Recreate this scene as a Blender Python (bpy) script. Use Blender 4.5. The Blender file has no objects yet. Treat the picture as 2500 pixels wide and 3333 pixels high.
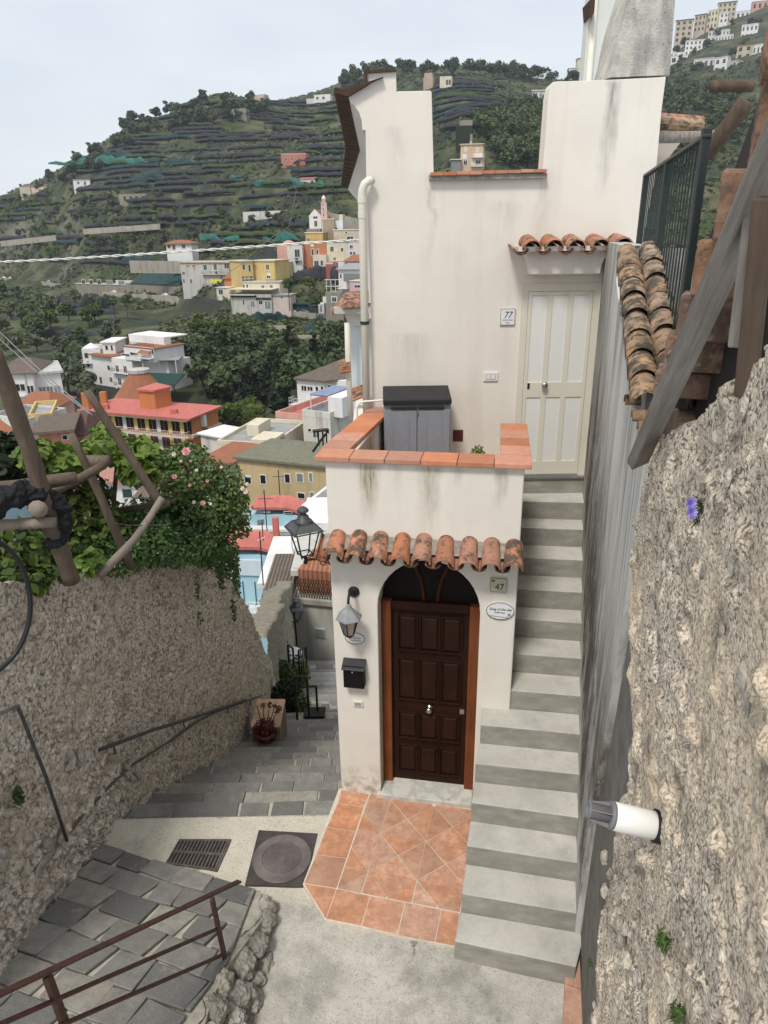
import bpy, math, random
import numpy as np
from mathutils import Vector, Matrix
R_ = random.Random(7)
sc = bpy.context.scene
COL = sc.collection
# ------------------------------------------------------------------ camera, sky, sun, exposure
FOC, CX, CY = 2310.0, 1250.0, 1666.5          # the photograph's own pixel frame is 2500 x 3333
PITCH = math.atan((CY - 760.0) / FOC); ROLL = 0.014
cam_d = bpy.data.cameras.new('camera'); cam = bpy.data.objects.new('camera', cam_d); COL.objects.link(cam)
cam_d.sensor_fit = 'HORIZONTAL'; cam_d.sensor_width = 36.0; cam_d.lens = FOC / 2500.0 * 36.0
cam_d.clip_start = 0.05; cam_d.clip_end = 6000
cam.matrix_world = Matrix.Rotation(math.pi / 2 - PITCH, 4, 'X') @ Matrix.Rotation(-ROLL, 4, 'Z')
sc.camera = cam
w = bpy.data.worlds.new('World'); sc.world = w; w.use_nodes = True
wn, wl = w.node_tree.nodes, w.node_tree.links; wn.clear()
SUN_EL, SUN_AZ = math.radians(57), math.radians(205)   # azimuth measured from +Y towards +X: behind the camera, to its left
sky = wn.new('ShaderNodeTexSky'); sky.sky_type = 'NISHITA'; sky.sun_disc = False
sky.sun_elevation = SUN_EL; sky.sun_rotation = SUN_AZ; sky.air_density = 1.0; sky.dust_density = 3.0
tcw = wn.new('ShaderNodeTexCoord'); nzw = wn.new('ShaderNodeTexNoise'); nzw.inputs['Scale'].default_value = 2.6; nzw.inputs['Detail'].default_value = 5
mpw = wn.new('ShaderNodeMapping'); mpw.inputs['Scale'].default_value = (1, 1, 3.5)
wl.new(tcw.outputs['Generated'], mpw.inputs[0]); wl.new(mpw.outputs[0], nzw.inputs['Vector'])
rpw = wn.new('ShaderNodeValToRGB'); rpw.color_ramp.elements[0].position = .3; rpw.color_ramp.elements[1].position = .72
rpw.color_ramp.elements[0].color = (4.1, 4.4, 4.75, 1); rpw.color_ramp.elements[1].color = (5.2, 5.4, 5.6, 1)   # the cloud layer
wl.new(nzw.outputs[0], rpw.inputs[0])
mxw = wn.new('ShaderNodeMix'); mxw.data_type = 'RGBA'; mxw.inputs[0].default_value = .86
wl.new(sky.outputs[0], mxw.inputs[6]); wl.new(rpw.outputs[0], mxw.inputs[7])
bgw = wn.new('ShaderNodeBackground'); bgw.inputs[1].default_value = 0.1; wow = wn.new('ShaderNodeOutputWorld')
wl.new(mxw.outputs[2], bgw.inputs[0]); wl.new(bgw.outputs[0], wow.inputs[0])
sl = bpy.data.lights.new('sun', 'SUN'); sl.energy = 1.5; sl.angle = math.radians(11); sl.color = (1, .95, .88)
so = bpy.data.objects.new('sun', sl); COL.objects.link(so)
sd = Vector((math.sin(SUN_AZ) * math.cos(SUN_EL), math.cos(SUN_AZ) * math.cos(SUN_EL), math.sin(SUN_EL)))
so.rotation_euler = (-sd).to_track_quat('-Z', 'Y').to_euler(); so.location = sd * 60
vs = sc.view_settings; vs.view_transform = 'Standard'; vs.look = 'None'; vs.gamma = 1; vs.use_curve_mapping = False
vs.exposure = 0.92
# ------------------------------------------------------------------ survey: where a sight line meets a distance, a level or a wall
_c, _s = math.cos(ROLL), math.sin(ROLL); _ct, _st = math.cos(PITCH), math.sin(PITCH)
def ray(x, y):
    u = (x - CX) / FOC; v = (CY - y) / FOC
    u, v = u * _c + v * _s, v * _c - u * _s
    return np.array([u, _ct + v * _st, -_st + v * _ct])
def aY(x, y, Y): d = ray(x, y); return d * (Y / d[1])
def aZ(x, y, Z): d = ray(x, y); return d * (Z / d[2])
class Wall:                                     # an upright plane through plan point p, running along angle a
    def __init__(s, p, q):
        s.o = np.array(p[:2], float); t = np.array(q[:2], float) - s.o; s.L = float(np.hypot(*t)); s.t = t / s.L
        s.n = np.array([s.t[1], -s.t[0]])       # right-hand normal; towards the camera when t runs left to right
    def hit(s, x, y, off=0.0):                  # -> (along, z)
        d = ray(x, y); k = (s.n @ s.o + off) / (s.n @ d[:2]); p = d * k
        return float((p[:2] - s.o) @ s.t), float(p[2])
    def at(s, a, z, off=0.0): p = s.o + s.t * a + s.n * off; return np.array([p[0], p[1], z])
    def frame(s): return Matrix(((s.t[0], s.n[0], 0, s.o[0]), (s.t[1], s.n[1], 0, s.o[1]), (0, 0, 1, 0), (0, 0, 0, 1)))
# ------------------------------------------------------------------ numpy noise
def _h(i, j, k, s):
    n = (i * 374761393 + j * 668265263 + k * 2147483647 * 3 + s * 974634777) & 0xffffffff
    n = ((n ^ (n >> 13)) * 1274126177) & 0xffffffff
    return ((n ^ (n >> 16)) & 0xffff) / 65535.0
def vnoise(P, sc_=1.0, seed=0):
    P = np.asarray(P, float) * sc_; I = np.floor(P).astype(np.int64); f = P - I; f = f * f * (3 - 2 * f)
    r = 0
    for a in (0, 1):
        wa = f[..., 0] if a else 1 - f[..., 0]
        for b in (0, 1):
            wb = f[..., 1] if b else 1 - f[..., 1]
            for c in (0, 1):
                wc = f[..., 2] if c else 1 - f[..., 2]
                r = r + wa * wb * wc * _h(I[..., 0] + a, I[..., 1] + b, I[..., 2] + c, seed)
    return r * 2 - 1
def fbm(P, sc_=1.0, o=4, seed=0, g=.5):
    r = 0; A = 1
    for i in range(o): r = r + A * vnoise(P, sc_ * 2 ** i, seed + i); A *= g
    return r
# ------------------------------------------------------------------ mesh building
class MB:
    def __init__(s): s.v = []; s.f = []
    def add(s, V, F):
        o = len(s.v); s.v += [tuple(map(float, p)) for p in V]; s.f += [tuple(i + o for i in q) for q in F]; return s
    def box(s, c, e, rz=0.0, M=None):           # centre, full extents
        V = [(x * e[0] / 2, y * e[1] / 2, z * e[2] / 2) for x in (-1, 1) for y in (-1, 1) for z in (-1, 1)]
        ca, sa = math.cos(rz), math.sin(rz)
        V = [(c[0] + x * ca - y * sa, c[1] + x * sa + y * ca, c[2] + z) for x, y, z in V]
        if M is not None: V = [tuple(M @ Vector(p)) for p in V]
        return s.add(V, [(0, 1, 3, 2), (4, 6, 7, 5), (0, 4, 5, 1), (2, 3, 7, 6), (0, 2, 6, 4), (1, 5, 7, 3)])
    def tube(s, pts, r, n=8, caps=True):
        pts = [Vector(p) for p in pts]; m = len(pts); rr = r if hasattr(r, '__len__') else [r] * m
        V = []; up = Vector((0, 0, 1)); prev = None
        for i, p in enumerate(pts):
            t = (pts[min(i + 1, m - 1)] - pts[max(i - 1, 0)]).normalized()
            if prev is None:
                a = t.cross(up if abs(t.z) < .95 else Vector((1, 0, 0))).normalized()
            else:
                a = (prev - t * prev.dot(t)).normalized()
            prev = a; b = t.cross(a)
            for k in range(n):
                q = 2 * math.pi * k / n; V.append(p + (a * math.cos(q) + b * math.sin(q)) * rr[i])
        F = [(i * n + k, i * n + (k + 1) % n, (i + 1) * n + (k + 1) % n, (i + 1) * n + k) for i in range(m - 1) for k in range(n)]
        if caps: F += [tuple(range(n))[::-1], tuple(range((m - 1) * n, m * n))]
        return s.add(V, F)
    def lathe(s, prof, c=(0, 0, 0), n=16, M=None):   # (r, z) profile
        V = []; m = len(prof)
        for r, z in prof:
            for k in range(n):
                q = 2 * math.pi * (k + .5) / n; V.append((c[0] + r * math.cos(q), c[1] + r * math.sin(q), c[2] + z))
        if M is not None: V = [tuple(M @ Vector(p)) for p in V]
        F = [(i * n + k, i * n + (k + 1) % n, (i + 1) * n + (k + 1) % n, (i + 1) * n + k) for i in range(m - 1) for k in range(n)]
        return s.add(V, F + [tuple(range(n))[::-1], tuple(range((m - 1) * n, m * n))])
    def prism(s, poly, A, B):                   # a polygon (list of 3-D points) from offset vector A to offset vector B
        n = len(poly); V = [np.array(p) + A for p in poly] + [np.array(p) + B for p in poly]
        return s.add(V, [tuple(range(n))[::-1], tuple(range(n, 2 * n))] + [(i, (i + 1) % n, n + (i + 1) % n, n + i) for i in range(n)])
    def grid(s, G):
        nu, nv = G.shape[:2]; return s.add(G.reshape(-1, 3), [(i * nv + j, (i + 1) * nv + j, (i + 1) * nv + j + 1, i * nv + j + 1) for i in range(nu - 1) for j in range(nv - 1)])
def plain(n): return n
def link(name, me, mat, parent=None, smooth=False, bevel=0):
    if isinstance(me, MB):
        m = bpy.data.meshes.new(name); m.from_pydata(me.v, [], me.f)
        m.validate(); me = m
        if smooth:
            m.polygons.foreach_set('use_smooth', [True] * len(m.polygons))
    if mat is not None and not me.materials: me.materials.append(mat)
    o = bpy.data.objects.new(name, me); COL.objects.link(o)
    if bevel:
        b = o.modifiers.new('edge', 'BEVEL'); b.width = bevel; b.segments = 2; b.limit_method = 'ANGLE'; b.angle_limit = math.radians(40)
    if parent is not None: adopt(o, parent)
    return o
def adopt(o, parent):
    o.parent = parent; o.matrix_parent_inverse = WM(parent).inverted()
def WM(o):
    m = Matrix.LocRotScale(o.location, o.rotation_euler, o.scale)
    return (WM(o.parent) @ o.matrix_parent_inverse @ m) if o.parent else m
def bigmesh(name, V, F, mat, parent=None, smooth=False):      # numpy arrays, all faces with the same corner count
    me = bpy.data.meshes.new(name); V = np.asarray(V, np.float32).reshape(-1, 3); F = np.asarray(F, np.int32); k = F.shape[1]
    me.vertices.add(len(V)); me.vertices.foreach_set('co', V.ravel()); me.loops.add(F.size); me.loops.foreach_set('vertex_index', F.ravel())
    me.polygons.add(len(F)); me.polygons.foreach_set('loop_start', np.arange(0, F.size, k, dtype=np.int32)); me.polygons.foreach_set('loop_total', np.full(len(F), k, np.int32))
    if smooth: me.polygons.foreach_set('use_smooth', np.ones(len(F), bool))
    me.update(); me.validate(); return link(name, me, mat, parent)
def sheet(name, G, mat, parent=None, smooth=True):
    nu, nv = G.shape[:2]; i, j = np.meshgrid(np.arange(nu - 1), np.arange(nv - 1), indexing='ij'); a = (i * nv + j).ravel()
    return bigmesh(name, G.reshape(-1, 3), np.stack([a, a + nv, a + nv + 1, a + 1], 1), mat, parent, smooth)
def tag(o, label=None, cat=None, group=None, kind=None):
    if label: o['label'] = label
    if cat: o['category'] = cat
    if group: o['group'] = group
    if kind: o['kind'] = kind
    return o
def thing(name, label, cat, loc=(0, 0, 0), group=None, rz=0.0):
    o = bpy.data.objects.new(name, None); COL.objects.link(o); o.location = tuple(map(float, loc)); o.rotation_euler = (0, 0, rz); o.empty_display_size = .1
    return tag(o, label, cat, group)
def clone(o, loc=None, rz=None, scale=None, parent=None, label=None):
    c = o.copy(); COL.objects.link(c)
    if parent is not None: c.parent = parent
    if loc is not None: c.location = tuple(map(float, loc))
    if rz is not None: c.rotation_euler = (0, 0, rz)
    if scale is not None: c.scale = scale if hasattr(scale, '__len__') else (scale,) * 3
    if label: c['label'] = label
    for ch in list(o.children): clone(ch, parent=c)
    return c
# ------------------------------------------------------------------ materials
class NT:
    def __init__(s, name):
        s.m = bpy.data.materials.new(name); s.m.use_nodes = True; s.t = s.m.node_tree; s.b = s.t.nodes['Principled BSDF']
        g = s.t.nodes.new('ShaderNodeNewGeometry'); s.P = g.outputs['Position']; s.N = g.outputs['Normal']
    def lk(s, a, b):
        if isinstance(a, (int, float)): b.default_value = a
        elif isinstance(a, (tuple, list)): b.default_value = tuple(a) + ((1,) if len(a) == 3 and b.type == 'RGBA' else ())
        else: s.t.links.new(a, b)
    def math(s, op, a, b=0.0, c=False):
        n = s.t.nodes.new('ShaderNodeMath'); n.operation = op; n.use_clamp = c; s.lk(a, n.inputs[0]); s.lk(b, n.inputs[1]); return n.outputs[0]
    def scl(s, v, k):
        n = s.t.nodes.new('ShaderNodeVectorMath'); n.operation = 'MULTIPLY'; s.lk(v, n.inputs[0]); n.inputs[1].default_value = k if hasattr(k, '__len__') else (k,) * 3; return n.outputs[0]
    def noise(s, k, d=4, r=.55, v=None, off=0):
        n = s.t.nodes.new('ShaderNodeTexNoise'); q = s.scl(v or s.P, k)
        if off:
            a = s.t.nodes.new('ShaderNodeVectorMath'); s.lk(q, a.inputs[0]); a.inputs[1].default_value = (off, off, off); q = a.outputs[0]
        s.lk(q, n.inputs['Vector']); n.inputs['Scale'].default_value = 1; n.inputs['Detail'].default_value = d; n.inputs['Roughness'].default_value = r; return n.outputs[0]
    def voro(s, k, f='F1', rnd=1.0):
        n = s.t.nodes.new('ShaderNodeTexVoronoi'); n.feature = f; s.lk(s.scl(s.P, k), n.inputs['Vector']); n.inputs['Scale'].default_value = 1; n.inputs['Randomness'].default_value = rnd; return n.outputs
    def ramp(s, f, *st):
        n = s.t.nodes.new('ShaderNodeValToRGB'); e = n.color_ramp.elements
        while len(e) < len(st): e.new(.5)
        for i, (p, c) in enumerate(st): e[i].position = p; e[i].color = (tuple(c) + (1,)) if hasattr(c, '__len__') else (c, c, c, 1)
        s.lk(f, n.inputs[0]); return n.outputs[0]
    def mix(s, f, a, b, mode='MIX'):
        n = s.t.nodes.new('ShaderNodeMix'); n.data_type = 'RGBA'; n.blend_type = mode; s.lk(f, n.inputs[0]); s.lk(a, n.inputs[6]); s.lk(b, n.inputs[7]); return n.outputs[2]
    def xyz(s, v=None):
        n = s.t.nodes.new('ShaderNodeSeparateXYZ'); s.lk(v or s.P, n.inputs[0]); return n.outputs
    def rnd(s): return s.t.nodes.new('ShaderNodeObjectInfo').outputs['Random']
    def hsv(s, c, h=.5, sat=1.0, v=1.0):
        n = s.t.nodes.new('ShaderNodeHueSaturation'); s.lk(c, n.inputs['Color']); s.lk(h, n.inputs['Hue']); s.lk(sat, n.inputs['Saturation']); s.lk(v, n.inputs['Value']); return n.outputs[0]
    def mr(s, x, a, b, c=0.0, d=1.0):
        n = s.t.nodes.new('ShaderNodeMapRange'); s.lk(x, n.inputs[0])
        for i, q in enumerate((a, b, c, d)): n.inputs[i + 1].default_value = q
        return n.outputs[0]
    def out(s, c, rough=.85, bump=None, bs=.3, dist=.02, metal=0.0, spec=.3):
        s.lk(c, s.b.inputs['Base Color']); s.lk(rough, s.b.inputs['Roughness']); s.b.inputs['Metallic'].default_value = metal; s.b.inputs['Specular IOR Level'].default_value = spec
        if bump is not None:
            n = s.t.nodes.new('ShaderNodeBump'); n.inputs['Strength'].default_value = bs; n.inputs['Distance'].default_value = dist; s.lk(bump, n.inputs['Height']); s.t.links.new(n.outputs[0], s.b.inputs['Normal'])
        return s.m
_simple = {}
def mat(name, a, b=None, k=3.0, rough=.8, bs=.25, bk=60.0, metal=0.0, rv=0.0, spec=.3, dist=.01):
    if name in _simple: return _simple[name]
    t = NT(name); b = b or tuple(x * .72 for x in a)
    c = t.mix(t.ramp(t.noise(k, 5, .6), (.34, 0.0), (.68, 1.0)), a, b)
    if rv: c = t.hsv(c, v=t.mr(t.rnd(), 0, 1, 1 - rv, 1 + rv), sat=t.mr(t.math('FRACT', t.math('MULTIPLY', t.rnd(), 7.31)), 0, 1, 1 - rv * .6, 1 + rv * .6))
    _simple[name] = t.out(c, rough, t.noise(bk, 4), bs, dist, metal, spec); return _simple[name]
def wood(name, a, b, k=18.0, rough=.75):
    t = NT(name); tc = t.t.nodes.new('ShaderNodeTexCoord').outputs['Object']
    g = t.noise((k, k, k * .1), 6, .7, v=tc); c = t.mix(t.ramp(g, (.3, 0.0), (.7, 1.0)), a, b); c = t.mix(t.ramp(t.noise(3.0, 3), (.35, .6), (.7, 0.0)), c, tuple(x * .45 for x in a))
    return t.out(c, rough, t.noise((k * 2.2, k * 2.2, k * .2), 5, v=tc), .5, .01, spec=.12)
# ------------------------------------------------------------------ shared materials of the near scene
def plaster(name, a, streaks=(), top=0.0, damp=None, grime=.25, vert=.5):
    t = NT(name); c = t.mix(t.ramp(t.noise(1.4, 5, .6), (.3, 0.0), (.75, 1.0)), a, tuple(x * .9 for x in a))
    c = t.mix(t.math('MULTIPLY', t.ramp(t.noise((5, 5, .35), 5, .65), (.5, 0.0), (.8, 1.0)), vert), c, (a[0] * .55, a[1] * .54, a[2] * .5))
    c = t.mix(t.math('MULTIPLY', t.ramp(t.noise(7, 6, .7), (.5, 0.0), (.85, 1.0)), grime), c, (a[0] * .5, a[1] * .48, a[2] * .42))
    X, Y, Z = t.xyz()
    for (x0, wd, zt, ln, colr, am) in streaks:
        q = t.math('ADD', X, t.math('MULTIPLY', t.math('SUBTRACT', t.noise((2.0, 2.0, 2.6), 3, .6, off=x0 * 7), .5), .22))
        m = t.mr(t.math('ABSOLUTE', t.math('SUBTRACT', q, x0)), wd, wd * .15)
        z = t.math('SUBTRACT', zt, Z); f = t.math('MULTIPLY', t.mr(z, -.01, .04), t.mr(z, ln, ln * .2))
        m = t.math('MULTIPLY', t.math('MULTIPLY', m, f), t.ramp(t.noise((26, 26, 3.0), 5, .7, off=x0), (.32, 0.15), (.62, 1.0)))
        c = t.mix(t.math('MULTIPLY', m, am, True), c, colr)
    if damp:                                    # (z of the ground, height) rising dirt
        m = t.math('MULTIPLY', t.mr(Z, damp[0] + damp[1], damp[0]), t.ramp(t.noise(9, 5, .7), (.42, 0.0), (.62, 1.0)))
        c = t.mix(t.math('MULTIPLY', m, .75), c, (.2, .17, .12))
    return t.out(c, .9, t.math('ADD', t.noise(150, 3), t.math('MULTIPLY', t.noise(35, 3), .7)), .28, .008)
CREAM = (.73, .69, .615)
def terracotta(name, a=(.43, .165, .085), dark=.5, b=(.52, .235, .13), lich=(.075, .062, .05)):
    t = NT(name); r = t.rnd()
    c = t.mix(t.ramp(t.noise(6, 5, .65), (.35, 0.0), (.65, 1.0)), a, b); c = t.hsv(c, v=t.mr(r, 0, 1, .78, 1.2), sat=t.mr(t.math('FRACT', t.math('MULTIPLY', r, 5.7)), 0, 1, .8, 1.1))
    k = t.math('ADD', t.noise(11, 6, .72), t.math('MULTIPLY', t.math('SUBTRACT', r, .5), .12))
    c = t.mix(t.math('MULTIPLY', t.ramp(k, (.45, 0.0), (.58, 1.0)), dark), c, lich)
    c = t.mix(t.math('MULTIPLY', t.ramp(t.noise(23, 4, .6, off=9), (.62, 0.0), (.7, 1.0)), .35 * dark), c, (.55, .45, .33))
    return t.out(c, .88, t.noise(70, 5, .6), .45, .006)
M_tile = terracotta('roof_tile_clay', (.40, .165, .095), dark=.95, b=(.47, .225, .135)); M_tile_old = terracotta('old_roof_tile_clay', (.24, .155, .10), 1.0, (.42, .28, .17), (.07, .06, .045))
M_cop = terracotta('coping_clay', (.46, .185, .105), .12, (.5, .22, .125)); M_floor = terracotta('floor_tile_clay', (.47, .23, .14), .42, (.58, .33, .21), (.27, .13, .08))
M_iron = mat('black_iron', (.012, .013, .014), (.02, .02, .02), 20, .5, .2, 80); M_wht = mat('white_enamel', (.7, .7, .68), (.62, .62, .6), 4, .35)
M_blackp = mat('black_print', (.01, .01, .011), k=3, rough=.6)
t = NT('glass'); t.b.inputs['Transmission Weight'].default_value = .9; t.b.inputs['Roughness'].default_value = .08; t.b.inputs['Base Color'].default_value = (.75, .78, .78, 1); M_glass = t.m
M_dark = mat('dark_glass', (.012, .014, .016), k=2, rough=.12, bs=0, spec=.5)
def arc_tile(r0, r1, L, th=.014, n=9, a0=0.0, a1=math.pi, up=1, rim=True):       # a clay barrel tile, axis +Y, arch over +Z (or a trough when up = -1)
    m = MB(); V = []
    for rr in (0, th):
        for y, r in ((0, r0), (L / 2, (r0 + r1) / 2), (L, r1)):
            for k in range(n):
                q = a0 + (a1 - a0) * k / (n - 1); V.append((math.cos(q) * (r - rr), y, up * math.sin(q) * (r - rr)))
    F = []
    for s_ in (0, 3):
        for i in range(2):
            for k in range(n - 1): a = (s_ + i) * n + k; F.append((a, a + 1, a + n + 1, a + n))
    for i in (0, 2):
        for k in range(n - 1): a = i * n + k; F.append((a, a + 1, a + 3 * n + 1, a + 3 * n))
    for i in range(2):
        for k in (0, n - 1): a = i * n + k; F.append((a, a + n, a + 4 * n, a + 3 * n))
    m.add(V, F); return m
ME = {}
def tile_me(key, **k):
    if key not in ME:
        o = link('roof_tile', arc_tile(**k), None, smooth=True); ME[key] = o.data; bpy.data.objects.remove(o)
    return ME[key]
def put(name, me, mat_, M, parent):
    o = bpy.data.objects.new(name, me); COL.objects.link(o)
    if not me.materials: me.materials.append(mat_)
    l, r, s_ = M.decompose(); o.location = l; o.rotation_euler = r.to_euler(); o.scale = s_
    o.parent = parent; o.matrix_parent_inverse = WM(parent).inverted(); return o
# ------------------------------------------------------------------ the levels, read off the photograph
YF = 7.9; ZT = float(aY(1830, 1545, YF)[2]); HS = .21; G0 = ZT - 14 * HS
NOSE = [((1705, 1631), (1900, 1635.6)), ((1697.7, 1717), (1900, 1723.5)), ((1691.6, 1814), (1899.5, 1823)), ((1685, 1916.6), (1900, 1928.6)), ((1678.6, 2013.6), (1896.7, 2028)),
        ((1673.5, 2127.5), (1898, 2143.8)), ((1575, 2240), (1895, 2265.8)), ((1564.6, 2359), (1894.8, 2390)), ((1547.6, 2485), (1892.6, 2521)), ((1534.5, 2612), (1890.8, 2662)),
        ((1519.3, 2752.6), (1884.6, 2808.7)), ((1503, 2909), (1876.7, 2972)), ((1480, 3063), (1841.6, 3139.6)), ((1477, 3136), (1836, 3206))]
ST = [(aZ(*l, ZT - (i + 1) * HS), aZ(*r, ZT - (i + 1) * HS)) for i, (l, r) in enumerate(NOSE)]
PL = aZ(1112, 2577, G0); _pr = ST[6][0]; _q = aZ(1534, 2600, G0)
ang = math.radians(10.0); PORCH = Wall(PL, PL[:2] + 1.75 * np.array([math.cos(ang), -math.sin(ang)])); PA = -ang
P_ = lambda x, y, off=0.0: PORCH.at(*PORCH.hit(x, y, off), off)
ph = PORCH.hit
aR = ph(1688, 1850)[0]; zC = (ph(1040, 1492)[1] + ph(1707, 1528)[1]) / 2          # right end of the porch front, underside of the coping
# ------------------------------------------------------------------ the house
house = thing('house', 'cream plastered house with an arched brown door below and a beige panelled door above', 'house', PL)
sx = [P_(1195, 1600)[0], P_(1400, 1600)[0], P_(1628, 1600)[0], P_(1290, 1600)[0], P_(1490, 1600)[0]]
OCH = (.17, .115, .045); GRY = (.17, .16, .14)
M_porch = plaster('porch_plaster', CREAM, [(sx[0], .10, zC, .62, OCH, .95), (sx[1], .13, zC, .75, (.2, .16, .1), .72), (sx[2], .07, zC, .42, GRY, .7), (sx[3], .05, zC, .3, GRY, .35), (sx[4], .07, zC, .22, GRY, .5)], damp=(G0 + .05, .38), grime=.12, vert=.14)
fx = lambda x: aY(x, 500, YF)[0]
M_fac = plaster('facade_plaster', (.73, .685, .61), [(fx(1972), .10, 1.36, 1.15, (.2, .19, .185), .8), (fx(1405), .05, .45, .9, GRY, .35), (fx(1770), .10, .5, .9, (.36, .32, .26), .45), (fx(1290), .12, 1.0, .6, GRY, .25), (fx(1640), .2, .3, .5, GRY, .2), (fx(1340), .3, -1.0, .6, GRY, .25)], grime=.1, vert=.22)
# upper facade: one outline with the notch of the roof terrace
pts = [(1213, 1345), (1205, 900), (1192.6, 595), (1190, 424), (1180, 424), (1177, 391), (1169, 367), (1152, 343), (1140, 334), (1134, 312), (1190, 281), (1195, 233), (1289, 229), (1291, 300), (1294, 297), (1401, 295), (1405, 300), (1412, 566),
       (1767, 552), (1785, 316), (1790, 285), (1797, 269), (1808, 265), (1971, 260), (2168, 250), (2153, 365), (2135, 568), (2090, 800)]
out = [aY(x, y, YF) for x, y in pts]
out = [np.array([p[0], YF, p[2]]) for p in out]
out[0][2] = ZT - .1; out.append(np.array([out[-1][0], YF, ZT - .1]))
link('facade', MB().prism(out, np.zeros(3), np.array([0, .24, 0])), M_fac, house, bevel=.012)
xl, xr = out[0][0], out[-1][0]
# notch ledge
a, b = aY(1400, 568, YF), aY(1775, 556, YF)
m = MB()
for i in range(9):
    u0, u1 = i / 9, (i + 1) / 9; p = a + (b - a) * (u0 + u1) / 2; ww = (b[0] - a[0]) / 9 - .004
    o = link('ledge_tile', MB().box((p[0], YF + .1, p[2] + .003 * R_.uniform(-1, 1)), (ww, .36, .03)), M_cop, house)
m.box(((a[0] + b[0]) / 2, YF + .1, (a[2] + b[2]) / 2 - .04), (b[0] - a[0] + .02, .32, .045))
link('ledge_bed', m, mat('old_mortar', (.30, .27, .22), (.14, .12, .1), 14, .9, .5, 50), house)
# tapered rough chimney on the right shoulder
cp = [aY(x, y, YF + .12) for x, y in ((1972, 258), (1990, 195), (2008, 108), (2039, 0), (2060, -60), (2198, -60), (2186, 0), (2168, 250))]
t = NT('rough_render'); c = t.mix(t.ramp(t.noise(5, 6, .7), (.38, 0.0), (.62, 1.0)), (.42, .40, .355), (.60, .575, .51)); c = t.mix(t.ramp(t.noise((5, 5, 1.4), 4, .6, off=4), (.52, 0.0), (.68, .75)), c, (.27, .265, .25)); c = t.mix(t.ramp(t.noise(34, 4, .6), (.63, 0.0), (.7, .8)), c, (.07, .066, .06))
M_rough = t.out(c, .95, t.math('ADD', t.noise(30, 5, .7), t.noise(90, 3)), .7, .02)
link('chimney', MB().prism(cp, np.array([0, -.095, 0]), np.array([0, .5, 0])), M_rough, house)
# body behind the facade and the terrace deck below the notch
m = MB(); m.box(((xl + xr) / 2 + .02, YF + 3.4, -3.4), (xr - xl - .1, 6.4, 6.9)); link('body', m, M_fac, house)
# the left flank: cove and eaves that run away from the camera
zE = float(aY(1134, 312, YF)[2])
e0, e1, e2 = np.array([out[9][0], YF, zE]), aZ(1172, 490, zE * .99), aZ(1133, 615, zE * .97)
f0, f1, f2 = aY(1088, 303, YF), aZ(1125, 485, zE), aZ(1110, 605, zE)
q0, q1, q2 = [np.array([e[0] + .42, e[1], 0]) for e in (e0, e1, e2)]
fl = MB()
for (A, B, qa, qb) in ((e0, e1, q0, q1), (e1, e2, q1, q2)):
    prof = [(0.0, 0.0), (.03, -.05), (.12, -.16), (.26, -.3), (.36, -.48), (.4, -.75), (.42, -.8), (.42, -7.0)]
    N = 8; Gd = np.array([[A + (B - A) * (i / N) + np.array([px_, 0, pz]) for px_, pz in prof] for i in range(N + 1)]); fl.grid(Gd)
o = link('flank_wall', fl, M_fac, house)
sm = o.modifiers.new('thick', 'SOLIDIFY'); sm.thickness = .04; sm.offset = -1
M_eave = mat('eave_underside', (.085, .045, .032), (.05, .03, .022), 9, .9, .5, 30)
ev = MB()
for (A, B, C_, D_) in ((f0, f1, e0, e1), (f1, f2, e1, e2)):
    N = 22
    for i in range(N):
        u0, u1 = i / N, (i + .86) / N; z_ = .012 * (i % 2)
        q = [A + (B - A) * u0, A + (B - A) * u1, C_ + (D_ - C_) * u1, C_ + (D_ - C_) * u0]
        ev.prism([p + np.array([0, 0, z_]) for p in q], np.zeros(3), np.array([0, 0, .05]))
o = link('eave_tiles', ev, M_eave, house); o['kind'] = 'stuff'
# gable verge: dark tile edge over the stepped gable top
vp = [aY(x, y, YF - .06) for x, y in ((1087, 300), (1190, 268), (1247, 250), (1215, 263), (1190, 280), (1134, 313))]
link('verge', MB().prism(vp, np.zeros(3), np.array([0, .35, 0])), M_eave, house)
vp = [aY(x, y, YF - .03) for x, y in ((1186, 233), (1192, 227), (1289, 225), (1289, 232), (1196, 237), (1197, 268), (1186, 270))]
link('gable_cap', MB().prism(vp, np.zeros(3), np.array([0, .3, 0])), M_eave, house)
# ------------------------------------------------------------------ porch block
oL, oR = ph(1229, 1958)[0], ph(1564, 1963)[0]; zS = (ph(1229, 1985)[1] + ph(1564, 1990)[1]) / 2; zA = ph(1400, 1826)[1]; zB = G0 - .05
am = (oL + oR) / 2; hw = (oR - oL) / 2
poly = [(0, zB), (-.02, zC), (aR, zC), (aR, zB), (oR, zB), (oR, zS)] + [(am + hw * math.cos(q), zS + (zA - zS) * math.sin(q)) for q in np.linspace(0, math.pi, 19)[1:-1]] + [(oL, zS), (oL, zB)]
F3 = [PORCH.at(a_, z_) for a_, z_ in poly]; nin = np.array([-PORCH.n[0], -PORCH.n[1], 0])
link('porch_wall', MB().prism(F3, np.zeros(3), nin * .30), M_porch, house, bevel=.012)
bL = PORCH.at(0.0, 0, -.30); bR = PORCH.at(aR, 0, -.30)
def strip(p, q, z0, z1, th):                    # an upright slab between plan points p and q
    p, q = np.array(p[:2]), np.array(q[:2]); d = (q - p) / np.hypot(*(q - p)); n = np.array([d[1], -d[0]]) * th
    return [np.array([*p, z0]), np.array([*q, z0]), np.array([*(q + n), z0]), np.array([*(p + n), z0])], z1 - z0
def slab(p, q, z0, z1, th, m): P, h = strip(p, q, z0, z1, th); return m.prism(P, np.zeros(3), np.array([0, 0, h]))
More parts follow.
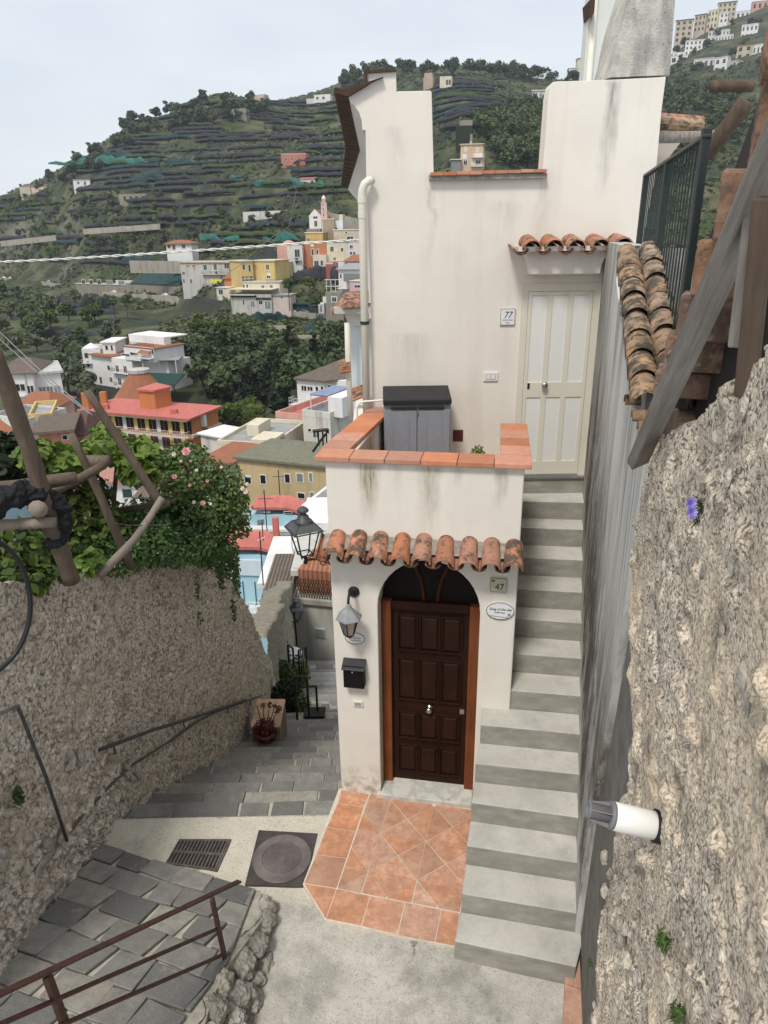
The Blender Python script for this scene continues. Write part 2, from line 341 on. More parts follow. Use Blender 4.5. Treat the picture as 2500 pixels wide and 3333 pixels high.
m = MB(); slab(PORCH.at(0, 0, -.302), (bL[0] - .02, 14.0), zB - 4, ZT - .03, .25, m); link('side_wall', m, M_porch, house)
Lb = aY(1212, 1345, YF - .08)                    # where the left parapet meets the facade
p0 = PORCH.at(.0, 0, -.302)
m = MB(); slab(p0, (Lb[0] - .02, YF - .004), ZT - .02, zC - .001, .2, m); link('parapet', m, M_porch, house)
rb = aZ(1700, 1392, zC)
m = MB(); slab((rb[0], rb[1]), PORCH.at(aR, 0, -.302), ZT - .02, zC - .001, .2, m); link('parapet', m, M_porch, house)
fp = [PORCH.at(.02, 0, -.1), PORCH.at(aR - .02, 0, -.1), np.array([ST[0][0][0] - .02, YF - .01, 0]), np.array([PL[0] + .1, YF - .01, 0])]
for p in fp: p[2] = ZT - .09
link('terrace_floor', MB().prism(fp, np.zeros(3), np.array([0, 0, .07])), M_floor, house)
m = MB(); slab(np.array([ST[0][0][0] + .0, YF - .01]), PORCH.at(aR, 0, -.302), G0 - .1, ZT - .03, .2, m); link('stair_side_wall', m, M_porch, house)
# doorstep of veined marble
t = NT('marble'); v = t.noise((3, 3, 3), 7, .6); c = t.mix(t.ramp(t.math('ABSOLUTE', t.math('SUBTRACT', t.noise(2.2, 6, .6), .5)), (.0, 1.0), (.06, 0.0)), (.56, .55, .5), (.42, .42, .38))
c = t.mix(t.ramp(t.noise(4.0, 5, .7, off=3), (.58, 0.0), (.72, .7)), c, (.30, .23, .13)); M_marble = t.out(c, .45, t.noise(40, 3), .08)
zd = G0 + .075
sp = [PORCH.at(oL - .03, zd, .16), PORCH.at(oR + .12, zd, .16), PORCH.at(oR + .12, zd, .0), PORCH.at(oR, zd, .0), PORCH.at(oR, zd, -.42), PORCH.at(oL, zd, -.42), PORCH.at(oL, zd, 0), PORCH.at(oL - .03, zd, 0)]
sp = [PORCH.at(oL - .04, zd, .05), PORCH.at(oR - .004, zd, .05), PORCH.at(oR - .004, zd, -.42), PORCH.at(oL - .04 + .044, zd, -.42), PORCH.at(oL + .004, zd, 0.002), PORCH.at(oL - .04, zd, 0.002)]
link('doorstep', MB().prism(sp, np.array([0, 0, -.12]), np.zeros(3)), M_marble, house, bevel=.006)
# arched door, set back in the reveal
W_or = wood('orange_wood', (.23, .075, .028), (.13, .04, .016)); W_dk = wood('dark_door_wood', (.035, .013, .008), (.02, .008, .005), 14, .55)
dk = -.25
door = thing('arched_door', None, None, PORCH.at(am, zd, dk)); del_ = None; adopt(door, house)
def pbox(m, a0, a1, z0, z1, o0, o1): 
    return m.prism([PORCH.at(a0, z0, o0), PORCH.at(a1, z0, o0), PORCH.at(a1, z1, o0), PORCH.at(a0, z1, o0)], np.zeros(3), np.array([*(PORCH.n * (o1 - o0)), 0]))
zT_ = zS - .02                                    # transom height
for a0, a1 in ((oL + .003, oL + .1), (oR - .1, oR - .003)): link('jamb', pbox(MB(), a0, a1, zd, zT_, dk, dk + .09), W_or, door, bevel=.006)
link('transom', pbox(MB(), oL + .1, oR - .1, zT_ - .09, zT_, dk, dk + .07), W_dk, door, bevel=.006)
link('leaf', pbox(MB(), oL + .1, oR - .1, zd + .004, zT_ - .09, dk - .01, dk + .03), W_dk, door)
lw = oR - oL - .2; lh = zT_ - .09 - zd
rows = [(.06, .22), (.27, .42), (.5, .73), (.78, .965)]
for r0, r1 in rows:
    for k in range(3):
        a0 = oL + .1 + lw * (.09 + .285 * k); a1 = a0 + lw * .24; z0, z1 = zd + lh * r0, zd + lh * r1; m = MB()
        A = [PORCH.at(a, z, dk + .032) for a, z in ((a0, z0), (a1, z0), (a1, z1), (a0, z1))]; B = [PORCH.at(a, z, dk + .052) for a, z in ((a0 + .03, z0 + .035), (a1 - .03, z0 + .035), (a1 - .03, z1 - .035), (a0 + .03, z1 - .035))]
        m.add(A + B, [(4, 5, 6, 7)] + [(i, (i + 1) % 4, 4 + (i + 1) % 4, 4 + i) for i in range(4)])
        for (b0, b1, c0, c1) in ((a0 - .012, a1 + .012, z0 - .014, z0), (a0 - .012, a1 + .012, z1, z1 + .014), (a0 - .012, a0, z0, z1), (a1, a1 + .012, z0, z1)): pbox(m, b0, b1, c0, c1, dk + .03, dk + .058)
        link('panel', m, W_dk, door)
M_chr = mat('chrome', (.55, .55, .54), k=8, rough=.22, bs=.05, metal=1.0)
kz, ka = zd + lh * .455, oL + .1 + lw * .5
RX = Matrix.Translation(Vector(PORCH.at(ka, kz, dk + .03))) @ Matrix.Rotation(PA, 4, 'Z') @ Matrix.Rotation(math.pi / 2, 4, 'X')
link('knob', MB().lathe([(.035, 0), (.035, .008), (.014, .012), (.014, .03), (.03, .04), (.036, .055), (.03, .07), (.01, .076)], n=18, M=RX), M_chr, door, smooth=True)
m = MB(); pbox(m, oR - .17, oR - .125, kz - .04, kz + .02, dk + .03, dk + .038); link('keyhole_plate', m, M_chr, door)
m = MB().lathe([(.011, 0), (.011, .006), (.004, .008)], n=10, M=RX @ Matrix.Translation((0, lh * .4, 0))); link('peephole', m, M_chr, door)
fl_ = [PORCH.at(am + (hw - .005) * math.cos(q), zT_ + (zA - zT_ - .005) * math.sin(q), dk) for q in np.linspace(0, math.pi, 19)]
link('fanlight', MB().prism(fl_, np.zeros(3), np.array([*(PORCH.n * .01), 0])), mat('dark_fanlight', (.012, .01, .009), k=4, rough=.6, spec=.1), door)
for sgn in (-1, 1):
    link('fanlight_bar', MB().tube([PORCH.at(am + sgn * hw * (.14 + .34 * u * u), zT_ + (zA - zT_) * (.02 + .92 * u), dk + .03) for u in np.linspace(0, 1, 7)], .016, 6), wood('dark_orange_wood', (.11, .035, .014), (.06, .018, .008)), door)
# tiled hood over the door
zh, ah0, ah1 = ph(1063, 1745)[1], ph(1050, 1760)[0], ph(1690, 1800)[0]
n_c = 9; pit = (ah1 - ah0) / n_c; drop = math.radians(24); Lh = .315
cov = tile_me('cover', r0=.075, r1=.088, L=Lh); pan = tile_me('pan', r0=.08, r1=.072, L=Lh, up=-1, a0=.25, a1=math.pi - .25)
def hood_m(a_, z_, off, sl, yaw): return Matrix.Translation(Vector(PORCH.at(a_, z_, off))) @ Matrix.Rotation(PA + math.pi, 4, 'Z') @ Matrix.Rotation(-sl, 4, 'X')
for i in range(n_c):
    a_ = ah0 + pit * (i + .78)
    put('roof_tile', cov, M_tile, hood_m(a_ + R_.uniform(-.006, .006), zh + .02 + R_.uniform(-.006, .006), -.03, drop + R_.uniform(-.02, .02), 0) @ Matrix.Diagonal((1.0, 1, .95, 1)), house)
    put('roof_tile', pan, M_tile, hood_m(a_ - pit * .5, zh + .035, -.03, drop, 0), house)
bed = [PORCH.at(a_, z_, o_) for a_, z_, o_ in ((ah0 + .03, zh - .07, 0.004), (ah0 + .03, zh + .03, .004), (ah0 + .03, zh - .06, .14))]
link('hood_bed', MB().prism(bed, np.zeros(3), np.array([*(PORCH.t * (ah1 - ah0 - .06)), 0])), mat('mortar_bed', (.33, .3, .25), (.16, .14, .12), 16, .95, .5, 60), house)
# coping tiles of the parapet
zc1 = zC + .046
def quad(p, q, wl, wr, z0, z1):                  # slab along p->q, wl to its left, wr to its right
    p, q = np.array(p[:2]), np.array(q[:2]); d = (q - p) / np.hypot(*(q - p)); n = np.array([d[1], -d[0]])
    return MB().prism([np.array([*k, z0]) for k in (p - n * wl, q - n * wl, q + n * wr, p + n * wr)], np.zeros(3), np.array([0, 0, z1 - z0]))
cA, cB = PORCH.at(-.1, 0)[:2], PORCH.at(aR + .06, 0)[:2]
for i in range(6):
    p, q = cA + (cB - cA) * (i / 6), cA + (cB - cA) * ((i + .985) / 6)
    link('coping_tile', quad(p, q, .22, .05, zC + .001, zc1 + R_.uniform(-.002, .002)), M_cop, house, bevel=.006)
l0, l1 = PORCH.at(-.04, 0, -.235)[:2], np.array([Lb[0] + .04, YF - .02])
for i in range(6):
    p, q = l0 + (l1 - l0) * (i / 6), l0 + (l1 - l0) * ((i + .985) / 6)
    link('coping_tile', quad(p, q, .07, .20, zC + .001, zc1 + R_.uniform(-.002, .002)), M_cop, house, bevel=.006)
r0_, r1_ = PORCH.at(aR + .01, 0, -.235)[:2], np.array([rb[0] + .0, rb[1]])
for i in range(4):
    p, q = r0_ + (r1_ - r0_) * (i / 4), r0_ + (r1_ - r0_) * ((i + .985) / 4)
    link('coping_tile', quad(p, q, .22, .045, zC + .001, zc1 + R_.uniform(-.002, .002)), M_cop, house, bevel=.006)
# ------------------------------------------------------------------ upper door, hood and services on the facade
M_bei = mat('beige_paint', (.63, .60, .50), (.60, .57, .475), 1.5, .5, .08, 60); M_pan = mat('pale_panel', (.68, .68, .65), (.65, .65, .62), 1.2, .45, .05, 60)
ud = thing('panelled_door', None, None, aY(1830, 1545, YF)); adopt(ud, house)
fy = lambda x, y, o=0: aY(x, y, YF - o)
def fbox(m, x0, x1, z0, z1, d0, d1): return m.box(((x0 + x1) / 2, YF - (d0 + d1) / 2, (z0 + z1) / 2), (x1 - x0, d1 - d0, z1 - z0))
xF0, xF1, zF1 = fy(1700, 930)[0], fy(1960, 930)[0], fy(1830, 921)[2]; xD0, xD1, zD1 = fy(1721, 950)[0], fy(1931, 950)[0], fy(1826, 948)[2]
m = MB(); fbox(m, xF0, xD0 - .004, ZT, zF1, 0, .014); fbox(m, xD1 + .004, xF1, ZT, zF1, 0, .014); fbox(m, xD0 - .004, xD1 + .004, zD1 + .004, zF1, 0, .014); link('door_frame', m, M_bei, ud)
link('leaf', fbox(MB(), xD0, xD1, ZT + .02, zD1, 0.0, .008), M_pan, ud)
W_ = xD1 - xD0; H_ = zD1 - ZT
for a0, a1 in ((0, .055), (.29, .375), (.61, .695), (.945, 1)):
    link('stile', fbox(MB(), xD0 + W_ * a0, xD0 + W_ * a1, ZT + .02, zD1, .008, .018), M_bei, ud, bevel=.002)
for a0, a1 in ((0.01, .085), (.448, .53), (.982, 1)): link('rail', fbox(MB(), xD0 + W_ * .055, xD0 + W_ * .945, ZT + H_ * a0, ZT + H_ * a1, .008, .0186), M_bei, ud, bevel=.002)
kp = fy(1770, 1250); link('knob', MB().lathe([(.02, 0), (.02, .012), (.034, .03), (.036, .045), (.028, .06), (.01, .066)], n=16, M=Matrix.Translation((kp[0], YF - .017, kp[2])) @ Matrix.Rotation(math.pi / 2, 4, 'X')), mat('brushed_steel', (.5, .5, .49), k=9, rough=.35, metal=1.0), ud, smooth=True)
kp = fy(1719, 1255); link('lock', fbox(MB(), kp[0] - .012, kp[0] + .014, kp[2] - .035, kp[2] + .03, .018, .022), M_blackp, ud)
link('threshold', fbox(MB(), xF0 + .03, xF1 + .02, ZT - .028, ZT - .002, -.01, .075), mat('aluminium_sill', (.5, .51, .52), k=6, rough=.35, metal=.9), ud)
# corbel and tile hood
cz = [fy(x, y) for x, y in ((1690, 815), (1699, 822), (1706, 840), (1711, 863), (1713, 892), (1939, 889), (1945, 862), (1954, 842), (1968, 828), (1995, 812))]
link('hood_corbel', MB().prism(cz, np.zeros(3), np.array([0, -.16, 0])), M_fac, house, bevel=.01)
hx0, hx1, hz = fy(1655, 790)[0], fy(2030, 780)[0], fy(1800, 770)[2]
nc = 5; pit2 = (hx1 - hx0) / (nc + .3); cov2 = tile_me('cover2', r0=.085, r1=.098, L=.36); pan2 = tile_me('pan2', r0=.09, r1=.08, L=.36, up=-1, a0=.3, a1=math.pi - .3)
for i in range(nc):
    X = hx0 + pit2 * (i + .85); Mh = Matrix.Translation((X + R_.uniform(-.01, .01), YF + .03, hz - .055)) @ Matrix.Rotation(math.pi, 4, 'Z') @ Matrix.Rotation(-math.radians(9 + R_.uniform(-2, 2)), 4, 'X')
    put('roof_tile', cov2, M_tile, Mh, house)
    put('roof_tile', pan2, M_tile, Matrix.Translation((X - pit2 * .5, YF + .03, hz - .035)) @ Matrix.Rotation(math.pi, 4, 'Z') @ Matrix.Rotation(-math.radians(9), 4, 'X'), house)
link('hood_bed', fbox(MB(), hx0 + .06, hx1 + .05, hz - .135, hz - .09, .002, .27), M_fac, house)
# brick-red vent low on the facade
vpt = fy(1490, 1417); vt = fbox(MB(), vpt[0] - .055, vpt[0] + .06, vpt[2] - .07, vpt[2] + .065, 0, .006); link('vent_brick', vt, mat('wet_brick', (.13, .03, .025), (.06, .02, .02), 20, .7), house)
# rain pipe on the left corner
dp = thing('drainpipe', None, None, fy(1176, 600)); adopt(dp, house); M_pvc = mat('cream_pipe', (.66, .64, .55), (.6, .57, .48), 2, .45, .06, 30)
pc = [aY(x, y, YF - .1) for x, y in ((1178, 640), (1185, 900), (1196, 1350))]; xs = pc[0][0]; rp = .041
bend = [(xs + .11, YF - .06, pc[0][2] + .15), (xs + .07, YF - .09, pc[0][2] + .145), (xs + .03, YF - .1, pc[0][2] + .115), (xs + .007, YF - .1, pc[0][2] + .06), (xs, YF - .1, pc[0][2])]
link('pipe', MB().tube(bend + [(xs, YF - .1, 0), (xs, YF - .1, -2.6)], rp, 16), M_pvc, dp, smooth=True)
for y_ in (640, 690): z_ = aY(1178, y_, YF - .1)[2]; link('collar', MB().tube([(xs, YF - .1, z_), (xs, YF - .1, z_ - .06)], rp + .004, 16), M_pvc, dp)
z_ = aY(1185, 1050, YF - .1)[2]; link('pipe_clip', MB().tube([(xs, YF - .1, z_ + .015), (xs, YF - .1, z_ - .018)], rp + .007, 16), mat('dark_band', (.05, .045, .04), k=5), dp)
# ------------------------------------------------------------------ concrete staircase
M_conc = None
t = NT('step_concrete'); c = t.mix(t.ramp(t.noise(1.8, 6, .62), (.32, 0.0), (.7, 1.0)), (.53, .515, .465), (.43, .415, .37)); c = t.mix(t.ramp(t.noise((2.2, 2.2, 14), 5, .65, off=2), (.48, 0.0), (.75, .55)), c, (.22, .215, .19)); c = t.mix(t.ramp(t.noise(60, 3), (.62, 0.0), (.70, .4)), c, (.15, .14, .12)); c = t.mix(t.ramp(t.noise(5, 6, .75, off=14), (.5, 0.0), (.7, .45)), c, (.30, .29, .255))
nz_ = t.xyz(t.N)[2]; darkening = t.math('MULTIPLY', t.mr(nz_, .6, .2), t.ramp(t.noise((4, 4, 9), 5, .65, off=6), (.2, .35), (.6, 1.0))); c = t.mix(t.math('MULTIPLY', darkening, .8), c, (.19, .18, .15))  # upright faces mixed darker than level ones, broken up by noise
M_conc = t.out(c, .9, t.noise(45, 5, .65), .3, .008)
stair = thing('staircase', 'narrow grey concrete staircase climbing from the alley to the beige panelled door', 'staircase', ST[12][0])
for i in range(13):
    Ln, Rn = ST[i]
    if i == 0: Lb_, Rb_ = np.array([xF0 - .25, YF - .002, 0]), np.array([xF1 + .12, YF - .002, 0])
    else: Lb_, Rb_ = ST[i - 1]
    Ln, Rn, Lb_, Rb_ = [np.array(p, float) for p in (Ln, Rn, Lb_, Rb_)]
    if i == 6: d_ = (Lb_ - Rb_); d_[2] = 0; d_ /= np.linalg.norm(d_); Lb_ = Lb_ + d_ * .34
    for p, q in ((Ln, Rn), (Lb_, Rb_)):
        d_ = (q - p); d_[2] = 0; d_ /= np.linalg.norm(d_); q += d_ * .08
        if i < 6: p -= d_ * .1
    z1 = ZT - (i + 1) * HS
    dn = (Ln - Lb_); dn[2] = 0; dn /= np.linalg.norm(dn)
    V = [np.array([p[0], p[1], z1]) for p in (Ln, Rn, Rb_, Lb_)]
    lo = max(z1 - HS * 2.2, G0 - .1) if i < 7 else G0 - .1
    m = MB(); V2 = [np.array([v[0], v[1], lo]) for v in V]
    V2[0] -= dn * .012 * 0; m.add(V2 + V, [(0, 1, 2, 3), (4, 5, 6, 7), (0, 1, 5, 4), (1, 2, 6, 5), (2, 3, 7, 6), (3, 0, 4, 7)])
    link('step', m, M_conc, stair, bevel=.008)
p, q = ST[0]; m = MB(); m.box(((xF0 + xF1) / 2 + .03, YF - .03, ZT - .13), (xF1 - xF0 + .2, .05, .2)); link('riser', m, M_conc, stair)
# ------------------------------------------------------------------ right-hand boundary wall: stained plaster, cement, rough stone
_r1, _r12 = aZ(1900, 1635.6, ZT - HS), aZ(1876.7, 2972, ZT - 12 * HS); _k = (_r1 - _r12)[:2] / (_r1 - _r12)[1]
RW = Wall(_r1[:2] + _k * (7.9 - _r1[1]), _r1[:2] + _k * (.3 - _r1[1])); rh = RW.hit
def R2(x, y, off=0.0): a, z = rh(x, y, off); return RW.at(a, z, off)
nR = np.array([*RW.n, 0.0])
bwall = thing('boundary_wall', 'tall boundary wall beside the staircase, streaked plaster turning into coarse rubble render', 'wall', RW.at(3, G0))
t = NT('streaked_plaster'); X, Y, Z = t.xyz()
A = t.mix(t.ramp(t.noise((3, 3, .5), 5, .6), (.3, 0.0), (.7, 1.0)), (.60, .59, .55), (.50, .49, .45))
s1 = t.ramp(t.noise((3.2, 3.2, .22), 6, .62), (.42, 0.0), (.55, 1.0)); s2 = t.ramp(t.noise((22, 22, .7), 5, .7, off=3), (.42, 0.25), (.6, 1.0)); s3 = t.ramp(t.noise((1.5, 1.5, .5), 3, .5, off=11), (.38, 0.25), (.6, 1.0))
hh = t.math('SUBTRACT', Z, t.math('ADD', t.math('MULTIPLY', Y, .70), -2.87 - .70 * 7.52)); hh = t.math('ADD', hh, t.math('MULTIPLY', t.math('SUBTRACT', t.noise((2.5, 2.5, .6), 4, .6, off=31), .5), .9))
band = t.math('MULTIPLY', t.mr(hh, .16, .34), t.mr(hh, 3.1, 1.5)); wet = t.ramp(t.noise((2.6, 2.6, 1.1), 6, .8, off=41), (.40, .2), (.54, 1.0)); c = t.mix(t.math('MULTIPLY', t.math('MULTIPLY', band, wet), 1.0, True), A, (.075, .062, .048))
c = t.mix(t.math('MULTIPLY', t.math('MULTIPLY', s1, s2), .8), c, (.09, .078, .062));  c = t.mix(t.math('MULTIPLY', t.ramp(t.noise((5, 5, .4), 6, .75, off=8), (.52, 0.0), (.62, .5)), s3), c, (.62, .61, .57))
M_streak = t.out(c, .92, t.math('ADD', t.noise(70, 4), t.noise((5, 5, 3), 4)), .3, .008)
pp = [rh(x, y) for x, y in ((2040, 800), (2015, 830), (2004, 900), (2016, 1000), (2032, 1140), (2050, 1290), (2078, 1400), (2108, 1470), (2088, 1640), (2072, 1720), (2052, 1850), (2034, 1990), (2005, 2160), (1975, 2350), (1944, 2520), (1915, 2700), (1895, 2850), (1880, 2960))]
poly = [(-.2, pp[0][1])] + pp + [(pp[-1][0] - .05, G0 - .2), (-.2, G0 - .2)]
link('plaster_face', MB().prism([RW.at(a, z) for a, z in poly], np.zeros(3), -nR * .18), M_streak, bwall)
M_cem = mat('dark_cement', (.20, .19, .17), (.12, .115, .1), 5, .92, .5, 45)
aC0, aC1 = 3.0, 6.9; zc_ = rh(2110, 1470)[1]
link('cement_face', MB().prism([RW.at(a, z) for a, z in ((aC0, G0 - .2), (aC1, G0 - .2), (aC1, zc_ + .1), (aC0 + 1.3, zc_), (aC0, zc_ - .3))], -nR * .05, -nR * .4), M_cem, bwall)
# rough stone face, really displaced
nu, nv = 300, 330
Lb_ = [(2116, 1455), (2096, 1560), (2074, 1700), (2056, 1850), (2050, 2000), (2049, 2250), (2049, 2500), (2040, 2640), (2005, 2720), (1988, 2850), (1962, 3000), (1945, 3150), (1935, 3333), (1925, 3500)]
LZ = [rh(x, y, .05) for x, y in Lb_]; lz = np.array([z for a, z in LZ])[::-1]; la = np.array([a for a, z in LZ])[::-1]
T_ = [rh(x, y, .05) for x, y in ((2116, 1455), (2190, 1415), (2300, 1330), (2420, 1210), (2520, 1100), (2700, 980))]; ta = np.array([a for a, z in T_]); tz = np.array([z for a, z in T_])
zb = G0 - .1; aN = 7.35
Gd = np.zeros((nu, nv, 3)); wr = 14
vv = np.linspace(0, 1, nv)
for i in range(nu):
    u = max(0, (i - wr) / (nu - 1 - wr))
    z = zb + vv * (float(tz[0]) - zb); aa = np.interp(z, lz, la); a_ = aa + (aN - aa) * u ** 1.0
    z = zb + vv * (np.interp(a_, ta, tz) + .0 - zb)
    off = np.full(nv, .05) if i >= wr else np.full(nv, .05 - .25 * (1 - i / wr))
    Gd[i, :, 0] = RW.o[0] + RW.t[0] * a_ + RW.n[0] * off; Gd[i, :, 1] = RW.o[1] + RW.t[1] * a_ + RW.n[1] * off; Gd[i, :, 2] = z
d1 = fbm(Gd, 3.0, 3, 3) * .02; n2 = fbm(Gd, 26, 3, 9); d2 = (np.abs(n2) ** .8) * .007; n3 = vnoise(Gd, 11, 21); d3 = np.clip(n3 - .25, 0, 1) * .05; d4 = -np.clip(vnoise(Gd, 14, 33) - .45, 0, 1) * .09
dd = d1 + d2 + d3 + d4 + np.abs(vnoise(Gd, 60, 5)) * .004
jag = vnoise(Gd, 7, 50) * .02 + vnoise(Gd, 18, 51) * .012
Gd[..., 0] += RW.n[0] * dd + RW.t[0] * jag; Gd[..., 1] += RW.n[1] * dd + RW.t[1] * jag
def stone_mat(name, a, b, dk, lt, k=1.0, moss=None, warm=None):
    t = NT(name); v = t.voro(16 * k); c = t.mix(t.ramp(t.noise(22 * k, 6, .7), (.36, 0.0), (.64, 1.0)), a, b)
    c = t.mix(t.ramp(t.noise(9 * k, 6, .75, off=5), (.52, 0.0), (.66, .9)), c, dk); c = t.mix(t.ramp(v[0], (.1, .55), (.3, 0.0)), c, lt)
    c = t.mix(t.ramp(t.noise(48 * k, 4, .6, off=2), (.60, 0.0), (.68, .85)), c, lt); c = t.mix(t.ramp(t.noise(40 * k, 4, .6, off=12), (.58, 0.0), (.70, .8)), c, tuple(x * .45 for x in dk))
    if warm: c = t.mix(t.math('MULTIPLY', t.ramp(t.noise(1.6, 4, .6, off=7), (.45, 0.0), (.7, 1.0)), warm[3]), c, warm[:3])
    if moss: c = t.mix(t.math('MULTIPLY', t.ramp(t.noise((5, 5, 1.2), 5, .7, off=15), (.56, 0.0), (.68, 1.0)), moss), c, (.07, .085, .025))
    return t.out(c, .95, t.math('ADD', t.noise(60 * k, 6, .75), t.math('MULTIPLY', t.noise(160 * k, 3), .6)), .9, .012)

def pebble_mat(name, k, cols, gap, warm):
    t = NT(name); q = t.t.nodes.new('ShaderNodeVectorMath'); t.lk(t.P, q.inputs[0]); nv_ = t.t.nodes.new('ShaderNodeTexNoise'); nv_.inputs['Scale'].default_value = 24; nv_.inputs['Detail'].default_value = 4; t.lk(t.P, nv_.inputs['Vector']); sc2 = t.scl(nv_.outputs[1], .05); t.lk(sc2, q.inputs[1]); P0 = t.P; t.P = q.outputs[0]
    v1 = t.voro(k); v2 = t.voro(k * 2.3); t.P = P0; big = t.noise(5, 5, .65, off=3)
    g1 = t.xyz(v1[1])[0]; c = t.ramp(g1, (0.0, cols[0]), (.3, cols[1]), (.6, cols[2]), (.85, cols[3]), (1.0, cols[4]))
    c = t.mix(t.ramp(t.xyz(v2[1])[1], (.55, 0.0), (.75, .6)), c, cols[2]); c = t.mix(t.ramp(t.math('MULTIPLY', v1[0], 1.0), (.5, 0.0), (.78, .85)), c, gap); c = t.mix(t.ramp(v2[0], (.55, 0.0), (.85, .45)), c, gap)
    c = t.mix(t.math('MULTIPLY', t.ramp(t.noise(1.3, 4, .6, off=7), (.45, 0.0), (.68, 1.0)), warm[3]), c, warm[:3]); c = t.mix(t.ramp(big, (.54, 0.0), (.68, .75)), c, tuple(x * 1.6 for x in gap)); c = t.mix(t.ramp(t.noise(16, 4, .7, off=9), (.6, 0.0), (.7, .7)), c, gap); c = t.mix(t.ramp(t.noise(9, 4, .6, off=19), (.64, 0.0), (.70, .7)), c, cols[4])
    hgt = t.math('SUBTRACT', t.math('MULTIPLY', t.noise(90, 4, .7), .5), t.math('ADD', v1[0], t.math('MULTIPLY', v2[0], .5))); return t.out(c, .95, hgt, .38, .006)
M_stoneR = pebble_mat('rubble_render', 80, ((.33, .275, .215), (.62, .525, .41), (.72, .62, .485), (.50, .42, .325), (.84, .77, .65)), (.075, .062, .048), (.66, .51, .33, .5))
o = sheet('stone_face', Gd, M_stoneR, bwall)
# single stones that stand proud of the render
M_st = mat('grey_rubble_stone', (.50, .455, .385), (.30, .27, .225), 20, .93, .7, 50, rv=.3, dist=.02)
def rock_me(seed, nlat=5, nlon=7):
    r = np.random.RandomState(seed); V = []
    for i in range(nlat):
        th = math.pi * (i + .5) / nlat
        for k in range(nlon):
            ph_ = 2 * math.pi * (k + r.uniform(-.3, .3)) / nlon; q = r.uniform(.78, 1.12)
            V.append((math.sin(th) * math.cos(ph_) * q, math.sin(th) * math.sin(ph_) * q, math.cos(th) * q))
    F = [(i * nlon + k, i * nlon + (k + 1) % nlon, (i + 1) * nlon + (k + 1) % nlon, (i + 1) * nlon + k) for i in range(nlat - 1) for k in range(nlon)]
    F += [tuple(range(nlon))[::-1], tuple(range((nlat - 1) * nlon, nlat * nlon))]
    me = bpy.data.meshes.new('stone'); me.from_pydata(V, [], F); me.materials.append(M_st); return me
ROCK = [rock_me(i) for i in range(6)]
def stone(p, s, parent, wl, rs, flat=.35, m=None):
    M = Matrix.Translation(Vector(p)) @ wl @ Matrix.Rotation(rs.uniform(0, 6.3), 4, 'Y') @ Matrix.Diagonal((s * rs.uniform(.8, 1.3), s * flat, s * rs.uniform(.6, 1.0), 1))
    return put('stone', ROCK[rs.randrange(6)], M_st, M, parent)
rs = random.Random(4); WR_ = Matrix.Rotation(math.atan2(RW.t[1], RW.t[0]), 4, 'Z')
for (x, y, s_) in [(2290, 1570, .07), (2240, 1540, .05), (2370, 1560, .05), (2200, 1590, .05), (2420, 2200, .06), (2380, 1850, .035), (2290, 1860, .04), (2430, 2290, .05), (2180, 2200, .03), (2150, 1890, .035), (2350, 2050, .03), (2470, 2620, .05), (2260, 2450, .025), (2400, 2640, .04), (2230, 2900, .035), (2330, 3060, .04), (2140, 2620, .035), (2440, 2980, .05), (2100, 2860, .05), (2060, 2800, .06), (2030, 2900, .06), (2020, 2760, .05), (2075, 2950, .05), (2130, 3080, .04), (2180, 3180, .05), (2250, 3260, .05), (2080, 3180, .04), (2370, 3250, .04), (2120, 1520, .05), (2170, 1500, .05), (2330, 1420, .05), (2420, 1330, .05)]:
    stone(R2(x, y, .05), s_ * .62, bwall, WR_, rs)
# fallen ledge of stones at the foot
for i in range(26):
    x, y = rs.uniform(1945, 2070), rs.uniform(2760, 3330); x += (3330 - y) * .08
    stone(R2(x - 20, y, .06), rs.uniform(.02, .042), bwall, WR_, rs, .6)
# old tile capping that steps down with the wall
tc = [(2062, 795), (2033, 868), (2040, 942), (2050, 1020), (2065, 1105), (2085, 1180)]
capm = tile_me('cap', r0=.07, r1=.092, L=.40, th=.018)
c0, c1 = R2(2040, 800, -.0), R2(2095, 1260, -.0)
ncap = 8
for j in range(2):
    for i in range(ncap):
        u = (i + .2) / ncap; p = c0 + (c1 - c0) * u - nR * (.0 + .155 * j) + np.array([0, 0, -.03 + .02 * j]); d = (c1 - c0); d = d / np.linalg.norm(d)
        yaw = math.atan2(-d[0], d[1]); pit_ = math.asin(d[2])
        put('capping_tile', capm, M_tile_old, Matrix.Translation(Vector(p)) @ Matrix.Rotation(yaw, 4, 'Z') @ Matrix.Rotation(pit_ + .09 + rs.uniform(-.04, .05), 4, 'X') @ Matrix.Rotation(rs.uniform(-.15, .15), 4, 'Y'), bwall)
for (x, y, L_) in ((2035, 1285, 1), (2058, 1335, 1), (2078, 1372, 1), (2092, 1405, .8)):        # a short stair of cross tiles below
    p = R2(x, y, .07); yw = math.atan2(-nR[0], nR[1])
    put('capping_tile', capm, M_tile_old, Matrix.Translation(Vector(p - np.array([0, 0, .05]))) @ Matrix.Rotation(yw + math.pi, 4, 'Z') @ Matrix.Diagonal((.75, L_, .75, 1)), bwall)
mb = MB(); core = [c0 - nR * .02, c1 - nR * .02, c1 - nR * .02 + np.array([0, 0, -2.2]), c0 - nR * .02 + np.array([0, 0, -2.2])]
mb.prism([q + np.array([0, 0, -.02]) for q in core], np.zeros(3), -nR * .42); link('wall_core', mb, M_cem, bwall)
